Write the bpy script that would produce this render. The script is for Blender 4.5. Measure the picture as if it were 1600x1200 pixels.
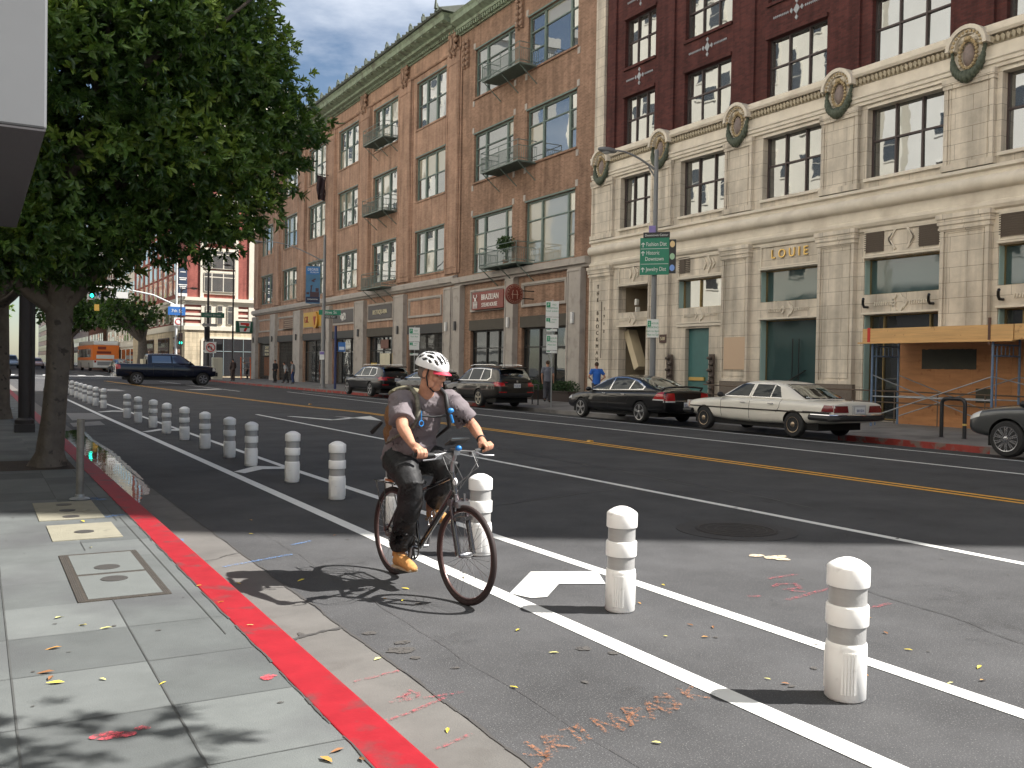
import bpy, bmesh, math, random
from math import radians as R, sin, cos, pi, sqrt, atan2
from mathutils import Vector, Matrix, noise as mnoise
from mathutils.bvhtree import BVHTree
random.seed(11)
S = bpy.context.scene
for _o in list(bpy.data.objects): bpy.data.objects.remove(_o)
COL = S.collection
# ------------------------------------------------------------------ camera
camd = bpy.data.cameras.new('camera'); cam = bpy.data.objects.new('camera', camd); COL.objects.link(cam)
yaw, pit, rol = R(29.8743), R(0.9405), R(0.9613)
Fv = Vector((sin(yaw)*cos(pit), cos(yaw)*cos(pit), -sin(pit)))
R0 = Vector((cos(yaw), -sin(yaw), 0)); U0 = R0.cross(Fv)
Rv = R0*cos(rol)+U0*sin(rol); Uv = -R0*sin(rol)+U0*cos(rol)
cam.matrix_world = Matrix(((Rv.x,Uv.x,-Fv.x,0),(Rv.y,Uv.y,-Fv.y,0),(Rv.z,Uv.z,-Fv.z,1.638),(0,0,0,1)))
camd.sensor_width = 36; camd.lens = 36*1456.5/1600; camd.clip_start = .05; camd.clip_end = 4000
S.camera = cam
# ------------------------------------------------------------------ world, sun, exposure
sundir = Vector((0.868*cos(R(49)), -0.497*cos(R(49)), sin(R(49))))
W_ = bpy.data.worlds.new('World'); S.world = W_; W_.use_nodes = True
nt = W_.node_tree; N = nt.nodes; L = nt.links; N.clear()
wo = N.new('ShaderNodeOutputWorld'); bg = N.new('ShaderNodeBackground'); sky = N.new('ShaderNodeTexSky')
sky.sky_type = 'NISHITA'; sky.sun_disc = False; sky.sun_elevation = R(49); sky.sun_rotation = atan2(sundir.x, sundir.y)
sky.air_density = 1.0; sky.dust_density = .6; sky.ozone_density = 1.2
tc = N.new('ShaderNodeTexCoord'); mp = N.new('ShaderNodeMapping'); mp.inputs['Scale'].default_value = (1.1, 1.1, 3.2)
mp.inputs['Location'].default_value = (.35, .2, .1)
cn = N.new('ShaderNodeTexNoise'); cn.inputs['Scale'].default_value = 2.1; cn.inputs['Detail'].default_value = 9; cn.inputs['Roughness'].default_value = .56
cr = N.new('ShaderNodeValToRGB'); cr.color_ramp.elements[0].position = .50; cr.color_ramp.elements[1].position = .72
cm = N.new('ShaderNodeMix'); cm.data_type = 'RGBA'; cm.inputs['B'].default_value = (9.0, 9.5, 10.4, 1)
L.new(tc.outputs['Generated'], mp.inputs['Vector']); L.new(mp.outputs[0], cn.inputs['Vector']); L.new(cn.outputs['Fac'], cr.inputs[0])
L.new(cr.outputs[0], cm.inputs['Factor']); L.new(sky.outputs[0], cm.inputs['A']); L.new(cm.outputs['Result'], bg.inputs[0])
bg.inputs[1].default_value = .052
L.new(bg.outputs[0], wo.inputs[0])
sd = bpy.data.lights.new('sun', 'SUN'); sd.energy = 5.0; sd.angle = R(.55); sd.color = (1, .965, .915)
so = bpy.data.objects.new('sun', sd); COL.objects.link(so); so.rotation_euler = sundir.to_track_quat('Z', 'Y').to_euler(); so.location = (30, -20, 60)
S.view_settings.view_transform = 'Standard'; S.view_settings.look = 'None'; S.view_settings.gamma = 1; S.view_settings.exposure = 1.2
S.render.engine = 'CYCLES'; S.render.resolution_x = 1024; S.render.resolution_y = 768
S.cycles.use_denoising = True; S.cycles.max_bounces = 6; S.cycles.diffuse_bounces = 3; S.cycles.glossy_bounces = 4; S.cycles.transparent_max_bounces = 8
S.cycles.sample_clamp_indirect = 6
# ------------------------------------------------------------------ helpers
def tag(o, label=None, cat=None, group=None, kind=None):
    if label: o['label'] = label
    if cat: o['category'] = cat
    if group: o['group'] = group
    if kind: o['kind'] = kind
    return o
WL = {}
def empty(name, loc=(0,0,0), rz=0, label=None, cat=None, group=None):
    o = bpy.data.objects.new(name, None); COL.objects.link(o); o.location = loc; o.rotation_euler = (0,0,rz)
    o.empty_display_size = .2; WL[o.name] = Vector(loc); return tag(o, label, cat, group)
def wloc(o):
    if o is None: return Vector((0,0,0))
    return WL.get(o.name, Vector((0,0,0)))
class MB:
    def __init__(s): s.v=[]; s.f=[]; s.m=[]
    def add(s, vs, fs, m=0):
        b=len(s.v); s.v += [tuple(v) for v in vs]
        for f in fs: s.f.append(tuple(b+i for i in f)); s.m.append(m)
        return s
    def box(s, x0,x1,y0,y1,z0,z1,m=0,skip=''):
        vs=[(x0,y0,z0),(x1,y0,z0),(x1,y1,z0),(x0,y1,z0),(x0,y0,z1),(x1,y0,z1),(x1,y1,z1),(x0,y1,z1)]
        return s.add(vs,[(0,3,2,1),(4,5,6,7),(0,1,5,4),(1,2,6,5),(2,3,7,6),(3,0,4,7)],m)
    def obox(s, c, ax, ay, az, m=0):   # centre and three half-axis vectors
        c=Vector(c); ax=Vector(ax); ay=Vector(ay); az=Vector(az)
        vs=[c+ax*i+ay*j+az*k for k in (-1,1) for i,j in ((-1,-1),(1,-1),(1,1),(-1,1))]
        return s.add(vs,[(0,3,2,1),(4,5,6,7),(0,1,5,4),(1,2,6,5),(2,3,7,6),(3,0,4,7)],m)
    def quad(s,a,b,c,d,m=0): return s.add([a,b,c,d],[(0,1,2,3)],m)
    def tube(s, pts, r, n=8, m=0, cap=True):
        pts=[Vector(p) for p in pts]; k=len(pts); rs = r if isinstance(r,(list,tuple)) else [r]*k
        vs=[]; prev=None
        for i,p in enumerate(pts):
            t=(pts[min(i+1,k-1)]-pts[max(i-1,0)])
            if t.length<1e-9: t=Vector((0,0,1))
            t.normalize()
            if prev is None:
                u=t.orthogonal().normalized()
            else:
                u=prev-t*prev.dot(t)
                u = u.normalized() if u.length>1e-6 else t.orthogonal().normalized()
            prev=u; w=t.cross(u)
            for j in range(n):
                a=2*pi*j/n; vs.append(p+(u*cos(a)+w*sin(a))*rs[i])
        fs=[(i*n+j, i*n+(j+1)%n, (i+1)*n+(j+1)%n, (i+1)*n+j) for i in range(k-1) for j in range(n)]
        if cap: fs += [tuple(range(n-1,-1,-1)), tuple((k-1)*n+j for j in range(n))]
        return s.add(vs,fs,m)
    def lathe(s, prof, c=(0,0,0), n=20, m=0, axis='z', cap=True):
        vs=[]; c=Vector(c)
        for r,h in prof:
            for j in range(n):
                a=2*pi*j/n; x,y=r*cos(a),r*sin(a)
                p = Vector((x,y,h)) if axis=='z' else (Vector((h,x,y)) if axis=='x' else Vector((x,h,y)))
                vs.append(c+p)
        k=len(prof)
        if axis=='y': fs=[(i*n+j,(i+1)*n+j,(i+1)*n+(j+1)%n,i*n+(j+1)%n) for i in range(k-1) for j in range(n)]
        else: fs=[(i*n+j, i*n+(j+1)%n, (i+1)*n+(j+1)%n, (i+1)*n+j) for i in range(k-1) for j in range(n)]
        if cap:
            a=tuple(range(n-1,-1,-1)); b=tuple((k-1)*n+j for j in range(n))
            fs += [a,b] if axis!='y' else [a[::-1],b[::-1]]
        return s.add(vs,fs,m)
    def prism(s, poly, axis, a, b, m=0):  # poly in the two other axes (x->yz, y->xz, z->xy)
        def P(u,v,w): return (w,u,v) if axis=='x' else ((u,w,v) if axis=='y' else (u,v,w))
        n=len(poly); vs=[P(u,v,a) for u,v in poly]+[P(u,v,b) for u,v in poly]
        fs=[tuple(range(n-1,-1,-1)), tuple(range(n,2*n))]+[(i,(i+1)%n,n+(i+1)%n,n+i) for i in range(n)]
        return s.add(vs,fs,m)
    def ell(s, c, r, n=12, k=8, m=0, mat=None):
        vs=[]; c=Vector(c)
        for i in range(k+1):
            t=pi*i/k
            for j in range(n):
                a=2*pi*j/n; p=Vector((r[0]*sin(t)*cos(a), r[1]*sin(t)*sin(a), r[2]*cos(t)))
                if mat: p=mat@p
                vs.append(c+p)
        fs=[(i*n+j,(i+1)*n+j,(i+1)*n+(j+1)%n,i*n+(j+1)%n) for i in range(k) for j in range(n)]
        return s.add(vs,fs,m)
    def mesh(s, name, mats, smooth=None, off=Vector((0,0,0)), fixn=True):
        me=bpy.data.meshes.new(name)
        me.from_pydata([(v[0]-off.x,v[1]-off.y,v[2]-off.z) for v in s.v],[],s.f)
        if not isinstance(mats,(list,tuple)): mats=[mats]
        for m in mats: me.materials.append(m)
        me.polygons.foreach_set('material_index', s.m)
        me.validate(); 
        if fixn:
            bm=bmesh.new(); bm.from_mesh(me); bmesh.ops.recalc_face_normals(bm, faces=bm.faces); bm.to_mesh(me); bm.free()
        if smooth is not None:
            me.polygons.foreach_set('use_smooth',[True]*len(me.polygons))
            if smooth<180: me.set_sharp_from_angle(angle=R(smooth))
        me.update(); return me
    def build(s, name, mats, parent=None, smooth=None, bevel=0, fixn=True):
        off=wloc(parent)
        me=s.mesh(name, mats, smooth, off, fixn)
        o=bpy.data.objects.new(name, me); COL.objects.link(o)
        if parent is not None: o.parent=parent
        WL[o.name]=off.copy()
        if bevel:
            md=o.modifiers.new('bevel','BEVEL'); md.width=bevel; md.segments=2; md.limit_method='ANGLE'; md.angle_limit=R(35)
        return o
def struct(o): o['kind']='structure'; return o
def copytree(o, parent=None):
    c=o.copy(); COL.objects.link(c)
    if parent is not None: c.parent=parent
    for ch in list(o.children):
        copytree(ch, c)
    return c
def place(o, loc, rz=0, label=None, sc=None):
    o.location=loc; o.rotation_euler=(0,0,rz)
    if sc: o.scale=(sc,sc,sc)
    if label: o['label']=label
    return o
# ---- materials
MATS={}
def nd(t, nt): return nt.nodes.new('ShaderNode'+t)
def M(name, col, rough=.6, metal=0, var=0, vscale=3., bump=0, bscale=40., spec=.5, coat=0, dark=None, dscale=1., dthr=(.5,.7), emit=0, aniso=None, trans=0, alpha=None, detail=5, bdist=.02):
    if name in MATS: return MATS[name]
    m=bpy.data.materials.new(name); m.use_nodes=True; nt=m.node_tree; b=nt.nodes['Principled BSDF']; MATS[name]=m
    b.inputs['Roughness'].default_value=rough; b.inputs['Metallic'].default_value=metal
    b.inputs['Specular IOR Level'].default_value=spec; b.inputs['Coat Weight'].default_value=coat; b.inputs['Coat Roughness'].default_value=.04
    c4=(*col,1); b.inputs['Base Color'].default_value=c4
    tcn=nd('TexCoord',nt); src=tcn.outputs['Object']; out=None
    if var:
        mp=nd('Mapping',nt); nt.links.new(src,mp.inputs[0])
        if aniso: mp.inputs['Scale'].default_value=aniso
        n=nd('TexNoise',nt); n.inputs['Scale'].default_value=vscale; n.inputs['Detail'].default_value=detail; n.inputs['Roughness'].default_value=.65
        nt.links.new(mp.outputs[0],n.inputs['Vector'])
        mr=nd('MapRange',nt); mr.inputs['From Min'].default_value=.25; mr.inputs['From Max'].default_value=.75
        mr.inputs['To Min'].default_value=1-var; mr.inputs['To Max'].default_value=1+var; nt.links.new(n.outputs['Fac'],mr.inputs['Value'])
        mx=nd('Mix',nt); mx.data_type='RGBA'; mx.blend_type='MULTIPLY'; mx.inputs['Factor'].default_value=1; mx.inputs['A'].default_value=c4
        cb=nd('CombineColor',nt)
        for i in range(3): nt.links.new(mr.outputs[0],cb.inputs[i])
        nt.links.new(cb.outputs[0],mx.inputs['B']); out=mx.outputs['Result']
    if dark:
        n=nd('TexNoise',nt); n.inputs['Scale'].default_value=dscale; n.inputs['Detail'].default_value=6; nt.links.new(src,n.inputs['Vector'])
        rp=nd('ValToRGB',nt); rp.color_ramp.elements[0].position=dthr[0]; rp.color_ramp.elements[1].position=dthr[1]; nt.links.new(n.outputs['Fac'],rp.inputs[0])
        mx=nd('Mix',nt); mx.data_type='RGBA'; mx.inputs['B'].default_value=(*dark,1); mx.inputs['A'].default_value=c4
        if out: nt.links.new(out,mx.inputs['A'])
        nt.links.new(rp.outputs[0],mx.inputs['Factor']); out=mx.outputs['Result']
    if out: nt.links.new(out,b.inputs['Base Color'])
    if bump:
        n=nd('TexNoise',nt); n.inputs['Scale'].default_value=bscale; n.inputs['Detail'].default_value=4; nt.links.new(src,n.inputs['Vector'])
        bp=nd('Bump',nt); bp.inputs['Strength'].default_value=bump; bp.inputs['Distance'].default_value=bdist; nt.links.new(n.outputs['Fac'],bp.inputs['Height']); nt.links.new(bp.outputs[0],b.inputs['Normal'])
    if emit: b.inputs['Emission Color'].default_value=c4; b.inputs['Emission Strength'].default_value=emit
    if trans: b.inputs['Transmission Weight'].default_value=trans
    if alpha:   # (scale, lo, hi): worn-away paint
        n=nd('TexNoise',nt); n.inputs['Scale'].default_value=alpha[0]; n.inputs['Detail'].default_value=6; n.inputs['Roughness'].default_value=.7; nt.links.new(src,n.inputs['Vector'])
        rp=nd('MapRange',nt); rp.inputs['From Min'].default_value=alpha[1]; rp.inputs['From Max'].default_value=alpha[2]; nt.links.new(n.outputs['Fac'],rp.inputs['Value']); nt.links.new(rp.outputs[0],b.inputs['Alpha'])
    return m
def brickmat(name, c1, c2, mortar, sc=1., rough=.85, horiz='y'):
    if name in MATS: return MATS[name]
    m=bpy.data.materials.new(name); m.use_nodes=True; nt=m.node_tree; b=nt.nodes['Principled BSDF']; MATS[name]=m
    b.inputs['Roughness'].default_value=rough; b.inputs['Specular IOR Level'].default_value=.25
    t=nd('TexCoord',nt); sp=nd('SeparateXYZ',nt); cb=nd('CombineXYZ',nt); nt.links.new(t.outputs['Object'],sp.inputs[0])
    ad=nd('Math',nt); ad.operation='ADD'; nt.links.new(sp.outputs['X'],ad.inputs[0]); nt.links.new(sp.outputs['Y'],ad.inputs[1])
    nt.links.new(ad.outputs[0],cb.inputs['X']); nt.links.new(sp.outputs['Z'],cb.inputs['Y'])
    br=nd('TexBrick',nt); nt.links.new(cb.outputs[0],br.inputs['Vector']); br.inputs['Scale'].default_value=1
    br.inputs['Brick Width'].default_value=.23*sc; br.inputs['Row Height'].default_value=.075*sc; br.inputs['Mortar Size'].default_value=.007*sc; br.inputs['Mortar Smooth'].default_value=.3
    br.inputs['Color1'].default_value=(*c1,1); br.inputs['Color2'].default_value=(*c2,1); br.inputs['Mortar'].default_value=(*mortar,1); br.inputs['Bias'].default_value=-.1
    n=nd('TexNoise',nt); n.inputs['Scale'].default_value=.7; n.inputs['Detail'].default_value=8; n.inputs['Roughness'].default_value=.7; nt.links.new(t.outputs['Object'],n.inputs['Vector'])
    mr=nd('MapRange',nt); mr.inputs['From Min'].default_value=.3; mr.inputs['From Max'].default_value=.7; mr.inputs['To Min'].default_value=.72; mr.inputs['To Max'].default_value=1.22; nt.links.new(n.outputs['Fac'],mr.inputs['Value'])
    mx=nd('Mix',nt); mx.data_type='RGBA'; mx.blend_type='MULTIPLY'; mx.inputs['Factor'].default_value=1
    nt.links.new(br.outputs['Color'],mx.inputs['A']); nt.links.new(mr.outputs[0],mx.inputs['B']); mpz=nd('Mapping',nt); mpz.inputs['Scale'].default_value=(2.2,2.2,.16); nz=nd('TexNoise',nt); nz.inputs['Scale'].default_value=1.1; nz.inputs['Detail'].default_value=5; nt.links.new(t.outputs['Object'],mpz.inputs[0]); nt.links.new(mpz.outputs[0],nz.inputs['Vector'])
    mrz=nd('MapRange',nt); mrz.inputs['From Min'].default_value=.42; mrz.inputs['From Max'].default_value=.68; mrz.inputs['To Min'].default_value=1.06; mrz.inputs['To Max'].default_value=.70; nt.links.new(nz.outputs['Fac'],mrz.inputs['Value'])
    my=nd('Mix',nt); my.data_type='RGBA'; my.blend_type='MULTIPLY'; my.inputs['Factor'].default_value=1; nt.links.new(mx.outputs['Result'],my.inputs['A']); nt.links.new(mrz.outputs[0],my.inputs['B']); nt.links.new(my.outputs['Result'],b.inputs['Base Color'])
    bp=nd('Bump',nt); bp.inputs['Strength'].default_value=.35; bp.inputs['Distance'].default_value=.01; bp.invert=True; nt.links.new(br.outputs['Fac'],bp.inputs['Height']); nt.links.new(bp.outputs[0],b.inputs['Normal'])
    return m
def stonemat(name, col, joint, w=1.15, h=.42, jw=.012, rough=.7, var=.14):
    if name in MATS: return MATS[name]
    m=brickmat(name, col, tuple(c*.93 for c in col), joint, 1, rough); br=[n for n in m.node_tree.nodes if n.type=='TEX_BRICK'][0]
    br.inputs['Brick Width'].default_value=w; br.inputs['Row Height'].default_value=h; br.inputs['Mortar Size'].default_value=jw; br.offset=.5
    return m
def glassmat(name, col, rough=.02, wav=.15, wscale=1.2, refl=.5, tint=(.93,.96,.95)):
    if name in MATS: return MATS[name]
    m=bpy.data.materials.new(name); m.use_nodes=True; nt=m.node_tree; b=nt.nodes['Principled BSDF']; MATS[name]=m
    b.inputs['Base Color'].default_value=(*col,1); b.inputs['Roughness'].default_value=.5; b.inputs['Specular IOR Level'].default_value=.2
    g=nd('BsdfGlossy',nt); g.inputs['Roughness'].default_value=rough; g.inputs['Color'].default_value=(*tint,1)
    t=nd('TexCoord',nt); n=nd('TexNoise',nt); n.inputs['Scale'].default_value=wscale; n.inputs['Detail'].default_value=2.5; nt.links.new(t.outputs['Object'],n.inputs['Vector'])
    bp=nd('Bump',nt); bp.inputs['Strength'].default_value=wav; bp.inputs['Distance'].default_value=.1; nt.links.new(n.outputs['Fac'],bp.inputs['Height']); nt.links.new(bp.outputs[0],g.inputs['Normal'])
    fr=nd('Fresnel',nt); fr.inputs['IOR'].default_value=1.5
    ma=nd('Math',nt); ma.operation='MULTIPLY_ADD'; ma.inputs[1].default_value=1-refl; ma.inputs[2].default_value=refl; nt.links.new(fr.outputs[0],ma.inputs[0])
    ms=nd('MixShader',nt); nt.links.new(ma.outputs[0],ms.inputs[0]); nt.links.new(b.outputs[0],ms.inputs[1]); nt.links.new(g.outputs[0],ms.inputs[2])
    nt.links.new(ms.outputs[0], nt.nodes['Material Output'].inputs[0]); return m
TS=bpy.data.scenes.new('workshop')
def evalmesh(o,extra=()):
    for q in (o,)+tuple(extra): TS.collection.objects.link(q)
    with bpy.context.temp_override(scene=TS,view_layer=TS.view_layers[0]):
        dg=bpy.context.evaluated_depsgraph_get(); me=bpy.data.meshes.new_from_object(o.evaluated_get(dg))
    for q in (o,)+tuple(extra): TS.collection.objects.unlink(q)
    return me
def text(body, size, loc, rot, m, depth=.01, parent=None, name='lettering', align='CENTER', sx=1, font_shear=0, space=1):
    cu=bpy.data.curves.new(name,'FONT'); cu.body=body; cu.size=size; cu.extrude=depth; cu.align_x=align; cu.align_y='CENTER'; cu.space_character=space; cu.shear=font_shear
    cu.resolution_u=3
    o=bpy.data.objects.new('tmp',cu); me=evalmesh(o); bpy.data.objects.remove(o)
    T=Matrix.Translation(Vector(loc)-wloc(parent))@rot.to_4x4()@Matrix.Diagonal((sx,1,1,1)); me.transform(T); me.materials.clear(); me.materials.append(m)
    o=bpy.data.objects.new(name,me); COL.objects.link(o); WL[o.name]=wloc(parent).copy()
    if parent is not None: o.parent=parent
    return o
def basis(u, v):  # text plane: u = reading direction, v = up
    u=Vector(u).normalized(); v=Vector(v).normalized(); w=u.cross(v)
    return Matrix(((u.x,v.x,w.x),(u.y,v.y,w.y),(u.z,v.z,w.z)))
FACE = basis((0,-1,0),(0,0,1))    # a text on a facade that faces -X, read from the street
SIDE = basis((1,0,0),(0,0,1))     # faces -Y
# ------------------------------------------------------------------ ground
asph=M('asphalt',(.068,.068,.070),.82,var=.34,vscale=.9,detail=9,bump=.6,bscale=150,dark=(.17,.17,.168),dscale=120,dthr=(.58,.68),spec=.12,bdist=.006)
asph2=M('older_asphalt',(.088,.086,.086),.8,var=.2,vscale=.8,bump=.6,bscale=170,dark=(.2,.195,.19),dscale=190,dthr=(.6,.7),spec=.35,bdist=.006)
conc=M('gutter_concrete',(.118,.112,.104),.85,var=.22,vscale=1.6,bump=.4,bscale=120,dark=(.07,.062,.055),dscale=2.2,dthr=(.58,.8),bdist=.005)
walkm=M('sidewalk_concrete',(.115,.123,.122),.8,spec=.2,var=.16,vscale=2.3,bump=.35,bscale=140,dark=(.075,.075,.08),dscale=.9,dthr=(.5,.74),bdist=.004)
walkf=M('far_sidewalk_concrete',(.2,.19,.18),.85,var=.2,vscale=1.1,bump=.3,bscale=60,dark=(.1,.095,.09),dscale=.8,dthr=(.5,.7))
redc=M('red_curb_paint',(.265,.013,.020),.6,spec=.2,var=.16,vscale=6,bump=.25,bscale=60,dark=(.10,.045,.045),dscale=5,dthr=(.55,.74),bdist=.004)
redf=M('faded_red_curb_paint',(.30,.045,.035),.7,var=.3,vscale=2,dark=(.2,.15,.13),dscale=3,dthr=(.5,.6))
whitem=M('white_road_paint',(.68,.68,.65),.6,var=.08,vscale=7,bump=.3,bscale=130,dark=(.30,.29,.28),dscale=26,dthr=(.66,.72),bdist=.003)
yelm=M('yellow_road_paint',(.70,.36,.035),.6,var=.12,vscale=4,bump=.2,bscale=90,dark=(.2,.14,.07),dscale=14,dthr=(.64,.74))
jointm=M('joint_dark',(.055,.052,.05),.9); jointw=M('joint_worn',(.06,.062,.06),.9,var=.3,vscale=2)
def sheet(name, poly, z, m, hi=0): 
    b=MB(); b.add([(x,y,z) for x,y in poly],[tuple(range(len(poly)))]); return struct(b.build(name,m))
YC0, YC1 = 99.0, 114.5       # the cross street
b=MB(); b.add([(-900,-400,-.21),(900,-400,-.21),(900,1500,-.21),(-900,1500,-.21)],[(0,1,2,3)]); struct(b.build('ground',asph2))
b=MB(); b.prism([(1.99,-.4),(20.4,-.4),(20.4,-.16),(17.75,0),(1.99,0)],'y',-60,900); struct(b.build('road',asph))
b=MB(); b.box(20.4,260,YC0+4,YC1-4,-.4,-.03); b.box(-260,1.99,YC0+4,YC1-4,-.2,-.003); struct(b.build('cross_street',asph))
b=MB(); b.box(1.56,1.99,-60,84,-.2,.001); struct(b.build('gutter',conc))
_n=walkm.node_tree; _b=_n.nodes['Principled BSDF']; _l=_b.inputs['Base Color'].links[0].from_socket
_t=nd('TexCoord',_n); _m=nd('Mapping',_n); _m.inputs['Location'].default_value=(-.15+.6*40,-3.52+.69*40,0); _k=nd('TexBrick',_n); _k.offset=0; _k.inputs['Scale'].default_value=1; _k.inputs['Brick Width'].default_value=.6; _k.inputs['Row Height'].default_value=.69
_k.inputs['Mortar Size'].default_value=0; _k.inputs['Color1'].default_value=(.80,.80,.80,1); _k.inputs['Color2'].default_value=(1.22,1.22,1.20,1); _f=nd('TexNoise',_n); _f.inputs['Scale'].default_value=260; _f.inputs['Detail'].default_value=2
_r=nd('MapRange',_n); _r.inputs['From Min'].default_value=.3; _r.inputs['From Max'].default_value=.7; _r.inputs['To Min'].default_value=.80; _r.inputs['To Max'].default_value=1.20; _x=nd('Mix',_n); _x.data_type='RGBA'; _x.blend_type='MULTIPLY'; _x.inputs['Factor'].default_value=1; _y=nd('Mix',_n); _y.data_type='RGBA'; _y.blend_type='MULTIPLY'; _y.inputs['Factor'].default_value=1
for _a,_c in ((_t.outputs['Object'],_m.inputs[0]),(_m.outputs[0],_k.inputs['Vector']),(_t.outputs['Object'],_f.inputs['Vector']),(_f.outputs['Fac'],_r.inputs['Value']),(_l,_x.inputs['A']),(_k.outputs['Color'],_x.inputs['B']),(_x.outputs['Result'],_y.inputs['A']),(_r.outputs[0],_y.inputs['B']),(_y.outputs['Result'],_b.inputs['Base Color'])): _n.links.new(_a,_c)
# near sidewalk with its red curb
def walk(name, x0,x1,y0,y1, m): b=MB(); b.box(x0,x1,y0,y1,-.2,.15); return struct(b.build(name,m))
walk('near_sidewalk',-3.6,1.285,-60,84,walkm)
b=MB(); b.prism([(1.288,-.1),(1.56,-.1),(1.535,.115),(1.50,.147),(1.288,.153)],'y',-60,84); struct(b.build('red_curb',redc,bevel=.006))
walk('near_sidewalk',-3.6,1.55,YC1+4,700,walkf)
# joints scored in the near sidewalk
b=MB()
def jl(x0,y0,x1,y1,w=.006,z=.1535,jit=0):
    d=Vector((x1-x0,y1-y0,0)); n=Vector((-d.y,d.x,0)).normalized()*w; k=max(1,int(d.length/.25)); 
    for i in range(k):
        a=Vector((x0,y0,z))+d*i/k; c=Vector((x0,y0,z))+d*(i+1)/k
        b.quad(a-n*random.uniform(.5,1.3),c-n*random.uniform(.5,1.3),c+n,a+n)
jl(.75,-20,.75,6.27,.004); jl(.15,-20,.15,40,.004); jl(.75,8.0,.75,8.4,.003); jl(.75,11.2,.75,14,.004); jl(-.5,-20,-.5,40,.006); jl(1.2,5.2,1.2,9.6,.004); jl(1.15,9.4,1.15,14,.004)
yy=3.52-.69*12
while yy<40:
    if not(6.2<yy<7.9): jl(-3.6,yy,1.283,yy,.0022)
    yy+=.69
struct(b.build('sidewalk_joint_lines',jointw))
# gutter edge, cracks
b=MB(); 
def crack(p0,p1,w,amp,seg,z):
    p0=Vector((*p0,z)); p1=Vector((*p1,z)); d=p1-p0; n=Vector((-d.y,d.x,0)).normalized(); k=max(2,int(d.length/seg)); pts=[]
    for i in range(k+1):
        e=mnoise.noise(Vector((i*.37+p0.x*7,p0.y*3,0)))*amp; pts.append(p0+d*i/k+n*e)
    for i in range(k):
        w0=w*random.uniform(.3,1.2); w1=w*random.uniform(.3,1.2)
        b.quad(pts[i]-n*w0,pts[i+1]-n*w1,pts[i+1]+n*w1,pts[i]+n*w0)
crack((1.995,-10),(2.0,40),.011,.03,.12,.005); crack((1.61,5.41),(2.0,5.57),.02,.04,.04,.006); crack((1.61,7.9),(2.0,8.14),.007,.03,.05,.006)
crack((1.6,2.2),(2.0,2.3),.01,.03,.05,.006); crack((1.6,11),(2.0,11.1),.006,.03,.05,.006)
crack((2.35,-2),(2.42,9.5),.0022,.05,.2,.006)
crack((5.2,33.5),(10.6,36.9),.04,.2,.4,.006)
for k in range(14): crack((1.283,1.0+k*.9),(1.283,1.75+k*.9),.006,.012,.08,.1545)
struct(b.build('pavement_cracks',jointm))
b=MB(); 
def blot(cx,cy,rx,ry,z,n=16,m=0):
    s=random.random()*9
    b.add([(cx+rx*cos(2*pi*i/n)*(1+.45*mnoise.noise(Vector((cos(2*pi*i/n)*1.5+s,sin(2*pi*i/n)*1.5,s)))),cy+ry*sin(2*pi*i/n)*(1+.45*mnoise.noise(Vector((cos(2*pi*i/n)*1.5+s,sin(2*pi*i/n)*1.5,s)))),z) for i in range(n)],[tuple(range(n))],m)
for x,y,rx,ry in [(2.13,4.95,.09,.06),(2.2,5.08,.05,.03),(2.1,5.35,.05,.03),(2.15,4.78,.03,.03),(1.72,5.5,.02,.05),(3.1,4.5,.05,.04),(3.2,4.35,.03,.03)]: blot(x,y,rx,ry,.0055)
for i in range(26): blot(random.uniform(.0,1.25),random.uniform(1.5,10),random.uniform(.006,.017),random.uniform(.005,.013),.1545,10)
for i in range(40): blot(random.uniform(2.1,8),random.uniform(2,9),random.uniform(.008,.03),random.uniform(.008,.03),.0055,10)
struct(b.build('pavement_stains',M('stain_dark',(.07,.065,.06),.8,alpha=(30,.3,.5))))
b=MB(); ro=random.Random(8)
for _ in range(9): blot(ro.uniform(5,15),ro.uniform(4,40),ro.uniform(.1,.35),ro.uniform(.2,.9),.0048,18)
for x,y,rx,ry in ((2.7,7.4,.25,.35),(3.0,3.6,.3,.2),(5.6,3.6,.3,.25),(6.4,4.4,.35,.3),(4.9,4.9,.12,.2),(2.5,5.0,.15,.25)): blot(x,y,rx,ry,.0048,18)
struct(b.build('oil_stains',M('oil_stain',(.028,.027,.027),.6,alpha=(5,.5,1.35))))
b=MB()

crack((8.9,8.0),(9.3,17),.008,.3,.3,.0052); crack((4.6,9.5),(7.6,10.4),.010,.15,.25,.0052); crack((5.4,2.0),(5.9,5.0),.004,.12,.2,.0052)
struct(b.build('crack_sealant',M('tar_sealant',(.025,.025,.026),.45)))
# far sidewalk, a little higher towards the buildings, and its kerb
for (y0,y1) in ((-60,YC0),(YC1+.5,700)):
    b=MB(); b.prism([(20.55,-.008),(26.5,.16),(26.5,-.4),(20.55,-.4)],'y',y0,y1); struct(b.build('far_sidewalk',walkf))
b=MB(); b.box(20.4,20.548,-60,13.2,-.4,-.01); struct(b.build('far_curb',walkf)); b=MB(); b.box(20.4,20.548,17.6,38,-.4,-.01); struct(b.build('far_curb',walkf))
b=MB(); b.box(20.4,20.548,13.2,17.6,-.4,-.006); struct(b.build('far_red_curb',redf)); b=MB(); b.box(20.4,20.548,38,YC0,-.4,-.006); struct(b.build('far_red_curb',redf)); b=MB(); b.box(20.4,20.548,YC1+.5,190,-.4,-.006); struct(b.build('far_red_curb',redf))
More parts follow.
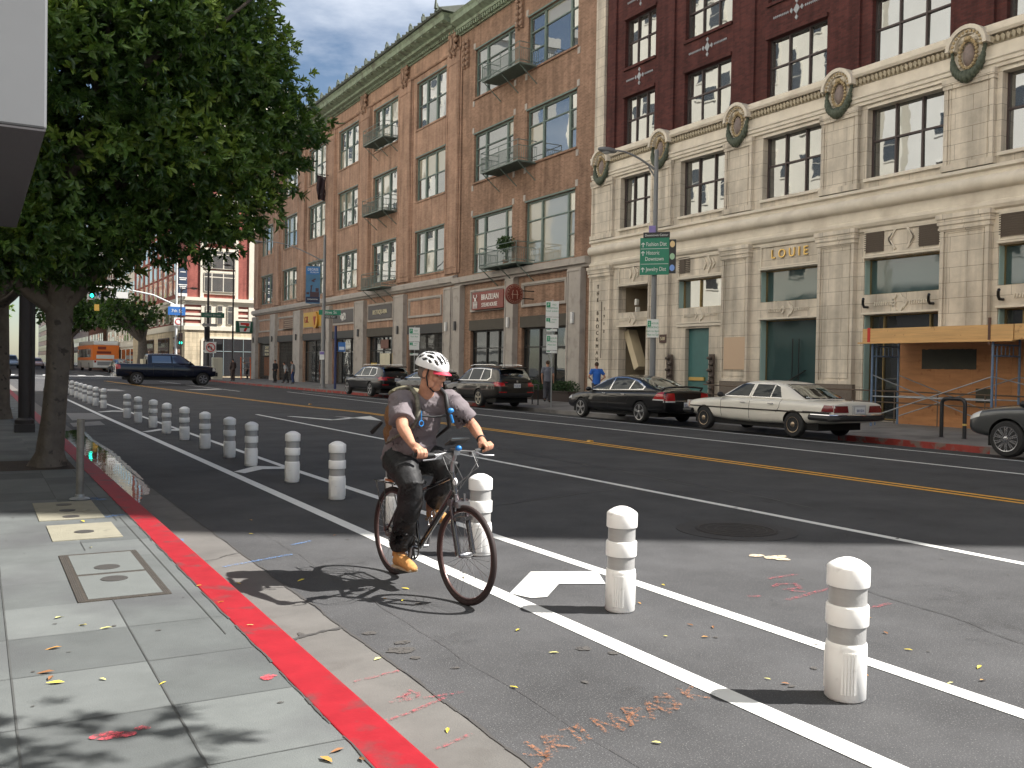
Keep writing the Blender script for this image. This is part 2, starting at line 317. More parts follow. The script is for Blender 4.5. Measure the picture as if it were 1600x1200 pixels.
# road markings
def mark(name, segs, m, z=.004):
    b=MB()
    for s in segs: b.add([(x,y,z) for x,y in s],[tuple(range(len(s)))])
    return struct(b.build(name,m))
def line(x,y0,y1,w,x2=None,step=6):
    x2=x if x2 is None else x2
    return [(x-w/2,y0),(x+w/2,y0),(x2+w/2,y1),(x2-w/2,y1)]
mark('bike_lane_line',[line(3.31,-10,31,.135),line(3.31,31,54,.13,3.4)],whitem)
mark('buffer_line',[line(4.42,-10,6.2,.125),line(4.42,6.2,14.6,.12,4.30),line(4.30,14.6,23.2,.11,4.33),line(4.33,23.2,56,.11,4.45)],whitem)
mark('buffer_chevrons',[[(3.37,5.85),(3.88,6.40),(3.86,5.95),(3.56,5.64),(3.44,5.66)],[(3.88,6.40),(4.38,6.18),(4.18,5.79),(3.86,5.95)],
  [(3.39,14.33),(3.90,15.02),(3.88,14.52),(3.49,14.07)],[(3.90,15.02),(4.25,14.75),(4.23,14.45),(3.88,14.52)],
  [(3.39,23.4),(3.92,24.3),(3.88,23.75),(3.5,23.2)],[(3.92,24.3),(4.3,24.0),(4.25,23.5),(3.88,23.75)],[(3.4,33.0),(3.92,33.8),(3.88,33.2),(3.5,32.8)],[(3.92,33.8),(4.3,33.6),(4.25,33.1),(3.88,33.2)]],whitem,.0065)
mark('lane_line',[line(7.99,-10,30.6,.115,7.95)],whitem)
mark('dashed_lane_lines',[line(13.7,56.6,73.4,.13),line(13.9,76.4,86,.13)],whitem)
mark('far_bike_lane_line',[line(15.33,-10,30,.12),line(15.33,30,56,.12,16.4)],whitem)
mark('parking_line',[line(17.68,-10,31,.11),line(17.68,31,56,.11,17.3)]+[],M('thin_worn_white_paint',(.6,.6,.58),.7,var=.1,vscale=5,alpha=(9,.3,.42)))
ys=[(-10,11.84),(18.5,11.95),(31.6,11.85),(35.9,11.35),(47.7,10.7),(64,10.1),(87,9.6)]
ysg=[]
for (ya,xa),(yb,xb) in zip(ys,ys[1:]):
    for s in (-.12,.12): ysg.append(line(xa+s,ya,yb,.11,xb+s))
mark('double_yellow_line',ysg,yelm)
mark('turn_arrow',[[(8.56,29.3),(9.24,26.9),(9.45,27.1),(8.8,29.2)],[(9.24,26.9),(10.05,27.5),(10.0,27.8),(9.4,27.3)],[(10.0,28.95),(10.6,26.3),(11.25,28.9),(10.4,28.2)],[(10.0,27.55),(10.45,27.75),(10.35,28.2),(9.95,27.8)],[(13.8,62.2),(11.2,60.4),(12,59.6),(13.6,60.9)]],whitem)
cw=[]
for yb in (YC0-1.2,YC0+1.8,YC1-1.8,YC1+1.2): cw.append([(2.2,yb),(17.7,yb),(17.7,yb+.35),(2.2,yb+.35)])
for k in range(8): cw.append([(2.8+k*1.85,YC1+3.5),(3.6+k*1.85,YC1+3.5),(3.9+k*1.85,YC1+9.5),(3.1+k*1.85,YC1+9.5)])
mark('crosswalk_lines',cw,whitem)
mark('road_patches',[[(2.45,32.5),(2.3,28.4),(3.2,29.0),(3.2,32.3)],[(2.1,25.6),(2.9,26.2),(2.95,27.9),(2.15,27.2)]],M('patch_concrete',(.17,.165,.16),.8,var=.2,vscale=4),.0045)
# ------------------------------------------------------------------ buildings
FX=25.5
def fy(y): return y
def fz(z): return z
brW=brickmat('orange_brown_brick',(.43,.265,.185),(.35,.205,.14),(.38,.29,.22))
brE=brickmat('brown_brick',(.33,.20,.135),(.23,.135,.09),(.33,.24,.18))
brS=brickmat('maroon_brick',(.115,.036,.031),(.07,.024,.022),(.07,.04,.035))
stS=stonemat('cream_terracotta',(.66,.585,.48),(.30,.25,.19),1.15,.46,.008)
stP=M('cream_stone_plain',(.70,.63,.52),.65,var=.13,vscale=1.4,bump=.15,bscale=14,dark=(.54,.47,.38),dscale=1.3,dthr=(.50,.78))
stG=M('grey_painted_stone',(.40,.36,.32),.7,var=.14,vscale=1.2,bump=.15,bscale=20,dark=(.28,.25,.22),dscale=2,dthr=(.55,.75))
stB=M('brown_carved_terracotta',(.30,.19,.13),.75,var=.3,vscale=5,bump=.5,bscale=18)
trimG=M('green_window_paint',(.12,.165,.14),.5,var=.15,vscale=3)
iron=M('green_iron',(.15,.19,.165),.5,var=.2,vscale=8)
trimB=M('dark_brown_frame',(.06,.04,.038),.5)
corG=M('green_copper_cornice',(.22,.27,.185),.7,var=.3,vscale=3,bump=.2,bscale=20,dark=(.12,.13,.09),dscale=2)
glW=glassmat('window_glass',(.05,.05,.045),.015,.035,.7,.30)
glD=glassmat('shop_glass',(.012,.014,.014),.02,.05,.8,.06)
glT=glassmat('tinted_shop_glass',(.025,.06,.06),.03,.05,.8,.06)
curt=M('curtain_cloth',(.55,.52,.45),.85,var=.25,vscale=9,aniso=(1,6,.3))
blind=M('window_blind',(.42,.38,.29),.8,var=.1,vscale=2)
plinth=M('brown_granite_plinth',(.16,.13,.105),.5,var=.2,vscale=20,bump=.1,bscale=60)
M('black_metal',(.012,.012,.013),.4)
M('cream_letter',(.7,.62,.42),.5)
darkm=M('dark_interior',(.012,.011,.011),.8)
def facade(b, x, y0,y1, z0,z1, holes, depth=.3, m=0, mr=None):
    """front skin at plane x facing -X with rectangular holes (ya,yb,za,zb) and reveals"""
    mr = m if mr is None else mr
    ys=sorted(set([y0,y1]+[h for o in holes for h in o[:2]])); zs=sorted(set([z0,z1]+[h for o in holes for h in o[2:4]]))
    ys=[y for y in ys if y0-1e-6<=y<=y1+1e-6]; zs=[z for z in zs if z0-1e-6<=z<=z1+1e-6]
    for j in range(len(zs)-1):
        run=None
        for i in range(len(ys)-1):
            cy=(ys[i]+ys[i+1])/2; cz=(zs[j]+zs[j+1])/2
            solid = not any(a<cy<bb and c<cz<d for a,bb,c,d in holes)
            if solid:
                if run is None: run=ys[i]
            if (not solid or i==len(ys)-2) and run is not None:
                e = ys[i+1] if solid else ys[i]
                b.quad((x,run,zs[j]),(x,run,zs[j+1]),(x,e,zs[j+1]),(x,e,zs[j]),m); run=None
    for a,bb,c,d in holes:
        X=x+depth
        b.quad((x,a,c),(X,a,c),(X,a,d),(x,a,d),mr); b.quad((x,bb,c),(x,bb,d),(X,bb,d),(X,bb,c),mr)
        b.quad((x,a,d),(X,a,d),(X,bb,d),(x,bb,d),mr); b.quad((x,a,c),(x,bb,c),(X,bb,c),(X,a,c),mr)
def window(parent, x, ya,yb,za,zb, cols, rows, fm, gm, fw=.06, mw=.05, name='window', blinds=0, tilt=.006, gap=None, sill=None, railcols=None):
    """frame part with its panes as sub-part. cols/rows: fractions of splits. ya<yb"""
    b=MB(); W=yb-ya; H=zb-za
    b.box(x-.05,x+.05,ya,ya+fw,za,zb); b.box(x-.05,x+.05,yb-fw,yb,za,zb); b.box(x-.051,x+.049,ya+fw,yb-fw,za,za+fw); b.box(x-.051,x+.049,ya+fw,yb-fw,zb-fw,zb)
    cy=[ya+W*c for c in cols]; edges=[ya+fw]+cy+[yb-fw]
    for c in cy: b.box(x-.055,x+.045,c-mw/2,c+mw/2,za+fw,zb-fw)
    allrows = rows if isinstance(rows[0] if rows else 0,(list,tuple)) else [rows]*(len(cols)+1)
    if not rows: allrows=[[]]*(len(cols)+1)
    g=MB()
    for i in range(len(edges)-1):
        a=edges[i]+(mw/2 if i else 0); c=edges[i+1]-(mw/2 if i<len(edges)-2 else 0)
        zz=[za+fw]+[za+H*r for r in allrows[i]]+[zb-fw]
        for r in allrows[i]: b.box(x-.045,x+.04,a,c,za+H*r-.03,za+H*r+.03)
        for j in range(len(zz)-1):
            t1=random.uniform(-tilt,tilt); t2=random.uniform(-tilt,tilt); px=x+.012+(j%2)*.012
            p0=zz[j]+(.03 if j else 0); p1=zz[j+1]-(.03 if j<len(zz)-2 else 0)
            mi = 0
            if blinds and random.random()<blinds: mi=1
            g.quad((px+t1,a,p0),(px+t1+t2,a,p1),(px-t1+t2,c,p1),(px-t1,c,p0),mi)
    o=b.build(name,fm,parent); g.build('pane',[gm,BL],o,fixn=False); return o
BL=glassmat('blind_behind_glass',(.36,.33,.25),.03,.03,1.,.16)
# ================= cream and maroon building
sb=empty('stone_and_brick_building',(FX,fy(20),.3),0,'cream stone building with dark maroon brick upper floors and medallions','building')
sroot=sb
Y0s=-4.3; Y1s=fy(36.86)
pil=[(36.84,35.14),(32.37,30.96),(27.74,26.23),(22.92,21.33),(18.18,16.55),(13.4,11.77),(8.6,7.0),(3.85,2.2),(-1,-2.6)]
bays=[(32.5,34.72),(27.74,30.52),(22.96,25.8),(18.2,21.08),(13.42,16.4),(8.65,11.6),(3.87,6.8),(-.9,2.0)]
wall=MB()
holes2=[(fy(a),fy(b),fz(8.1),fz(10.5)) for a,b in bays]
hg=[(fy(a),fy(b),fz(4.27),fz(5.45)) for a,b in bays]
hl=[]
for i,(a,b) in enumerate(bays):
    if i==1: hl.append((fy(28.58),fy(30.02),fz(.14),fz(3.42)))
    elif i==0: hl.append((fy(32.66),fy(34.66),.13,fz(3.67)))
    else: hl.append((fy(a+.02),fy(b-.02),fz(.14),fz(3.6)))
facade(wall,FX,Y0s,Y1s,-.1,fz(11.2),holes2+hg+hl,.42)
wall.quad((FX,Y0s,-.1),(FX+22,Y0s,-.1),(FX+22,Y0s,46),(FX,Y0s,46))
wall.quad((FX,Y1s,-.1),(FX,Y1s,46),(FX+22,Y1s,46),(FX+22,Y1s,-.1)); wall.quad((FX+22,Y0s,-.1),(FX+22,Y1s,-.1),(FX+22,Y1s,46),(FX+22,Y0s,46)); wall.quad((FX,Y0s,46),(FX+22,Y0s,46),(FX+22,Y1s,46),(FX,Y1s,46))
wall.build('wall',stS,sroot,fixn=False)
b=MB(); hb=[]
for k in range(9):
    for a,bb in bays: hb.append((fy(a),fy(bb),fz(11.9+3.52*k),fz(14.08+3.52*k)))
facade(b,FX+.12,Y0s,fy(36.12),fz(11.2),46,hb,.3)
for a,c in pil: # brick piers with stepped edges
    m=(a+c)/2
    if m>36: continue
    b.box(FX+.02,FX+.13,fy(c+.18),fy(min(a,36.1)-.18),fz(11.9),45)
b.build('brick_wall',brS,sroot,fixn=False)
b=MB(); b.box(FX-.02,FX+.2,fy(36.12),Y1s-.01,fz(11.9),45.5); b.build('corner_strip',stS,sroot)
# trims running along the front
def run(name, prof, y0, y1, m, parent=sroot, smooth=None):
    b=MB(); b.prism(prof,'y',y0,y1); return b.build(name,m,parent,smooth)
y0,y1=Y0s,Y1s+.03
run('roll_moulding',[(FX+.05,fz(6.62)),(FX-.12,fz(6.62)),(FX-.12,fz(6.72)),(FX-.07,fz(6.75)),(FX-.07,fz(7.02))]+[(FX-.09-.20*sin(t*pi/8),fz(7.28)-.22*cos(t*pi/8)) for t in range(9)]+[(FX-.09,fz(7.62)),(FX-.2,fz(7.66)),(FX-.2,fz(7.76)),(FX+.05,fz(7.82))],y0,y1,stP,smooth=40)
run('sill_course',[(FX+.1,fz(11.52)),(FX-.16,fz(11.52)),(FX-.22,fz(11.6)),(FX-.22,fz(11.68)),(FX-.05,fz(11.74)),(FX-.05,fz(11.86)),(FX+.25,fz(11.9))],y0,y1,stP)
run('upper_architrave',[(FX+.05,fz(10.56)),(FX-.08,fz(10.56)),(FX-.08,fz(10.66)),(FX-.13,fz(10.68)),(FX-.13,fz(10.78)),(FX-.17,fz(10.82)),(FX-.17,fz(10.88)),(FX-.03,fz(10.92)),(FX-.03,fz(11.25)),(FX+.05,fz(11.25))],y0,y1,stP)
run('lower_cornice',[(FX+.02,fz(6.36)),(FX-.06,fz(6.36)),(FX-.06,fz(6.45)),(FX-.14,fz(6.5)),(FX-.19,fz(6.6)),(FX-.19,fz(6.66)),(FX+.02,fz(6.68))],y0,y1,stP)
b=MB(); yy=Y0s
b.box(FX-.04,FX+.03,Y0s,y1,fz(11.26),fz(11.5))
while yy<Y1s:
    b.obox((FX-.08,yy,fz(11.38)),(.05,0,0),(0,.05,.045),(0,-.02,.07)); yy+=.16
b.build('rope_band',M('weathered_terracotta',(.40,.34,.24),.75,var=.25,vscale=6),sroot)
wreath=M('green_terracotta_wreath',(.075,.09,.06),.6,var=.4,vscale=12,bump=.6,bscale=30)
shieldm=M('grey_shield',(.22,.17,.15),.6,var=.25,vscale=8)
goldt=M('ochre_scrollwork',(.42,.32,.18),.6,var=.3,vscale=14)
gold=M('gilded_metal',(.72,.50,.18),.35,metal=.9)
for i,(a,c) in enumerate(pil):
    ym=fy((a+c)/2)+(-.0 if i else .18); hw=fy(a-c)/2
    ylo,yhi=(fy(c),fy(a)) if i else (fy(c),Y1s)
    ym=(ylo+yhi)/2
    # second-floor pilaster with its sunk panel
    b=MB(); z0_,z1_=fz(7.8),fz(10.56)
    b.box(FX-.1,FX+.02,ylo+.02,yhi-.02,z0_,z1_)
    def fr(b,x,ya,yb,za,zb,w,t):
        b.box(x-t,x,ya,ya+w,za,zb); b.box(x-t,x,yb-w,yb,za,zb); b.box(x-t,x,ya+w,yb-w,za,za+w); b.box(x-t,x,ya+w,yb-w,zb-w,zb)
    fr(b,FX-.1,ylo+.02,yhi-.02,z0_,z1_,.13,.04); fr(b,FX-.1,ylo+.2,yhi-.2,z0_+.12,z1_-.2,.04,.025)
    b.box(FX-.2,FX,ylo-.03,yhi+.03,fz(10.38),fz(10.56)); b.box(FX-.17,FX,ylo-.01,yhi+.01,fz(10.26),fz(10.38))
    b.box(FX-.19,FX,ylo-.03,yhi+.03,fz(7.8),fz(8.0))
    b.build('upper_pilaster',stS,sroot)
    # ground-floor pilaster
    b=MB(); z1_=fz(6.1)
    b.box(FX-.14,FX+.02,ylo+.03,yhi-.03,fz(1.3),z1_); fr(b,FX-.14,ylo+.03,yhi-.03,fz(1.3),z1_,.12,.05); fr(b,FX-.14,ylo+.2,yhi-.2,fz(1.5),z1_-.13,.035,.025)
    b.box(FX-.22,FX,ylo,yhi,fz(6.1),fz(6.18)); b.box(FX-.26,FX,ylo-.04,yhi+.04,fz(6.18),fz(6.36)); b.box(FX-.30,FX,ylo-.07,yhi+.07,fz(6.36),fz(6.5)); b.box(FX-.235,FX,ylo-.02,yhi+.02,fz(6.03),fz(6.1))
    b.build('pilaster',stS,sroot)
    b=MB(); b.box(FX-.17,FX+.02,ylo,yhi,0,fz(1.3)); b.build('plinth',plinth if i!=0 else stS,sroot)
    # medallion: arched hood, shield, scrollwork and wreath
    zc=fz(11.12)
    b=MB(); R1=.41
    for (r0,r1,x0,x1) in ((R1+.13,R1+.25,FX-.36,FX),(R1,R1+.13,FX-.28,FX)):
        arc=[(ym+r1*cos(t*pi/14),zc+.20+r1*sin(t*pi/14)) for t in range(15)]+[(ym+r0*cos(t*pi/14),zc+.20+r0*sin(t*pi/14)) for t in range(14,-1,-1)]
        n=len(arc)
        for t in range(14):
            q=[arc[t],arc[t+1],arc[n-2-t],arc[n-1-t]]
            b.prism(q,'x',x0,x1)
    b.prism([(ym+(R1+.02)*cos(t*pi/7),zc+.2+(R1+.02)*sin(t*pi/7)) for t in range(8)]+[(ym-R1,fz(10.9)),(ym+R1,fz(10.9))],'x',FX-.1,FX+.01)
    md=b.build('medallion',stP,sroot)
    b=MB()
    for t in range(13):
        a_=t*pi/12; b.ell((FX-.3,ym+(R1+.06)*cos(a_),zc+.2+(R1+.06)*sin(a_)),(.03,.05,.05),6,4)
    for t in range(22):
        a_=t*2*pi/22; b.ell((FX-.2,ym+.27*cos(a_),zc+.02+.41*sin(a_)),(.06,.055,.06),6,4)
    b.ell((FX-.24,ym,zc+.47),(.08,.13,.08),8,5); b.build('scrollwork',goldt,md,60)
    b=MB(); b.ell((FX-.12,ym,zc),(.16,.20,.35),12,8); b.build('shield',shieldm,md,60)
    b=MB()
    for t in range(15):
        u=t/14; a_=pi*(1.0+u); rr=.07+.055*sin(pi*u)+.03*sin(3*pi*u)**2
        b.ell((FX-.2-.06*sin(pi*u),ym+.50*cos(a_),zc+.02+.66*sin(a_)),(rr,rr*.8,rr*1.35),7,5)
    for s in (-1,1): b.ell((FX-.22,ym+.1*s,zc-.66),(.06,.07,.1),6,4)
    for s in (-1,1): b.ell((FX-.18,ym+.52*s,zc+.16),(.06,.05,.2),6,4)
    b.build('wreath',wreath,md,60)
    b=MB(); b.ell((FX-.24,ym,zc-.58),(.08,.08,.14),7,5); b.build('rosette',goldt,md,60)
# windows
for i,(a,c) in enumerate(bays):
    ya,yb=fy(a),fy(c)
    if i<6:
        window(sroot,FX+.3,ya,yb,fz(8.12),fz(10.5),[.34,.68],[.52],trimB,glW,.05,.06,tilt=.012,name='second_floor_window')
        b=MB(); b.box(FX-.1,FX+.3,ya-.05,yb+.05,fz(8.0),fz(8.1)); b.build('window_sill',stP,sroot); b=MB(); b.box(FX-.02,FX+.3,ya,yb,fz(10.42),fz(10.5)); b.build('window_head',stP,sroot)
    else:
        b=MB(); b.box(FX+.28,FX+.34,ya,yb,fz(8.12),fz(10.5)); b.build('second_floor_window',glW,sroot)
    for k in range(4 if i<6 else 0):
        z0_=fz(11.9+3.52*k); z1_=fz(14.08+3.52*k)
        window(sroot,FX+.34,ya,yb,z0_,z1_,[.33,.67],[.52],trimB,glW,.045,.055,tilt=.014)
    for k in range(4,9):
        pass
b=MB()
for a,c in bays:
    for k in range(9):
        if k>=4 or a<8.6: b.box(FX+.4,FX+.42,fy(a),fy(c),fz(11.9+3.52*k),fz(14.08+3.52*k))
b.build('upper_window_band',glW,sroot)
# spandrel ornaments of grey tiles on the maroon brick
grt=M('grey_glazed_tile',(.36,.38,.40),.5,var=.2,vscale=7)
for i,(a,c) in enumerate(bays[:6]):
    for k in range(2):
        zc=fz(14.82+3.52*k); ym=fy((a+c)/2); b=MB()
        def dia(y,z,r,rz=None):
            rz=rz or r*1.25; b.prism([(y-r,z),(y,z-rz),(y+r,z),(y,z+rz)],'x',FX+.085,FX+.13)
        dia(ym,zc,.15); dia(ym-.25,zc,.075); dia(ym+.25,zc,.075); dia(ym,zc+.3,.075); dia(ym,zc-.3,.075)
        for t in range(9):
            for s in (-1,1):
                yy=ym+s*(.42+t*.085)
                if abs(yy-ym)<fy(c-a)/2-.1: dia(yy,zc,.028,.05)
        b.build('tile_ornament',grt,sroot)
    for k in range(3):
        b=MB(); b.box(FX+.03,FX+.125,fy(a)-.04,fy(c)+.04,fz(14.08+3.52*k)+.0,fz(14.22+3.52*k)); b.build('brick_lintel',brS,sroot)
        if k: b=MB(); b.box(FX+.03,FX+.125,fy(a)-.04,fy(c)+.04,fz(11.78+3.52*k),fz(11.9+3.52*k)); b.build('brick_sill',brS,sroot)
# ground floor bays
def chev(b,y,z,h,w,d,t=.035,x=FX-.03):   # a '>' shaped relief pointing toward -y when d=1
    for s in (-1,1):
        b.obox((x,y-d*w/2,z+s*h/2),(.03,0,0),Vector((0,-d*w/2,-s*h/2)),Vector((0,s*t*.5,-d*t*.5)))
bronze=M('bronze_trim',(.30,.22,.10),.4,metal=.7)
louv=M('louvre_brown',(.10,.075,.055),.6)
for i,(a,c) in enumerate(bays):
    ya,yb=fy(a),fy(c); ym=(ya+yb)/2
    b=MB(); fr(b,FX-.0,ya+.03,yb-.03,fz(5.55),fz(6.36),.05,.05)
    b.build('panel_moulding',stP,sroot)
    for z_ in (3.62,5.47): b=MB(); b.box(FX-.1,FX,ya,yb,z_,z_+.06); b.build('bay_moulding',stP,sroot)
    b=MB(); zc=fz(3.95)
    if i in (0,2,1,3,4,5):
        chev(b,ym-.14,zc,.17,.12,1); chev(b,ym-.02,zc,.26,.16,1,.045); chev(b,ym+.26,zc,.13,.1,1) ; 
        if i==3: chev(b,ym+.14,zc,.26,.16,-1,.045)
        for t in range(8):
            for s in (-1,1):
                yy=ym+s*(.36+t*.085); b.obox((FX-.02,yy,zc),(.025,0,0),(0,.018,.01),(0,-.01,.06))
        zc=fz(6.0)
        if i in (0,1): yc=ym if i==0 else ym-.45; chev(b,yc+.25,zc,.22,.14,1); chev(b,yc,zc,.34,.2,1,.05); chev(b,yc-.25,zc,.22,.14,1)
        if i>=3:
            yc=ym
            for s,w in ((1,.0),(-1,.0)): chev(b,yc-s*.0-s*.34+ (0),zc,.2,.13,s) 
            for s in (-1,1): chev(b,yc+s*.22 - s*0,zc,.32,.24,-s,.05)
        b.build('chevron_ornament',stP,sroot)
    # upper glass
    if i==0:
        b=MB(); b.box(FX+.42,FX+2.2,ya-.2,ya-.1,0,fz(5.5)); b.box(FX+.42,FX+2.2,yb+.1,yb+.2,0,fz(5.5)); b.box(FX+2.2,FX+2.3,ya-.2,yb+.2,0,fz(5.5)); b.box(FX+.42,FX+2.2,ya-.1,yb+.1,fz(4.0),fz(4.25)); b.box(FX+.42,FX+2.2,ya-.1,yb+.1,fz(5.47),fz(5.6))
        b.build('entrance_recess',M('beige_plaster',(.34,.28,.2),.8,var=.1),sroot)
        b=MB(); b.box(FX+.9,FX+.96,ya+.02,ya+.75,.4,fz(3.5)); p=b.build('framed_poster',M('black_frame',(.015,.015,.015),.4),sroot)
        b=MB(); 
        for _ in range(26):
            y_=random.uniform(ya+.08,ya+.6); z_=random.uniform(.6,fz(3.3)); b.box(FX+.885,FX+.895,y_,y_+random.uniform(.03,.14),z_,z_+random.uniform(.03,.3),random.randint(0,1))
        b.build('poster_print',[M('poster_pale',(.5,.5,.46),.6),M('poster_green',(.1,.2,.14),.6)],p)
        b=MB(); b.obox((FX+.6,yb-.55,fz(2.6)),(.25,0,0),Vector((0,-.42,-.85)),Vector((0,.16,-.08))); b.build('sloping_soffit',M('cream_soffit',(.6,.5,.34),.7),sroot)
        b=MB(); b.box(FX+.1,FX+.3,ym-.1,ym-.02,fz(4.27),fz(4.5)); b.obox((FX+.15,ym-.06,fz(4.72)),(.07,0,0),(0,.06,.015),(0,-.02,.13)); b.build('white_lamp',M('lamp_white',(.7,.68,.62),.4),sroot)
    else:
        gm = glW if i==1 else glT
        cols=[.62] if i==1 else []
        window(sroot,FX+.33,ya,yb,fz(4.27),fz(5.45),cols,[],bronze,gm,.035,.04,name='transom_window',tilt=.008)
        b=MB(); b.box(FX+.05,FX+.29,yb-.02,yb+.0,fz(4.3),fz(5.42)); b.build('reveal_lining',M('pale_teal_lining',(.35,.48,.45),.5),sroot)
    if i==1:
        b=MB(); b.box(FX+.2,FX+.26,fy(28.58),fy(30.02),.15,fz(3.42)); d=b.build('door',M('teal_door_paint',(.055,.155,.15),.45,var=.15,vscale=1.5),sroot)
        b=MB(); b.box(FX+.12,FX+.2,fy(28.98),fy(29.9),fz(1.28),fz(1.42)); b.build('handle',gold,d)
        for yy in (28.2,30.78):
            b=MB(); b.box(FX-.2,FX-.12,fy(yy)-.13,fy(yy)+.13,fz(.6),fz(2.35)); s_=b.build('wall_sconce',M('rusted_bronze',(.07,.05,.04),.5,var=.3,vscale=20),sroot)
            b=MB(); 
            for t in range(7): b.ell((FX-.26,fy(yy)+.06*(-1)**t,fz(.75+t*.24)),(.09,.12,.07),8,5)
            b.build('twisted_leaf',M('dull_bronze',(.11,.09,.075),.45,metal=.5),s_,60)
        b=MB(); b.box(FX-.03,FX+.01,fy(30.7),fy(31.0)-.0,0.3,1.0)
        b=MB(); b.box(FX-.08,FX+.02,fy(27.75),fy(30.52),fz(3.5),fz(3.6)); b.build('door_hood',stP,sroot)
        b=MB(); b.box(FX-.04,FX+.02,fy(30.1),fy(30.42),fz(5.73),fz(6.42))
        for t in range(9): b.box(FX-.06,FX-.03,fy(29.78),fy(30.48),fz(5.75+t*.075),fz(5.785+t*.075))
        b.build('louvre_grille',louv,sroot)
    elif i>1:
        gm=glT if i==2 else glD
        window(sroot,FX+.36,ya+.02,yb-.02,.17,fz(3.6),([.2,.8] if i>2 else []),([[.8],[.8],[.8]] if i>2 else []),bronze,gm,.035,.035,name='shop_window',tilt=.006)
        b=MB(); b.box(FX+.05,FX+.3,yb-.05,yb-.02,.17,fz(3.6)); b.build('reveal_lining',MATS['pale_teal_lining'],sroot)
        if i>=3:
            for (p,q) in ((c-.76,c-.04),(a+.05,a+.8)):
                b=MB()
                for t in range(9): b.box(FX-.06,FX-.02,fy(p),fy(q),fz(5.72+t*.068),fz(5.75+t*.068))
                b.box(FX-.035,FX+.01,fy(p),fy(q),fz(5.66),fz(6.33)); b.build('louvre_grille',louv,sroot)
        if i>=2:
            for yy in ((c-.2),(a+.25)) if i>2 else ():
                b=MB(); b.tube([(FX-.02,fy(yy),fz(3.86)),(FX-.2,fy(yy),fz(3.86)),(FX-.26,fy(yy),fz(3.95)),(FX-.26,fy(yy),fz(4.08)),(FX-.32,fy(yy)-.06,fz(4.12))],.045,7); b.build('spot_light',M('black_metal',(.012,.012,.013),.4),sroot,60)
        if i==2:  # the balance displayed inside the window
            b=MB(); b.tube([(FX+.28,fy(24.1),fz(1.0)),(FX+.28,fy(24.1),fz(2.9))],.02,6); b.tube([(FX+.28,fy(24.4),fz(1.0)),(FX+.28,fy(24.4),fz(2.9))],.02,6)
            b.tube([(FX+.27,fy(25.1),fz(1.1)),(FX+.27,fy(23.75),fz(1.75))],.025,6); b.box(FX+.24,FX+.3,fy(23.4),fy(25),fz(.9),fz(.96)); dsp=b.build('window_display',MATS['black_metal'],sroot)
            b=MB(); b.ell((FX+.24,fy(25.05),fz(1.15)),(.05,.1,.16),8,6); b.build('gilded_ornament',gold,dsp)
text('LOUIE',.46,(FX-.04,fy(24.35),fz(6.0)),FACE,gold,.025,sroot,'gilded_letters',sx=1.0,space=1.55)
for k,ch in enumerate('THE BROCKMAN'):
    if ch!=' ': text(ch,.27,(FX-.15,fy(36.15),fz(5.55-.31*k)),FACE,M('bronze_letter',(.10,.075,.05),.5),.012,sroot,'letter')
for k,ch in enumerate('1912'):
    text(ch,.2,(FX-.15,fy(35.62),fz(4.5-.35*k)),FACE,MATS['bronze_letter'],.01,sroot,'letter')
b=MB(); b.box(FX-.16,FX-.13,fy(35.82),fy(35.85),fz(2.2),fz(4.85)); b.build('bronze_rule',MATS['bronze_letter'],sroot)
b=MB(); b.box(FX-.22,FX-.19,fy(31.0),fy(31.45),fz(2.85),fz(3.2)); hp=b.build('house_number_plate',M('dark_red_plate',(.07,.03,.02),.4),sroot)
text('530',.2,(FX-.225,fy(31.22),fz(3.02)),FACE,M('cream_letter',(.7,.62,.42),.5),.006,hp,'numerals')
b=MB(); b.box(FX-.195,FX-.19,fy(26.35),fy(27.5),fz(1.75),fz(3.0)); b.build('repainted_patch',M('peach_repaint',(.58,.42,.29),.7),sroot)
brz=M('brown_handrail',(.12,.085,.06),.5)
for (ya,yb) in ((21.6,24.6),(13.2,22.6)):
    b=MB(); 
    if ya==21.6: ya,yb=26.0,28.0
    b.tube([(FX-.75,yb,1.15),(FX-.75,ya,1.1)],.025,6); b.tube([(FX-.75,fy(yb),.8),(FX-.75,fy(ya),.75)],.02,6)
    y_=fy(ya)
    while y_<fy(yb): b.tube([(FX-.75,y_,.13),(FX-.75,y_,1.1)],.018,6); y_+=1.5
    tag(b.build('handrail',brz),'brown tubular handrail '+('behind the beige sedan left of the gilded letters' if yb<29 and ya>25 else 'running behind the scaffold along the stone building'),'handrail')
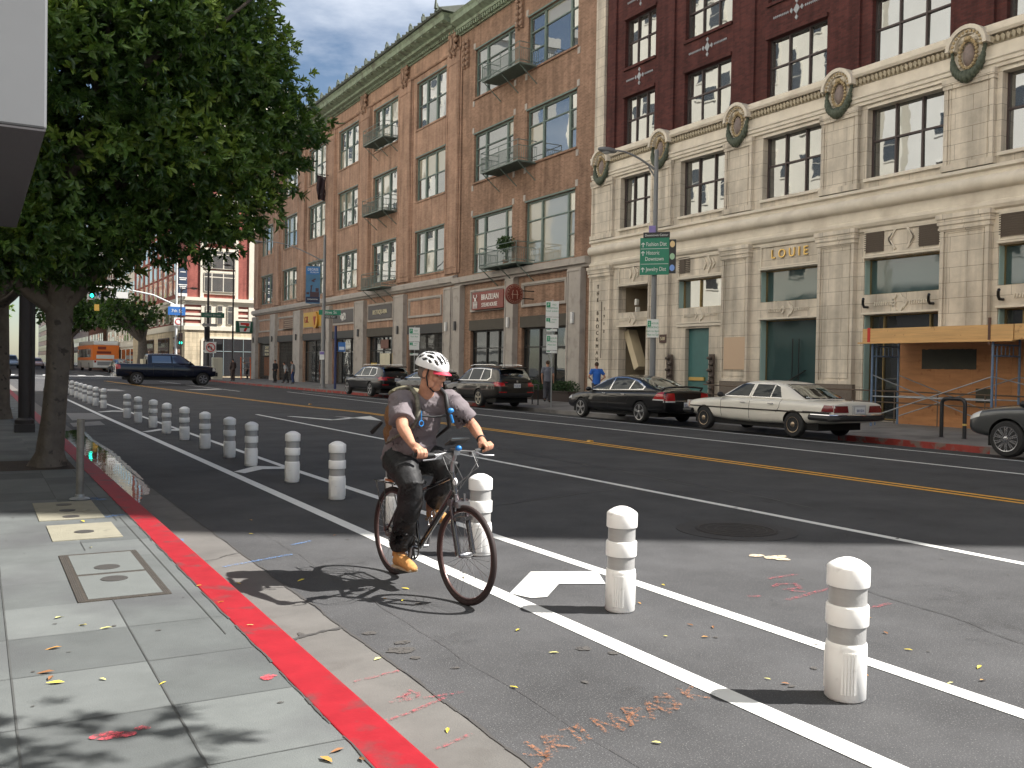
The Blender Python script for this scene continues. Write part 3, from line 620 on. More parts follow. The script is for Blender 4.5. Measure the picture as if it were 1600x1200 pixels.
# ================= brown brick building
bb_=empty('brown_brick_building',(FX,fy(70),.3),0,'long brown brick building with green iron balconies and street shops','building')
Yb0,Ym,Yb1=Y1s+.05,fy(51.3),fy(99.3)
wE=[(44.75,49.42),(38.5,43.3)]; wW=[(53.3,57.82),(61.08,65.65),(68.85,73.35),(76.6,81.15),(84.5,89.1),(92.5,97.0)]
shE=[(44.9,49.5),(38.7,43.5)]; shW=[(53.1,58.7),(61.0,66.3),(68.8,74.2),(76.5,82.2),(84.5,90.4),(92.4,97.6)]
for (nm,ya,yb,ws,sh_,mat_,rows_) in (('east_wall',Yb0,Ym,wE,shE,brE,((7.2,10.55),(12.6,15.45),(17.6,20.45))),('wall',Ym,Yb1,wW,shW,brW,((7.75,10.65),(12.7,15.62),(17.5,20.6)))):
    b=MB(); hs=[(fy(a),fy(c),fz(z0),fz(z1)) for a,c in ws for z0,z1 in rows_]+[(fy(a),fy(c),.13,fz(3.9)) for a,c in sh_]
    facade(b,FX+(.0 if mat_ is brW else .03),ya,yb,-.1,fz(22.9),hs,.32)
    if mat_ is brW: b.quad((FX,Yb1,-.1),(FX,Yb1,fz(22.9)),(FX+20,Yb1,fz(22.9)),(FX+20,Yb1,-.1))
    b.quad((FX,ya,fz(22.9)),(FX+20,ya,fz(22.9)),(FX+20,yb,fz(22.9)),(FX,yb,fz(22.9)))
    if mat_ is brE: b.quad((FX+20,Yb0,-.1),(FX+20,Yb1,-.1),(FX+20,Yb1,fz(22.9)),(FX+20,Yb0,fz(22.9)))
    b.build(nm,mat_,bb_,fixn=False)
    for wi,(a,c) in enumerate(ws):
        for r,(z0,z1) in enumerate(rows_):
            if mat_ is brW:
                window(bb_,FX+.2,fy(a),fy(c),fz(z0),fz(z1),[.36,.70] if wi<5 else [.34,.67],[.5],trimG,glW,.12,.2,blinds=.22,tilt=.012)
            else:
                window(bb_,FX+.2,fy(a),fy(c),fz(z0),fz(z1),[.16,.68] if wi==1 else [.18,.72],[[.36,.70],[.70],[.36,.70]],trimG,glW,.1,.16,blinds=.12 if not(wi==1 and r==0) else .9,tilt=.012)
            b=MB(); b.box(FX-.07,FX+.25,fy(a)-.08,fy(c)+.08,fz(z0)-.1,fz(z0)-.001); b.build('window_sill',mat_,bb_)
            b=MB(); b.box(FX-.02,FX+.2,fy(a)-.03,fy(c)+.03,fz(z1)+.001,fz(z1)+.09); b.build('window_head',trimG,bb_)
            if mat_ is brE:
                for y_ in (fy(a)-.12,fy(c)+.12):
                    for z_ in (fz(z0)-.28,fz(z1)+.28): b=MB(); b.box(FX+.005,FX+.05,y_-.11,y_+.11,z_-.16,z_+.16); b.build('corner_block',stG,bb_)
# pilasters of the orange brick section
pw=[(51.2,52.94),(58.5,60.6),(66.2,68.4),(73.95,76.2),(81.9,84.1),(89.9,92.1),(97.4,99.25)]
for i,(a,c) in enumerate(pw):
    b=MB(); b.box(FX-.14,FX,fy(a),fy(c),fz(7.45),fz(21.0)); b.box(FX-.06,FX,fy(a)-.16,fy(c)+.16,fz(7.45),fz(21.0))
    fr(b,FX-.14,fy(a)+.1,fy(c)-.1,fz(7.8),fz(20.4),.1,.035)
    b.build('pilaster',brW,bb_)
    b=MB(); zc=fz(21.6); ym=fy((a+c)/2)      # carved cartouche
    b.ell((FX-.22,ym,zc),(.16,.30,.62),12,8)
    for s in (-1,1):
        for (dy,dz,r) in ((.38,.45,.16),(.46,.1,.12),(.38,-.3,.15),(.25,-.7,.13),(.3,.72,.13)): b.ell((FX-.2,ym+s*dy,zc+dz),(.14,r,r*1.2),8,5)
    b.tube([(FX-.36,ym+.2*cos(t*.628),zc+.42*sin(t*.628)) for t in range(11)],.05,6)
    b.build('cartouche',stB,bb_,60)
for (ym_,z_) in ((50.5,20.5),(44.1,20.9),(37.9,20.9)):
    b=MB(); 
    for s in (-1,1):
        b.box(FX-.12,FX+.03,fy(ym_)+s*.22-.1,fy(ym_)+s*.22+.1,fz(z_)-.8,fz(z_)+.8)
        for k in range(5): b.ell((FX-.12,fy(ym_)+s*.22,fz(z_)-.6+k*.33),(.12,.15,.14),8,5)
    b.build('carved_bracket',stB,bb_,60)
run('string_course',[(FX,fz(21.05)),(FX-.1,fz(21.05)),(FX-.16,fz(21.12)),(FX-.16,fz(21.2)),(FX,fz(21.26))],Ym,Yb1,brW,bb_)
# belt above the shops
run('stone_belt',[(FX,fz(6.72)),(FX-.16,fz(6.74)),(FX-.22,fz(6.84)),(FX-.34,fz(6.9)),(FX-.36,fz(7.18)),(FX-.30,fz(7.26)),(FX,fz(7.34))],Ym,Yb1+.15,stG,bb_)
run('stone_belt',[(FX,fz(6.6)),(FX-.2,fz(6.62)),(FX-.22,fz(6.72)),(FX-.4,fz(6.76)),(FX-.42,fz(7.08)),(FX,fz(7.12))],Yb0,Ym,stG,bb_)
# roofline: dentils, gutter, tiled eaves
def cornice(y0,y1,zb,pr,nm,tile):
    run(nm,[(FX+.02,fz(zb)),(FX-.12,fz(zb)),(FX-.14,fz(zb+.2)),(FX-pr*.5,fz(zb+.28)),(FX-pr*.5,fz(zb+.45)),(FX-pr,fz(zb+.62)),(FX-pr,fz(zb+.9)),(FX-pr-.12,fz(zb+1.05)),(FX+.02,fz(zb+1.05))],y0,y1,corG,bb_)
    b=MB(); y_=y0+.1
    while y_<y1: b.box(FX-.32,FX-.1,y_,y_+.13,fz(zb+.06),fz(zb+.27)); y_+=.28
    b.build('dentils',corG,bb_)
    if tile:
        b=MB(); b.prism([(FX+1.6,fz(zb+1.06)),(FX-pr-.25,fz(zb+1.06)),(FX-pr-.3,fz(zb+1.16)),(FX+1.6,fz(zb+2.1))],'y',y0-.3,y1+.3)
        y_=y0
        while y_<y1: b.tube([(FX-pr-.3,y_,fz(zb+1.2)),(FX+1.4,y_,fz(zb+2.02))],.09,6); y_+=.62
        b.build('roof_tiles',M('dark_green_roof_tile',(.055,.065,.05),.6,var=.25,vscale=4),bb_)
        y_=y0+.3
        while y_<y1:
            b=MB(); b.box(FX-pr-.42,FX-pr-.2,y_-.09,y_+.09,fz(zb+1.1),fz(zb+1.42)); b.ell((FX-pr-.31,y_,fz(zb+1.48)),(.1,.1,.14),6,4); b.build('roof_finial',M('finial_green',(.09,.11,.085),.7),bb_); y_+=1.98
        b=MB(); y_=y0+.3
        while y_<y1: b.box(FX-pr+.05,FX-.15,y_,y_+.16,fz(zb+.5),fz(zb+.66)); y_+=.99
        b.build('eaves_brackets',corG,bb_)
cornice(fy(51.45),Yb1+.3,22.1,1.15,'roof_cornice',True)
cornice(Yb0,fy(51.3),21.85,.75,'roof_cornice',False)
b=MB(); b.tube([(FX-1.6,fy(51.6),fz(23.3)),(FX-1.6,fy(51.6),fz(24.1))],[.12,.02],7); b.build('roof_finial',MATS['finial_green'],bb_)
# balconies
def balcony(ya,yb,zf,pr=1.15,h=1.06):
    b=MB(); b.box(FX-pr,FX+.02,ya,yb,zf-.06,zf); 
    y_=ya
    while y_<yb: b.box(FX-pr,FX,y_,y_+.02,zf-.09,zf-.055); y_+=.16
    bal=b.build('balcony',iron,bb_)
    b=MB()
    for z_ in (zf+.12,zf+h*.72,zf+h):
        b.tube([(FX,ya,z_),(FX-pr,ya,z_),(FX-pr,yb,z_),(FX,yb,z_)],.024,5)
    y_=ya
    while y_<=yb+.01: b.tube([(FX-pr,y_,zf),(FX-pr,y_,zf+h*.72)],.013,4); y_+=.115
    x_=FX-pr
    while x_<FX: 
        for y_ in (ya,yb): b.tube([(x_,y_,zf),(x_,y_,zf+h*.72)],.013,4)
        x_+=.115
    for y_ in (ya,(ya+yb)/2,yb): b.tube([(FX-pr,y_,zf-.05),(FX-pr,y_,zf+h)],.024,5)
    b.build('railing',iron,bal)
    b=MB()
    for y_ in (ya+.1,(ya+yb)/2,yb-.1): b.tube([(FX-pr+.05,y_,zf-.06),(FX,y_,zf-.95)],.03,5)
    b.build('brace',iron,bal); return bal
for zf in (7.25,12.55,17.62): balcony(42.2,46.3,zf)
for zf in (7.25,12.6,17.7): balcony(60.95,64.8,zf)
# shop level
for i,(a,c) in enumerate([(50.33,51.45),(51.62,52.65),(43.9,44.85),(37.4,38.6),(58.95,60.7),(66.5,68.5),(74.35,76.3),(82.4,84.5),(90.55,92.3),(97.75,99.3)]):
    b=MB(); b.box(FX-.28,FX+.02,fy(a),fy(c),0,fz(6.6)); fr(b,FX-.28,fy(a),fy(c),.35,fz(6.55),.1,.04); b.box(FX-.34,FX,fy(a)-.04,fy(c)+.04,0,.6); b.build('shopfront_pillar',stG,bb_)
    b=MB(); b.box(FX-.42,FX-.32,fy((a+c)/2)-.09,fy((a+c)/2)+.09,fz(3.9),fz(4.45)); b.build('wall_lamp',M('dark_lamp',(.08,.08,.08),.4) if i not in (1,2,3) else M('white_lamp_box',(.7,.7,.68),.4),bb_)
awn=M('brown_awning_cloth',(.085,.075,.06),.85,var=.12,vscale=3); awn2=M('dark_grey_fascia',(.06,.058,.055),.7)
for i,(a,c) in enumerate(shE+shW):
    ya,yb=fy(a)+.02,fy(c)-.02; W_y=yb-ya
    b=MB(); b.box(FX-.1,FX+.02,ya,yb,fz(3.85),fz(4.45)); 
    b.build('fascia_awning',awn if i in (0,1,3) else awn2,bb_)
    b=MB(); fr(b,FX+.0,fy(a)+.3,fy(c)-.1,fz(4.95),fz(6.25),.12,.1); fr(b,FX+.0,fy(a)+.42,fy(c)-.22,fz(5.05),fz(6.12),.05,.05); b.build('sign_panel_frame',stG,bb_)
    cols=[[.3,.62],[.35,.66],[.25,.55,.8],[.2,.5,.8],[.3,.7],[.2,.5],[.4,.6],[.3,.7]][i]
    window(bb_,FX+.24,ya,yb,.16,fz(3.84),cols,[[.72]]*(len(cols)+1),M('black_shopframe',(.018,.016,.015),.5),glD,.08,.09,name='shopfront',tilt=.01)
    if i in (2,6,7): 
        b=MB(); y_=ya
        while y_<yb: b.box(FX+.1,FX+.125,y_,y_+.02,.32,fz(3.84)); y_+=.16
        z_=.5
        while z_<fz(3.8): b.box(FX+.11,FX+.12,ya,yb,z_,z_+.015); z_+=.3
        b.build('roll_shutter_grille',M('grille_metal',(.12,.11,.10),.5,metal=.5),bb_)
# shop interior posters and paper
def panel(parent,x,ya,yb,za,zb,m,name='poster',t=.01):
    b=MB(); b.box(x-t,x,ya,yb,za,zb); return b.build(name,m,parent)
ypos=M('yellow_poster',(.62,.42,.06),.6,var=.3,vscale=6); cpos=M('cream_poster',(.6,.55,.4),.6,var=.12,vscale=3); opos=M('orange_poster',(.60,.20,.06),.6,var=.3,vscale=2)
panel(bb_,FX+.17,fy(61.2),fy(61.9),.5,fz(2.6),ypos); panel(bb_,FX+.17,fy(62.3),fy(64.2),.45,fz(2.6),cpos); panel(bb_,FX+.17,fy(64.8),fy(66),.5,fz(1.9),ypos)
panel(bb_,FX+.17,fy(62.6),fy(64.1),fz(2.95),fz(3.6),M('faded_red_poster',(.16,.07,.05),.6))
panel(bb_,FX+.16,fy(93.2),fy(96.0),.5,fz(2.4),opos); panel(bb_,FX-.02,fy(92.6),fy(95.9),fz(3.75),fz(4.5),M('black_sign_board',(.012,.012,.012),.5)); panel(bb_,FX-.02,fy(92.6),fy(95.9),fz(2.5),fz(3.6),MATS['black_sign_board'])
for k,(s_,zz,t_) in enumerate((('SMOKE & GIFTS',4.25,.3),('SHOP',3.95,.3),('GRAND',3.35,.4),('OPENING',3.0,.4),('WELCOME',2.66,.32))):
    text(s_,t_*.95,(FX-.05,fy(94.25),fz(zz)),FACE,MATS['cream_letter'],.008,bb_,'lettering')
panel(bb_,FX+.1,fy(85.2),fy(85.7),.6,fz(2.5),opos)
# ---- shop signs (things of their own)
redsign=M('dark_red_sign',(.20,.035,.02),.45,var=.1,vscale=3); cream=MATS['cream_letter']; whitel=M('white_letter',(.85,.83,.78),.5)
o=empty('shop_sign',(FX-.15,fy(46.9),fz(5.5)),0,'dark red box sign with white steakhouse lettering beside the round sign','sign')
b=MB(); b.box(FX-.3,FX-.02,fy(45.0),fy(48.75),fz(5.02),fz(6.05)); b.build('sign_box',redsign,o,bevel=.02)
text('BRAZILIAN',.46,(FX-.31,fy(46.55),fz(5.70)),FACE,whitel,.012,o,sx=.92); text('STEAKHOUSE',.33,(FX-.31,fy(46.6),fz(5.26)),FACE,whitel,.012,o,sx=.92)
b=MB(); yc=fy(48.3)
for s in (-1,1):
    b.tube([(FX-.33,yc+s*.16,fz(5.9)),(FX-.33,yc+s*.2,fz(5.78)),(FX-.33,yc,fz(5.62))],.03,5); b.tube([(FX-.33,yc+s*.22,fz(5.5)),(FX-.33,yc+s*.22,fz(5.1))],.022,5); b.tube([(FX-.33,yc+s*.09,fz(5.6)),(FX-.33,yc+s*.09,fz(5.1))],.022,5)
b.tube([(FX-.33,yc-.24,fz(5.32)),(FX-.33,yc+.24,fz(5.32))],.02,5); b.ell((FX-.33,yc,fz(5.62)),(.03,.09,.09),8,5); b.build('emblem',whitel,o)
o=empty('blade_sign',(24.0,44.35,5.45),0,'round dark red blade sign projecting over the pavement beside the steakhouse sign','sign')
yb_=41.9; cx=24.1
b=MB(); b.lathe([(.50,-.08),(.52,-.07),(.52,.07),(.50,.08)],(cx,yb_,fz(5.5)),36,0,'y'); b.build('sign_disc',redsign,o,30)
b=MB(); b.lathe([(.46,-.085),(.48,-.085),(.48,-.095),(.46,-.095)],(cx,yb_,fz(5.5)),36,0,'y',False)
for s in (-1,1): b.tube([(cx+s*.14,yb_-.1,fz(5.5)-.25),(cx+s*.14,yb_-.1,fz(5.5)+.1),(cx+s*.1,yb_-.1,fz(5.5)+.2)],.02,5)
b.tube([(cx-.2,yb_-.1,fz(5.5)-.02),(cx+.2,yb_-.1,fz(5.5)-.02)],.02,5); b.build('emblem',M('dull_cream',(.5,.33,.24),.6),o)
for k,ch in enumerate('BRAZILIAN'):
    a_=pi-(k+.7)*pi/9.4; text(ch,.12,(cx+.39*cos(a_),yb_-.09,fz(5.5)+.39*sin(a_)),Matrix.Rotation(0,3,'Y')@basis((sin(a_),0,-cos(a_)),(cos(a_),0,sin(a_))),MATS['dull_cream'],.006,o,'letter')
for k,ch in enumerate('STEAKHOUSE'):
    a_=pi+(k+.7)*pi/10.4; text(ch,.11,(cx+.39*cos(a_),yb_-.09,fz(5.5)+.39*sin(a_)),basis((-sin(a_),0,cos(a_)),(-cos(a_),0,-sin(a_))),MATS['dull_cream'],.006,o,'letter')
b=MB(); b.tube([(cx+.5,yb_,fz(5.5)+.2),(FX-.2,yb_,fz(5.5)+.2)],.03,6); b.tube([(cx+.5,yb_,fz(5.5)-.2),(FX-.2,yb_,fz(5.5)-.2)],.03,6); b.build('bracket',MATS['black_metal'],o)
o=empty('shop_sign',(FX-.1,fy(63.7),fz(5.6)),0,'grey sign panel with pale capitals B.S.TAQU-RIA over a shopfront','sign')
b=MB(); b.box(FX-.1,FX-.03,fy(61.5),fy(66.0),fz(5.12),fz(6.1)); b.build('sign_board',M('grey_board',(.10,.09,.085),.6),o)
text('B.S.TAQU-RIA',.46,(FX-.11,fy(63.7),fz(5.6)),FACE,cream,.02,o,sx=.98)
o=empty('shop_sign',(FX-.1,fy(71.5),fz(5.6)),0,'grey sign panel with a white handwritten flourish over a shopfront','sign')
b=MB(); b.box(FX-.1,FX-.03,fy(69.2),fy(74.0),fz(5.12),fz(6.1)); b.build('sign_board',MATS['grey_board'],o)
b=MB(); yc=fy(71.5)
b.tube([(FX-.12,yc+.55-.05*t+.16*sin(t*1.5),fz(5.6)+.27*cos(t*1.15)) for t in range(24)],.028,5); b.tube([(FX-.12,yc+.3,fz(5.25)),(FX-.12,yc-.7,fz(5.38))],.02,5); b.build('script',whitel,o)
o=empty('shop_sign',(FX-.1,fy(80),fz(5.6)),0,'yellow sign board with dark red letters and a round yellow shield','sign')
b=MB(); b.box(FX-.12,FX-.03,fy(77),fy(81.9),fz(5.0),fz(6.3)); b.build('sign_board',M('yellow_sign',(.50,.31,.05),.5),o)
text('GIL',.8,(FX-.13,fy(81.0),fz(5.65)),FACE,M('dark_red_letter',(.30,.02,.02),.5),.02,o,sx=1.0)
b=MB(); b.lathe([(.7,-.25),(.7,0)],(FX-.05,fy(78.2),fz(5.55)),24,0,'x'); b.build('round_shield',M('deep_yellow_sign',(.55,.27,.03),.5),o,30)
b=MB(); b.prism([(fy(78.2)-.3,fz(5.85)),(fy(78.2)+.3,fz(5.85)),(fy(78.2),fz(5.1))],'x',FX-.34,FX-.3); b.build('emblem',MATS['dark_red_letter'],o)
o=empty('shop_sign',(FX-.1,fy(87),fz(5.6)),0,'faded brown sign panel with rows of small lines near the far corner','sign')
b=MB(); b.box(FX-.1,FX-.03,fy(84.8),fy(88.3),fz(4.9),fz(6.0)); b.build('sign_board',M('faded_brown_board',(.17,.105,.07),.7),o)
b=MB()
for k in range(5): b.box(FX-.115,FX-.1,fy(85),fy(88.1-.3*(k%2)),fz(5.05+.19*k),fz(5.12+.19*k))
b.build('lettering',M('faded_letter',(.34,.26,.2),.7),o)
o=empty('corner_sign',(FX-.8,fy(98),fz(5.9)),0,'projecting store sign with a red numeral seven in a green and white frame','sign')
xa,xb=FX-2.0,FX-.2; yq=fy(99.2); zc=fz(5.55)
b=MB(); b.box(xa,xb,yq-.18,yq+.18,zc-.62,zc+.62); b.build('sign_box',M('dark_green_sign',(.02,.10,.06),.4),o,bevel=.03)
xm=(xa+xb)/2
b=MB(); b.prism([(xm-.62,zc+.52),(xm+.62,zc+.52),(xm+.5,zc-.52),(xm-.5,zc-.52)],'y',yq-.2,yq-.181); b.build('sign_face',M('white_face',(.75,.75,.72),.5),o)
b=MB(); b.prism([(xm-.45,zc+.42),(xm+.45,zc+.42),(xm+.45,zc+.2),(xm+.08,zc-.46),(xm-.16,zc-.46),(xm+.12,zc+.2),(xm-.45,zc+.2)],'y',yq-.215,yq-.2); b.build('numeral',M('sign_red',(.62,.03,.02),.5),o)
b=MB(); b.box(xm-.55,xm+.5,yq-.222,yq-.212,zc-.1,zc+.08); b.build('word_band',M('sign_green',(.02,.22,.10),.5),o)
# ---- things on the balconies
o=empty('potted_bush',(FX-.42,fy(44.6),fz(7.25)),0,'leafy potted bush on the lowest right-hand balcony','plant')
# ================= red and white corner building across the cross street
RX,RY=21.42,115.0
rb=empty('corner_building',(RX,RY,.15),0,'red brick corner building with cream stone bands and a cream base beyond the side street','building')
redb=brickmat('red_brick',(.34,.10,.08),(.27,.08,.065),(.36,.18,.14)); crm=M('cream_trim',(.68,.63,.52),.65,var=.08,vscale=2); tan=stonemat('tan_stone_base',(.62,.52,.36),(.38,.30,.2),1.3,.5,.015)
gl2=glassmat('far_glass',(.10,.11,.11),.05,.05,.6,.25); gl3=glassmat('far_dark_glass',(.02,.025,.03),.05,.05,.6,.12)
b=MB(); b.box(RX,RX+24,RY,RY+42,0,27); b.build('wall',redb,rb)
b=MB(); b.box(RX-.12,RX+24,RY-.12,RY+42,0,5.6); b.build('stone_base',tan,rb)
b=MB()
b.box(RX-.25,RX+24,RY-.25,RY+42,5.62,6.1); b.box(RX-.4,RX+24,RY-.4,RY+42,9.1,9.5); b.box(RX-.2,RX+24,RY-.2,RY+42,8.85,9.1)
for z_ in (6.1,): pass
for (xa,xb) in ((23.15,27.5),): b.box(xa,xb,RY-.14,RY+.1,6.1,8.85)
for k,z_ in enumerate((6.1,6.85,7.35,8.05,8.6)): b.box(RX-.1,RX+24,RY-.1,RY+42,z_+.0,z_+(.28 if k else .32))
b.box(28.75,29.6,RY-.16,RY+.1,6.1,27); 
b.box(23.0,23.4,RY-.16,RY+.1,9.5,25); b.box(27.1,27.45,RY-.16,RY+.1,9.5,25)
for z_ in (9.95,12.55,15.2,18.4,21.6): b.box(23.4,27.1,RY-.13,RY+.1,z_,z_+.28)
b.box(RX-.6,RX+24,RY-.6,RY+42,25.5,26.4)
b.build('stone_trim',crm,rb)
def win_y(parent,xa,xb,za,zb,y,cols,rows,fm,gm,fw=.12,name='window'):
    b=MB(); b.box(xa,xb,y-.12,y-.02,za,zb); g=MB()
    xs=[xa+(xb-xa)*c for c in [0]+cols+[1]]; zs=[za+(zb-za)*c for c in [0]+rows+[1]]
    for i in range(len(xs)-1):
        for j in range(len(zs)-1): t=random.uniform(-.01,.01); g.quad((xs[i]+fw/2,y-.13+t,zs[j]+fw/2),(xs[i+1]-fw/2,y-.13-t,zs[j]+fw/2),(xs[i+1]-fw/2,y-.13-t,zs[j+1]-fw/2),(xs[i]+fw/2,y-.13+t,zs[j+1]-fw/2))
    o=b.build(name,fm,parent); g.build('pane',gm,o,fixn=False)
def win_x(parent,ya,yb,za,zb,x,cols,rows,fm,gm,fw=.12,name='window',s=-1):
    b=MB(); b.box(min(x,x+s*.1),max(x,x+s*.1),ya,yb,za,zb); g=MB()
    ys_=[ya+(yb-ya)*c for c in [0]+cols+[1]]; zs=[za+(zb-za)*c for c in [0]+rows+[1]]
    for i in range(len(ys_)-1):
        for j in range(len(zs)-1): t=random.uniform(-.01,.01); X=x+s*.112; g.quad((X+t,ys_[i]+fw/2,zs[j]+fw/2),(X-t,ys_[i+1]-fw/2,zs[j]+fw/2),(X-t,ys_[i+1]-fw/2,zs[j+1]-fw/2),(X+t,ys_[i]+fw/2,zs[j+1]-fw/2))
    o=b.build(name,fm,parent); g.build('pane',gm,o,fixn=False)
for z0,z1 in ((10.25,12.5),(13,15.2),(16,18.3),(19.2,21.5)):
    win_y(rb,23.42,27.05,z0,z1,RY-.12,[.25,.62],[.78],crm,gl2,.12); win_y(rb,29.6,31.4,z0,z1,RY-.12,[.5],[.6],crm,gl2,.12)
    for ya in (120,123.6,127.4,131,135.2,139,143,147.5,151.5): win_x(rb,ya+.3,ya+2.3,z0-.1,z1+.1,RX,[.5],[.72],crm,gl2,.14)
for xa in (23.7,25.0,26.2): win_y(rb,xa,xa+.62,6.4,8.6,RY-.14,[],[.7],crm,gl2,.07)
for ya in (117.2,121,125,129,133.5,138,142.5,147,151.5): win_x(rb,ya,ya+2.6,6.6,8.8,RX-.1,[.25,.5,.75],[],crm,gl3,.14)
for ya,yb in ((116.8,122),(125,133),(137,146)):
    win_x(rb,ya,yb,.3,4.85,RX-.13,[.3,.7],[.7],trimB,gl3,.3,name='shop_window')
for xa,xb in ((23.4,30.5),(33,41)):
    b=MB(); b.prism([(xa,.2),(xb,.2),(xb,4.3),(xb-.3,4.65),(xa+.3,4.65),(xa,4.3)],'y',RY-.16,RY-.13); w_=b.build('shop_window',gl3,rb)
    b=MB()
    for k in range(1,6): b.box(xa+(xb-xa)*k/6-.03,xa+(xb-xa)*k/6+.03,RY-.2,RY-.16,.2,4.6)
    b.box(xa,xb,RY-.2,RY-.161,3.1,3.18); b.build('glazing_bars',M('grey_bars',(.25,.3,.3),.4),w_)
    b=MB(); b.prism([(x_,z_) for x_,z_ in [(xa,.2),(xa-.25,.2),(xa-.25,4.5),(xa+.25,4.9),(xb-.25,4.9),(xb+.25,4.5),(xb+.25,.2),(xb,.2),(xb,4.3),(xb-.3,4.65),(xa+.3,4.65),(xa,4.3)]],'y',RY-.2,RY-.12); b.build('arched_surround',crm,w_)
o=empty('wall_banner',(RX-.2,RY+1,8),0,'dark blue banner with white lines hanging on the red corner building','banner')
b=MB(); b.box(RX-1.0,RX-.0,RY-.6,RY-.5,9.5,12.9); b.build('banner_cloth',M('dark_blue_banner',(.03,.05,.09),.6),o)
b=MB()
for k,(w_,z_) in enumerate(((.3,12.3),(.42,11.6),(.36,11.4),(.5,10.8),(.4,10.6),(.3,10.4))): b.box(RX-.5-w_,RX-.5+w_,RY-.62,RY-.601,z_,z_+.1)
b.box(RX-1.0,RX,RY-.62,RY-.601,9.5,9.85)
b.build('lettering',whitel,o)
# other blocks further down the far side, along the street and its end
def block(x0,x1,y0,y1,h,m,wm,gm,label,face='x-',fl=3.7,z0=5.2,sp=3.2,w=1.7,wh=2.1,base=None,root=None,rows=99,cap=None,ymax=None):
    o=root or empty('building',((x0+x1)/2,y0,0),0,label,'building')
    b=MB(); b.box(x0,x1,y0,y1,0,h); b.build('wall',m,o)
    b=MB(); b.box(x0-.35,x1+.35,y0-.35,y1+.35,h-.9,h+.01+.4); b.box(x0-.2,x1+.2,y0-.2,y1+.2,z0-1.0,z0-.6); b.build('cornice',cap or m,o)
    xw = x0 if face=='x-' else x1; s=-1 if face=='x-' else 1
    wins=[]; z=z0; r=0
    while z+wh<h-1.2 and r<rows:
        y=y0+1.2
        while y+w<y1-.8: wins.append((0,y,z)); y+=sp
        if face=='x-':
            x=x0+1.3
            while x+w<x1-1: wins.append((1,x,z)); x+=sp
        z+=fl; r+=1
    def wmesh(kind):
        f=MB(); g=MB()
        if kind==0:
            f.box(min(0,s*.07),max(0,s*.07),-.1,w+.1,-.12,wh+.1)
            for k in range(2): t=random.uniform(-.012,.012); g.quad((s*.085+t,0,wh*k/2+.03),(s*.085-t,w,wh*k/2+.03),(s*.085-t,w,wh*(k+1)/2-.03),(s*.085+t,0,wh*(k+1)/2-.03))
        else: f.box(-.1,w+.1,-.07,0,-.12,wh+.1); g.quad((0,-.085,0),(w,-.085,0),(w,-.085,wh),(0,-.085,wh))
        return f.mesh('window',wm),g.mesh('pane',gm,fixn=False)
    WM={k:[wmesh(k) for _ in range(4)] for k in (0,1)}
    wins.sort(key=lambda q:(q[2]*q[2]*.3+((q[1] if q[0]==0 else y0))**2)); rest=MB(); restg=MB()
    for i_,(k,a,z) in enumerate(wins):
        p_=(xw,a,z) if k==0 else (a,y0,z)
        if i_<92:
            fm_,gm_=WM[k][i_%4]; fo=bpy.data.objects.new('window',fm_); go=bpy.data.objects.new('pane',gm_); COL.objects.link(fo); COL.objects.link(go); fo.parent=o; go.parent=fo; fo.location=Vector(p_)-wloc(o)
        else:
            fm_,gm_=WM[k][i_%4]
            for mb_,me_ in ((rest,fm_),(restg,gm_)): mb_.add([v.co+Vector(p_) for v in me_.vertices],[tuple(q.vertices) for q in me_.polygons])
    if rest.v: f=rest.build('remaining_windows',wm,o); f['kind']='stuff'; g=restg.build('remaining_panes',gm,f,fixn=False); g['kind']='stuff'
    b=MB(); y=y0+.8
    while y+5<y1: b.box(min(xw,xw+s*.05),max(xw,xw+s*.05),y,y+4.2,.3,z0-1.4); y+=5.4
    b.build('shopfronts',gl3,o)
    return o
crmw=M('cream_render',(.78,.735,.63),.75,var=.1,vscale=.4); grw=M('pale_grey_render',(.62,.60,.55),.75,var=.1,vscale=.4); whw=M('white_render',(.80,.78,.73),.75,var=.08,vscale=.4)
brn=brickmat('far_brown_brick',(.32,.17,.11),(.25,.13,.09),(.3,.2,.15)); dkw=M('dark_surround',(.2,.18,.15),.7)
block(RX+.4,RX+24,158,196,48,crmw,crmw,gl3,'tall cream building behind the round street tree')
block(RX,RX+24,197,226,34,brn,crmw,gl3,'far brown brick block above the bus roof')
block(RX+.2,RX+24,227,275,52,grw,grw,gl3,'tall pale grey block far down the street beyond the brown one')
block(RX,RX+24,276,420,30,crmw,dkw,gl3,'low cream row at the far end of the street')
o=empty('vertical_blade_sign',(RX-1.0,205,14),0,'tall rusty red vertical sign with white letters on the far brown block','sign')
b=MB(); b.box(RX-2.2,RX-.2,204.7,205.3,9,26); b.build('sign_box',M('rust_red_sign',(.22,.06,.045),.5),o)
for k,ch in enumerate('HOTEL'): text(ch,2.2,(RX-1.2,204.6,24-3.1*k),SIDE,whitel,.05,o,'letter')
o=empty('hanging_shop_sign',(RX-2,180,9),0,'small white shop sign with blue letters hanging high over the far pavement','sign')
b=MB(); b.box(RX-4.6,RX-.4,180,180.3,12.6,14.2); b.box(RX-3.2,RX-1.6,180,180.3,20.5,24); b.build('sign_board',MATS['white_face'],o)
text('TEA',1.2,(RX-2.5,179.9,13.4),SIDE,M('blue_letter',(.05,.12,.35),.5),.03,o)
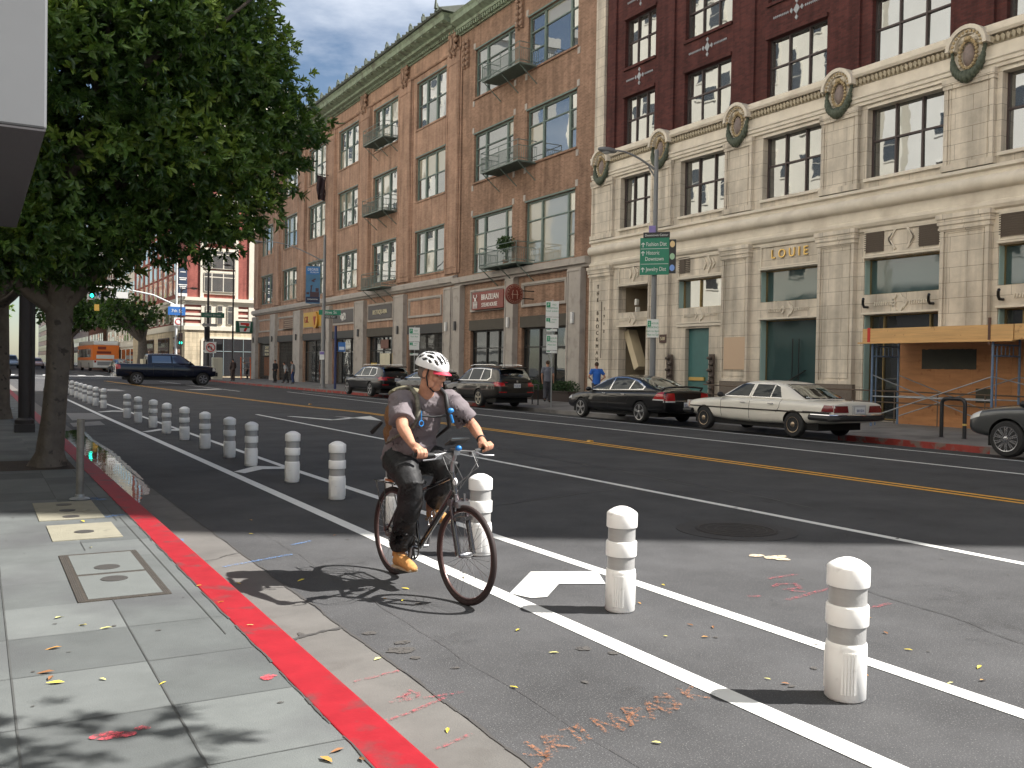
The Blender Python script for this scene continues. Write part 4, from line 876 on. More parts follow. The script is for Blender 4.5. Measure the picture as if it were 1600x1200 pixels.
# near side of the street: seen in the window reflections and puddle, and it closes the canyon
NX=-3.6
def nblock(y0,y1,h,m,wm,gm,label,**k): return block(NX-18,NX,y0,y1,h,m,wm,gm,label,face='x+',**k)
nb=empty('building',(NX-6,5,0),0,'light grey building whose boxy bay with a dark underside juts over the near sidewalk','building')
nblock(-34,12,40,crmw,crmw,gl3,'',root=nb,fl=4.2,sp=4.4,w=1.6,wh=2.3)
nblock(12.6,43,47,whw,whw,gl3,'tall white-rendered building on the near side of the street',fl=3.9,sp=4.0,w=1.5,wh=2.2)
nblock(43.5,84,47,crmw,crmw,gl3,'long cream building on the near side before the side street',fl=3.8,sp=3.4,w=1.5,wh=2.2)
nblock(119,190,50,grw,crmw,gl3,'tall grey building on the near side beyond the side street')
nblock(191,420,26,brn,crmw,gl3,'low brick row far off on the near side')
nblock(-90,-35,24,brn,crmw,gl3,'brick block on the near side behind the camera')
# the bay above the near pavement
b=MB(); x1=.30; ya,yb=5.30,9.27; zb=2.80
b.box(NX,x1,ya,yb,zb+.012,6.4); b.build('projecting_bay',M('light_grey_panel',(.125,.13,.138),.55,var=.05,vscale=1.2,bump=.05,bscale=6),nb,bevel=.012)
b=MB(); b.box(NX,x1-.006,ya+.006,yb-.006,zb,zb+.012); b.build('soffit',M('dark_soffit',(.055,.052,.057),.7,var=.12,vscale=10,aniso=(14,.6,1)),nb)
# ------------------------------------------------------------------ street furniture
wplas=M('white_plastic',(.88,.87,.84),.38,var=.04,vscale=4,dark=(.56,.55,.52),dscale=11,dthr=(.62,.80))
wshade=wplas
band=M('grey_reflective_band',(.36,.355,.345),.3,metal=.0,bump=.12,bscale=90,var=.08,vscale=3,aniso=(1,1,8))
def make_bollard():
    o=empty('bollard',(0,0,0),0,'x','bollard')
    b=MB(); r=.101
    b.lathe([(r-.012,0),(r,.012),(r,.27),(r-.003,.288),(r-.010,.294)],n=48)
    for k in range(5):   # flutes on the side facing the bicycle lane
        for s in range(3):
            a=radians_ = -2.35+s*2.1+(k-2)*.15
            b.obox(((r+.001)*cos(a),(r+.001)*sin(a),.15),Vector((cos(a),sin(a),0))*.003,Vector((-sin(a),cos(a),0))*.005,(0,0,.105))
    b.build('body',wplas,o,50)
    for z0 in (.357,.548):
        b=MB(); b.lathe([(r-.008,z0-.068),(r-.008,z0+.032)],n=48,cap=False); b.build('reflective_band',band,o,35)
    b=MB(); b.lathe([(r-.010,.378),(r+.002,.380),(r+.004,.385),(r+.004,.474),(r+.001,.480),(r-.010,.483)],n=48); b.build('ring',wplas,o,50)
    b=MB(); b.lathe([(r-.010,.572),(r+.002,.575),(r+.004,.58),(r+.004,.667),(r+.0,.674),(r-.012,.684),(.060,.702),(.030,.713),(.0,.715)],n=48); b.build('cap',wplas,o,60)
    return o
bol=make_bollard()
BY=[3.13+.09,5.03+.09,7.2,9.05,10.96,12.82,15.11,16.6,18.49,20.7,22.73,24.84,27.07,29.28,35.45,37.6,39.75,41.8,44.2,46.5,49.4,52.2,55.0]
words=['nearest the camera, largest white bollard with a long shadow','second bollard from the camera, beside the painted chevron','white bollard directly behind the front bicycle wheel','bollard hidden behind the rider, next after the one at the front wheel','first bollard to the left of the rider','second bollard to the left of the rider','bollard just behind the second painted chevron']
ordn=['eighth','ninth','tenth','eleventh','twelfth','thirteenth','fourteenth']
for i,y in enumerate(BY):
    o=bol if i==0 else copytree(bol)
    lb = words[i] if i<7 else ('%s bollard from the camera in the shaded row'%ordn[i-7] if i<14 else 'small far bollard, number %s of the group past the gap, counted from the camera'%['one','two','three','four','five','six','seven','eight','nine'][i-14])
    place(o,(3.80+(.02 if i<4 else .04)+random.uniform(-.02,.02)+ (0 if y<40 else (y-40)*.012),y,0),random.uniform(-.15,.15),lb)
    o.rotation_euler=(random.uniform(-.012,.012),random.uniform(-.012,.012),o.rotation_euler.z); o['group']='white bollards along the bicycle lane'
galv=M('galvanised_steel',(.33,.34,.34),.45,metal=.55,var=.15,vscale=6); pole=M('grey_pole_paint',(.20,.205,.21),.45,var=.1,vscale=3); dpole=M('dark_pole_paint',(.035,.03,.03),.6,var=.2,vscale=4)
greens=M('sign_green_face',(.01,.20,.115),.45); blacks=M('sign_black_face',(.02,.02,.022),.5); whites=M('sign_white_face',(.74,.75,.72),.5); bluef=M('sign_blue_face',(.03,.14,.42),.5)
def cobra(o, x,y,z0,ztop,arm,r0=.11,r1=.07,zarm=None,m=pole,headm=None,dirv=(-1,0)):
    b=MB(); b.tube([(x,y,z0),(x,y,z0+.12)],[r0*1.7,r0*1.6],12); b.tube([(x,y,z0),(x,y,ztop)],[r0,r1],14); b.build('pole',m,o,40)
    za=zarm or ztop-.5; dx,dy=dirv
    b=MB(); b.tube([(x+dx*arm*t,y+dy*arm*t,za+(arm*.30)*sin(t*pi*.55)) for t in [i/8 for i in range(9)]],[.045-.015*i/8 for i in range(9)],8)
    b.tube([(x,y,za-.3),(x+dx*arm*.18,y+dy*arm*.18,za+.13)],.03,6); b.build('arm',m,o,40)
    hx,hy,hz=x+dx*arm,y+dy*arm,za+arm*.30*sin(pi*.55)
    b=MB(); b.ell((hx+dx*.25,hy+dy*.25,hz),(.42 if dx else .16,.16 if dx else .42,.11),14,8); h_=b.build('lamp_head',headm or m,o,60)
    b=MB(); b.ell((hx+dx*.3,hy+dy*.3,hz-.07),(.2,.13,.08),12,6); b.build('lens',M('lamp_lens',(.5,.5,.48),.2),h_,60)
def signplate(parent,c,u,w,h,m,name='sign_plate',t=.012,back=True):
    u=Vector(u).normalized(); n=u.cross(Vector((0,0,1))); b=MB(); b.obox(c,u*w/2,n*t/2,(0,0,h/2)); return b.build(name,m,parent)
# street lamp carrying the green wayfinding sign
lx,ly=21.3,26.85
o=empty('street_lamp',(lx,ly,.02),0,'tall grey street lamp with a curved arm, standing by the black sedan','street lamp')
cobra(o,lx,ly,.02,9.65,2.1,.12,.075,zarm=8.9,dirv=(-.75,.25))
u=Vector((.66,-.75,0)).normalized(); n=u.cross(Vector((0,0,1)))   # reading direction seen from the camera
w=empty('wayfinding_sign',(lx,ly,5),0,'green wayfinding sign with white lines and a black badge strip on the lamp post','sign')
c0=Vector((lx-.14,ly-.14,5.78)); 
signplate(w,c0+u*.02,u,1.06,1.34,greens,'sign_face'); signplate(w,c0+u*.66+Vector((0,0,-.02)),u,.26,1.22,blacks,'badge_strip'); signplate(w,c0+u*.08+Vector((0,0,.755)),u,.96,.22,blacks,'header_plate'); signplate(w,c0+u*-.08+Vector((0,0,.98)),u,.24,.24,M('purple_plate',(.22,.17,.42),.5),'route_plate')
fr3=basis(u,(0,0,1)); off=-n*-.012
off = n*.012
for s_,dz,dx_ in (('Fashion Dist',.43,.06),('Historic',.12,-.06),('Downtown',-.10,.0),('Jewelry Dist',-.47,.06)): text(s_,.205,c0+u*(.02+dx_)+Vector((0,0,dz))+off,fr3,whites,.004,w,sx=.72)
text('Downtown Center',.12,c0+u*.08+Vector((0,0,.755))+off,fr3,whites,.004,w,sx=.9)
b=MB()
for dz in (.27,-.28): b.obox(c0+u*.02+Vector((0,0,dz))+off,u*.5,n*.003,(0,0,.007))
for dz in (.43,.12,-.47): 
    p=c0-u*.40+Vector((0,0,dz))+off; b.obox(p-Vector((0,0,.03)),u*.014,n*.003,(0,0,.07)); b.obox(p+u*.03+Vector((0,0,.03)),(u+Vector((0,0,-1)))*.032,n*.003,(u+Vector((0,0,1)))*.009); b.obox(p-u*.03+Vector((0,0,.03)),(u+Vector((0,0,1)))*.032,n*.003,(u-Vector((0,0,1)))*.009)
b.build('arrows_and_rules',whites,w)
for dz,mm in ((.42,M('badge_cream',(.75,.55,.28),.5)),(-.02,M('badge_green',(.35,.55,.35),.5)),(-.43,M('badge_blue',(.2,.35,.75),.5))):
    b=MB(); b.lathe([(.09,-.004),(.09,.004)],(0,0,0),14,0,'y'); me=b; me.v=[tuple(c0+u*.66+Vector((0,0,dz))+off+u*v[0]+n*v[1]+Vector((0,0,v[2]*1.3))) for v in me.v]; me.build('badge',mm,w)
parkg=M('parking_green',(.02,.28,.13),.5)
def parksign(parent,c,u,w,h,lines,big=True,name='parking_plate'):
    u=Vector(u).normalized(); n=u.cross(Vector((0,0,1))); c=Vector(c); p=signplate(parent,c,u,w,h,whites,name,.01); B=basis(u,(0,0,1)); off=n*.008
    b=MB(); b.obox(c+off-u*w*.30+Vector((0,0,h*.26)),u*w*.15,n*.002,(0,0,h*.16)); b.build('green_block',parkg,p)
    text(lines[0],h*.24,c+off*1.4-u*w*.30+Vector((0,0,h*.26)),B,whites,.002,p,'numeral')
    for k,t_ in enumerate(lines[1:]):
        if k==0: text(t_,h*.15,c+off+u*w*.16+Vector((0,0,h*.27)),B,parkg,.002,p)
        else: text(t_,h*.15,c+off+Vector((0,0,h*(.05-.2*(k-1)))),B,parkg,.002,p)
    return p
ps=empty('parking_sign',(lx,ly,2.9),0,'small green and white parking plate strapped to the lamp post by the black sedan','sign')
parksign(ps,(lx-.13,ly-.14,3.18),u,.42,.66,['2','HOUR','PARKING','8am to 6pm','Mon to Sat'])
def postsign(x,y,z0,label,zs,ztop,u=(.85,-.5,0)):
    o=empty('parking_signpost',(x,y,z0),0,label,'signpost',None)
    b=MB(); b.tube([(x,y,z0),(x,y,ztop)],.03,8); b.build('post',galv,o,40)
    for (zc,w,h,l) in zs: parksign(o,(x-.04,y-.04,zc),u,w,h,l)
    return o
postsign(21.2,33.55,.02,'tall galvanised signpost with stacked parking plates near the man in grey',[(4.2,.55,.66,['P','NO','STOPPING','TOW AWAY']),(3.62,.55,.46,['2','HOUR','8am-6pm']),(3.3,.46,.1,['','']),(2.78,.46,.66,['2','HOUR','PARKING','Mon-Sat']),(2.38,.46,.1,['',''])],4.6)
postsign(21.2,47.9,.02,'galvanised signpost with stacked parking plates left of the white helmet',[(3.45,.6,.78,['P','NO','PARKING','7am-9am']),(2.82,.56,.44,['2','HOUR','8am-6pm']),(2.35,.48,.12,['',''])],3.9)
# lamp with the hanging banner, green street name plate
lx2,ly2=21.4,64.3
o=empty('street_lamp',(lx2,ly2,.2),0,'grey street lamp with a blue banner and a green street name plate, standing farther off','street lamp')
cobra(o,lx2,ly2,.02,10.9,4.9,.15,.09,zarm=9.0,dirv=(-.78,.62))
bn=empty('lamp_post_banner',(lx2-.8,ly2,6.5),0,'blue graduation banner hanging from the far street lamp','banner')
u2=Vector((.9,-.43,0)).normalized(); n2=u2.cross(Vector((0,0,1))); B2=basis(u2,(0,0,1)); cb_=Vector((lx2-.75,ly2+.25,7.35))
signplate(bn,cb_,u2,1.0,2.65,M('banner_blue',(.06,.17,.30),.6,var=.25,vscale=1.2),'banner_cloth'); 
signplate(bn,cb_+n2*.01+Vector((0,0,1.0)),u2,.95,.5,M('banner_sky_blue',(.03,.16,.42),.6),'top_band'); signplate(bn,cb_+n2*.01-Vector((0,0,1.05)),u2,.95,.4,M('banner_navy',(.01,.02,.06),.6),'bottom_band')
text('DEGREE',.25,cb_+n2*.02+Vector((-.0,0,1.08)),B2,whites,.003,bn,sx=.85); text('MUSEUM',.15,cb_+n2*.02+u2*.1+Vector((0,0,.88)),B2,whites,.003,bn); text('FOUNDATION',.11,cb_+n2*.02-Vector((0,0,1.03)),B2,whites,.003,bn)
b=MB()
def bx_(du,dz,w,h,a=0): b.obox(cb_+n2*.012+u2*du+Vector((0,0,dz)),(u2*cos(a)+Vector((0,0,sin(a))))*w,n2*.003,(Vector((0,0,cos(a)))-u2*sin(a))*h)
bx_(.05,.35,.16,.05,.5); bx_(.05,.25,.07,.04); bx_(.3,-.35,.11,.13); bx_(.12,-.68,.32,.18); bx_(-.12,-.35,.045,.24,-.1); bx_(-.1,-.08,.08,.045,.4); bx_(-.35,-.6,.1,.08); b.build('figures',M('dark_maroon_print',(.06,.03,.04),.6),bn)
b=MB(); b.tube([(lx2,ly2,8.3),tuple(cb_+u2*-.5+Vector((0,0,1.27)))],.02,5); b.tube([(lx2,ly2,5.8),tuple(cb_+u2*-.5-Vector((0,0,1.27)))],.02,5); b.build('bracket',pole,bn)
sn=empty('street_name_sign',(lx2,ly2,5.2),0,'green street name plate on the far street lamp','sign')
cs=Vector((lx2+.35,ly2-.25,5.42)); signplate(sn,cs,u2,1.55,.36,greens,'sign_face'); text('Olive St',.3,cs+n2*.02,B2,whites,.004,sn)
signplate(sn,cs+u2*.05-Vector((0,0,.32)),u2,.95,.22,blacks,'lower_plate'); text('ONE WAY',.15,cs+u2*.05-Vector((0,0,.32))+n2*.02,B2,whites,.004,sn)
pp=empty('notice_plate',(lx2,ly2,2),0,'small white and purple notice plate on the far street lamp','sign')
signplate(pp,Vector((lx2-.16,ly2-.2,2.35)),u2,.34,.58,whites,'plate'); signplate(pp,Vector((lx2-.17,ly2-.21,2.52)),u2,.30,.2,MATS['purple_plate'],'purple_block')
o=empty('transit_stop_pole',(21.6,62.3,.02),0,'dark blue transit stop pole with a blue sign beside the bannered lamp','signpost')
b=MB(); b.tube([(21.6,62.3,.02),(21.6,62.3,4.4)],.09,8); b.build('pole',M('dark_blue_paint',(.015,.03,.12),.4),o); signplate(o,Vector((21.95,62.0,2.95)),u2,.5,.65,bluef,'sign_face'); signplate(o,Vector((21.94,61.98,2.85)),u2,.36,.22,M('bus_symbol',(.55,.65,.75),.5),'symbol')
# bike racks
blk=M('black_powder_coat',(.018,.018,.02),.42)
def rack(x,y,z,label,dirv=(0,1),w=.75,h=.88,r=.035,band=True):
    o=empty('bike_rack',(x,y,z),0,label,'bike rack'); dx,dy=dirv; p=[]
    for t in range(13):
        a=pi-t*pi/12; p.append((w/2-.13)*(1 if cos(a)>0 else -1)+.13*cos(a) if True else 0)
    pts=[(x-dx*w/2,y-dy*w/2,z)]
    for t in range(7): a=pi-t*pi/12; q=-(w/2-.14)+.14*cos(a); pts.append((x+dx*q,y+dy*q,z+h-.14+.14*sin(a)))
    for t in range(7): a=pi/2-t*pi/12; q=(w/2-.14)+.14*cos(a); pts.append((x+dx*q,y+dy*q,z+h-.14+.14*sin(a)))
    pts.append((x+dx*w/2,y+dy*w/2,z))
    b=MB(); b.tube(pts,r,10); b.build('hoop',blk,o,40)
    b=MB(); 
    for s in (-1,1): b.lathe([(.08,0),(.08,.012)],(x+s*dx*w/2,y+s*dy*w/2,z),12)
    b.build('foot_plate',blk,o)
    if band: b=MB(); b.lathe([(r+.004,0),(r+.004,.05)],(x-dx*w/2,y-dy*w/2,z+.34),12); b.build('yellow_tape',M('tape_yellow',(.6,.42,.12),.5),o)
    return o
rack(21.97,15.25,.03,'black hoop bike rack in front of the plywood by the grey crossover',(0,1),.66,1.02,.05)
rack(21.9,36.0,.03,'black hoop bike rack behind the dark estate car near the planters',(.2,1),.75,.9,.03,False)
rack(.55,33.0,.15,'dark hoop bike rack at the left edge by the lamp base',(1,.1),1.5,.95,.05,False)
o=empty('parking_meter',(.82,31.9,.15),0,'thin dark parking meter post at the left edge beside the hoop rack','parking meter')
b=MB(); b.tube([(.82,31.9,.15),(.82,31.9,1.15)],.035,8); b.lathe([(.16,.0),(.16,.03)],(.82,31.9,.15),12); b.build('post',galv,o,40); b=MB(); b.ell((.82,31.9,1.28),(.09,.09,.16),10,6); b.build('meter_head',blk,o,60)
o=empty('sawn_post',(.97,11.0,.15),0,'short grey steel post on a round foot on the near sidewalk beside the tree','post')
b=MB(); b.tube([(.97,11.0,.16),(.975,11.0,1.02)],.038,14); b.build('post',M('weathered_steel',(.23,.22,.20),.55,metal=.4,var=.25,vscale=8),o,40); b=MB(); b.lathe([(.10,0),(.105,.01),(.09,.02),(.05,.028),(.045,.06)],(.97,11.0,.15),18); b.build('foot_plate',galv,o,40)
# dark lamp post on the near sidewalk
o=empty('old_lamp_post',(.87,21.9,.15),0,'thick dark fluted lamp post on the near sidewalk left of the tree trunk','lamp post')
b=MB(); b.tube([(.87,21.9,.15),(.87,21.9,.4),(.87,21.9,.45),(.87,21.9,9)],[.19,.19,.125,.10],12); 
b.build('pole',dpole,o,40); b=MB(); b.box(.68,1.06,21.7,22.1,.15,.32); b.box(.98,1.06,21.9,22.0,.3,3.2); b.build('base_and_conduit',dpole,o)
o=empty('signal_cabinet',(1.2,29.5,.15),0,'small dark box at the kerb behind the tree trunk','cabinet'); b=MB(); b.box(1.05,1.3,18.6,18.9,.15,1.15); b.build('cabinet_body',dpole,o,bevel=.01); b=MB(); b.box(1.08,1.27,18.59,18.6,.3,1.0); b.build('cabinet_door',blk,o)
# utility covers
steel=M('cover_frame_steel',(.07,.06,.05),.6,metal=.3,var=.3,vscale=25,bump=.4,bscale=120); lid=M('cover_concrete',(.125,.135,.13),.8,var=.08,vscale=5,bump=.15,bscale=90); iron2=M('cast_iron_lid',(.08,.075,.07),.6,metal=.4,bump=.8,bscale=160,bdist=.004); yc_=M('yellowed_concrete',(.24,.225,.17),.85,var=.12,vscale=5,bump=.3,bscale=70,dark=(.15,.14,.11),dscale=8,dthr=(.6,.75))
o=empty('utility_cover',(.82,7.05,.15),0,'double grey utility cover in a dark slotted steel frame on the near sidewalk','cover')
z=.155
b=MB(); b.box(.55,1.10,6.27,7.85,.14,z+.001); f_=b.build('frame',steel,o)
b=MB()
for (xa,xb) in ((.56,.60),(1.06,1.095)):
    for k in range(3): b.box(xa+k*.0125,xa+k*.0125+.003,6.29,7.83,z+.0012,z+.0018)
b.build('frame_slots',jointm,f_)
b=MB(); b.box(.612,1.052,6.32,7.02,.14,z+.003); b.box(.612,1.052,7.075,7.80,.14,z+.003); b.build('lid',lid,o)
for yy in (6.85,7.26): b=MB(); b.lathe([(.085,0),(.085,.003)],(.825,yy,z+.0032),28); l_=b.build('inspection_plate',iron2,o); b=MB(); b.lathe([(.088,0),(.088,.001),(.084,.001),(.084,0)],(.825,yy,z+.0032),28,cap=False); b.build('rim',jointm,l_)
o=empty('utility_cover',(.82,8.9,.15),0,'pale yellowish concrete cover with one round plate, nearer the double one','cover')
b=MB(); b.box(.55,1.09,8.50,9.32,.14,z+.002); b.build('slab',yc_,o); b=MB(); b.lathe([(.08,0),(.08,.003)],(.82,8.86,z+.0025),24); b.build('round_plate',iron2,o)
o=empty('utility_cover',(.8,10.2,.15),0,'yellowish concrete cover with three round plates at the foot of the short post','cover')
b=MB(); b.box(.51,1.07,9.62,10.10,.14,z+.002); b.box(.51,1.07,10.112,10.85,.14,z+.002); b.build('slab',yc_,o)
for yy in (9.78,10.2,10.62): b=MB(); b.lathe([(.075,0),(.075,.003)],(.79,yy,z+.0025),24); b.build('round_plate',iron2,o)
o=empty('manhole_cover',(6.85,7.2,0),0,'large round dark manhole cover in the traffic lane','manhole cover')
b=MB(); b.lathe([(.62,.001),(.62,.005)],(6.85,7.2,0),40); b.build('collar',M('patched_collar',(.045,.043,.043),.9,bump=.3,bscale=90,var=.2,vscale=6),o)
b=MB(); b.lathe([(.42,.002),(.42,.008)],(6.85,7.2,0),40); 
b.build('lid',M('manhole_iron',(.035,.032,.03),.7,metal=.2,bump=.6,bscale=60),o)
b=MB()
for r_ in (.12,.22,.32,.40): b.lathe([(r_,.008),(r_,.011),(r_-.02,.011),(r_-.02,.008)],(6.85,7.2,0),40,cap=False)
b.build('raised_rings',M('manhole_ring',(.04,.036,.034),.7),o)
# ------------------------------------------------------------------ puddle
b=MB(); pts=[(1.97,24.4),(2.12,24.4),(2.05,20.8),(2.08,18.5),(2.03,16.6),(1.99,15.2),(1.96,14.2),(1.90,13.4),(1.86,12.7),(1.75,12.1),(1.66,11.5),(1.585,11.2),(1.58,12.5),(1.58,15.3),(1.58,17.4),(1.6,20.1),(1.64,22),(1.8,24)]
P2=[]
for i in range(len(pts)):
    a=Vector((*pts[i],0)); c=Vector((*pts[(i+1)%len(pts)],0)); k=max(1,int((c-a).length/.12))
    for j in range(k): p=a.lerp(c,j/k); P2.append((max(1.566,p.x+.05*mnoise.noise(Vector((p.x*9,p.y*5,0)))),p.y+.04*mnoise.noise(Vector((p.y*6,p.x*9,3)))))
b.add([(x,y,.007) for x,y in P2],[tuple(range(len(P2)))])
pm=bpy.data.materials.new('puddle_water'); pm.use_nodes=True; pb=pm.node_tree.nodes['Principled BSDF']; pb.inputs['Base Color'].default_value=(.02,.02,.02,1); pb.inputs['Roughness'].default_value=.0; pb.inputs['IOR'].default_value=1.9; pb.inputs['Specular IOR Level'].default_value=1
n_=nd('TexNoise',pm.node_tree); n_.inputs['Scale'].default_value=5; bp_=nd('Bump',pm.node_tree); bp_.inputs['Strength'].default_value=.05; bp_.inputs['Distance'].default_value=.02; tc_=nd('TexCoord',pm.node_tree); pm.node_tree.links.new(tc_.outputs['Object'],n_.inputs['Vector']); pm.node_tree.links.new(n_.outputs['Fac'],bp_.inputs['Height']); pm.node_tree.links.new(bp_.outputs[0],pb.inputs['Normal'])
struct(b.build('puddle',pm))
b=MB(); b.add([(x+ (.09 if x>1.75 else 0),y+(-.12 if y<11.5 else .05),.0035) for x,y in P2],[tuple(range(len(P2)))]); struct(b.build('wet_edge',M('wet_concrete',(.055,.05,.045),.25,var=.2,vscale=6)))
# ------------------------------------------------------------------ spray-painted survey marks
def strokes(name,lines,m,w=.018,z=.0075,label=None):
    b=MB()
    for ln in lines:
        for (x0,y0),(x1,y1) in zip(ln,ln[1:]):
            a=Vector((x0,y0,z)); c=Vector((x1,y1,z)); d=c-a
            if d.length<1e-5: continue
            n=Vector((-d.y,d.x,0)).normalized()*w; e=d.normalized()*w*.5
            b.quad(a-n-e,c-n+e,c+n+e,a+n-e)
    return struct(b.build(name,m))
pinkp=M('red_spray_paint',(.40,.075,.09),.7,alpha=(45,.46,.72)); orp=M('orange_spray_paint',(.42,.16,.06),.7,alpha=(50,.46,.75)); blp=M('blue_spray_paint',(.12,.28,.60),.7,alpha=(50,.44,.7))
strokes('survey_paint_marks',[[(1.71,4.55),(1.97,4.61)],[(1.72,3.585),(1.92,3.66)],[(1.62,3.97),(1.80,4.03),(2.02,4.13)],[(1.93,4.17),(2.13,4.16)],[(1.9,4.30),(1.93,4.25),(1.90,4.19),(1.83,4.18)],[(1.89,4.28),(1.85,4.20)],[(1.86,4.26),(1.80,4.18)],[(1.83,4.24),(1.76,4.19)]],pinkp,.013)
strokes('survey_paint_marks',[[(5.47,5.37),(5.79,5.38)],[(5.08,4.80),(5.70,4.93)],[(5.43,4.37),(5.67,4.40)],[(5.3,5.15),(5.4,5.2),(5.52,5.15),(5.45,5.02),(5.3,5.05)],[(4.9,5.0),(4.98,4.98)],[(5.32,5.0),(5.38,4.92)]],pinkp,.02)
b=MB(); blot(1.21,4.39,.04,.035,.155); blot(1.20,4.375,.03,.03,.1552); struct(b.build('survey_paint_dot',M('solid_red_spray',(.52,.08,.10),.7,alpha=(34,.40,.6))))
b=MB()
for x_,y_,r_ in ((.45,3.98,.06),(.52,3.96,.05),(.60,4.0,.035)): blot(x_,y_,r_,r_*.6,.155+r_*.002)
struct(b.build('survey_paint_dot',MATS['solid_red_spray']))
L_=[]  # the orange lettering, painted to be read from the bicycle lane
x=2.05
glyph={'Z':[[(0,.18),(.09,.18),(0,0),(.09,0)]],'A':[[(0,0),(.05,.18),(.10,0)],[(.02,.07),(.08,.07)]],'N':[[(0,0),(0,.18),(.09,0),(.09,.18)]],'I':[[(0,0),(0,.18)]],'M':[[(0,0),(.01,.18),(.06,.05),(.11,.18),(.12,0)]],'S':[[(.09,.16),(.03,.18),(0,.12),(.08,.06),(.06,0),(0,.02)]],'R':[[(0,0),(0,.18),(.08,.14),(0,.09),(.09,0)]],'V':[[(0,.18),(.05,0),(.1,.18)]],'T':[[(0,.18),(.1,.18)],[(.05,.18),(.05,0)]],'K':[[(0,0),(0,.18)],[(.09,.18),(0,.09),(.09,0)]]}
for ch in 'VRTINVRASIC'.replace('C','K'):
    g_=glyph[ch]
    for ln in g_: L_.append([(x+px*1.0+py*.22, 3.30+(x-2.05)*.22+py*.95-px*.1) for px,py in ln])
    x+=.105
L_.append([(2.0,3.22),(2.12,3.30),(2.02,3.36)])
strokes('survey_lettering',L_,orp,.012)
strokes('survey_paint_marks',[[(1.74,7.63),(2.36,7.88)],[(2.5,8.3),(2.7,8.42)],[(1.6,8.7),(1.66,9.0)]],blp,.018)
b=MB(); 
for x_,y_,r_ in ((1.16,9.7,.05),(1.22,9.72,.05),(1.1,9.66,.05),(1.1,11.0,.07),(1.18,10.9,.06)): blot(x_,y_,r_,r_*.8,.1551+r_*.003)
struct(b.build('blue_survey_patch',blp))
b=MB(); 
for x_,y_,r_ in ((6.05,6.1,.05),(6.12,5.98,.06),(6.15,5.88,.05),(6.22,5.98,.04)): blot(x_,y_,r_*1.6,r_,.0075+r_*.004)
struct(b.build('paint_residue',M('cream_residue',(.55,.45,.32),.8,alpha=(30,.35,.5))))
# raised road stud by the yellow line
for (x_,y_) in ((12.2,17.6),(12.1,38),):
    o=empty('road_stud',(x_,y_,0),0,'small yellow raised road stud beside the double line'+(' nearer the camera' if y_<20 else ' farther up the street'),'road stud'); pass
    b=MB(); b.prism([(x_-.06,.002),(x_+.06,.002),(x_+.035,.03),(x_-.035,.03)],'y',y_-.06,y_+.06); b.build('stud_body',M('yellow_plastic',(.7,.38,.05),.4),o)
    b=MB(); b.box(x_-.03,x_+.03,y_-.062,y_-.05,.008,.02); b.build('reflector',M('amber',(.6,.25,.02),.2),o)
# ------------------------------------------------------------------ scaffold and plywood shed
ply=M('plywood',(.44,.205,.085),.75,var=.22,vscale=1.2,aniso=(1,.9,5),dark=(.28,.11,.04),dscale=4,dthr=(.62,.72)); beamm=M('timber_beam',(.60,.36,.15),.7,var=.22,vscale=1.4,aniso=(1,.5,9),dark=(.35,.18,.07),dscale=5,dthr=(.66,.74))
o=empty('plywood_hoarding',(25.0,15,.12),0,'orange plywood hoarding with a dark painted-over rectangle behind the scaffold','hoarding')
hx=25.1; b=MB(); 
for k in range(6): b.box(hx,hx+.02,19.3-1.22*(k+1)+.006,19.3-1.22*k,.1,3.0)
b.build('panels',ply,o)
b=MB(); b.box(hx,hx+.38,19.3,19.32,.1,3.0); b.build('return_panel',ply,o)
b=MB(); b.box(hx-.022,hx-.001,12.0,19.25,.1,.38); b.build('skirting_board',ply,o)
b=MB(); n=24; top=[(18.52-(1.8)*i/n,2.42+.03*mnoise.noise(Vector((i*.8,0,0)))+.02) for i in range(n+1)]; bot=[(16.72+1.8*i/n,1.84+.02*mnoise.noise(Vector((i*.9,3,0)))) for i in range(n+1)]
b.prism([(y_,z_) for y_,z_ in top+bot],'x',hx-.006,hx-.001); b.box(hx-.006,hx-.001,16.2,16.72,.88,1.29); b.build('painted_out_patch',M('dark_green_grey_paint',(.055,.055,.042),.8,var=.15,vscale=4),o)
sc=empty('scaffold',(24.2,16,.1),0,'sidewalk scaffold of blue and grey tubes with cross braces carrying timber beams','scaffold')
bluet=M('blue_scaffold_tube',(.12,.18,.28),.45,var=.25,vscale=9); galt=M('grey_scaffold_tube',(.30,.31,.32),.4,metal=.5,var=.2,vscale=8)
sx0,sx1=23.59,24.8; ya_,yb_=19.12,15.25
for (y_,m_) in ((ya_,bluet),(yb_,bluet),(9.3,bluet)):
    b=MB()
    for x_ in (sx0,sx1): b.tube([(x_,y_,.05),(x_,y_,2.9)],.034,8)
    b.tube([(sx0,y_,2.2),(sx1,y_,2.2)],.025,6); b.tube([(sx0,y_,2.5),(sx1,y_,2.5)],.025,6)
    for k in range(5): b.tube([(sx0+.2+.18*k,y_,2.2),(sx0+.2+.18*k,y_,2.5)],.015,5)
    b.tube([(sx0+.18,y_,.1),(sx0+.18,y_,2.4)],.02,6)
    b.build('frame',m_,sc,40)
for x_ in (sx0,sx1):
    b=MB(); b.tube([(x_,ya_,1.64),(x_,yb_,.36)],.018,5); b.tube([(x_,yb_,1.64),(x_,ya_,.36)],.018,5); b.tube([(x_,yb_,.99),(x_,ya_,.99)],.02,5)
    b.tube([(x_,yb_,1.64),(x_,9.3,.36)],.018,5); b.tube([(x_,9.3,1.64),(x_,yb_,.36)],.018,5); b.build('cross_brace',galt if x_==sx0 else galt,sc,40)
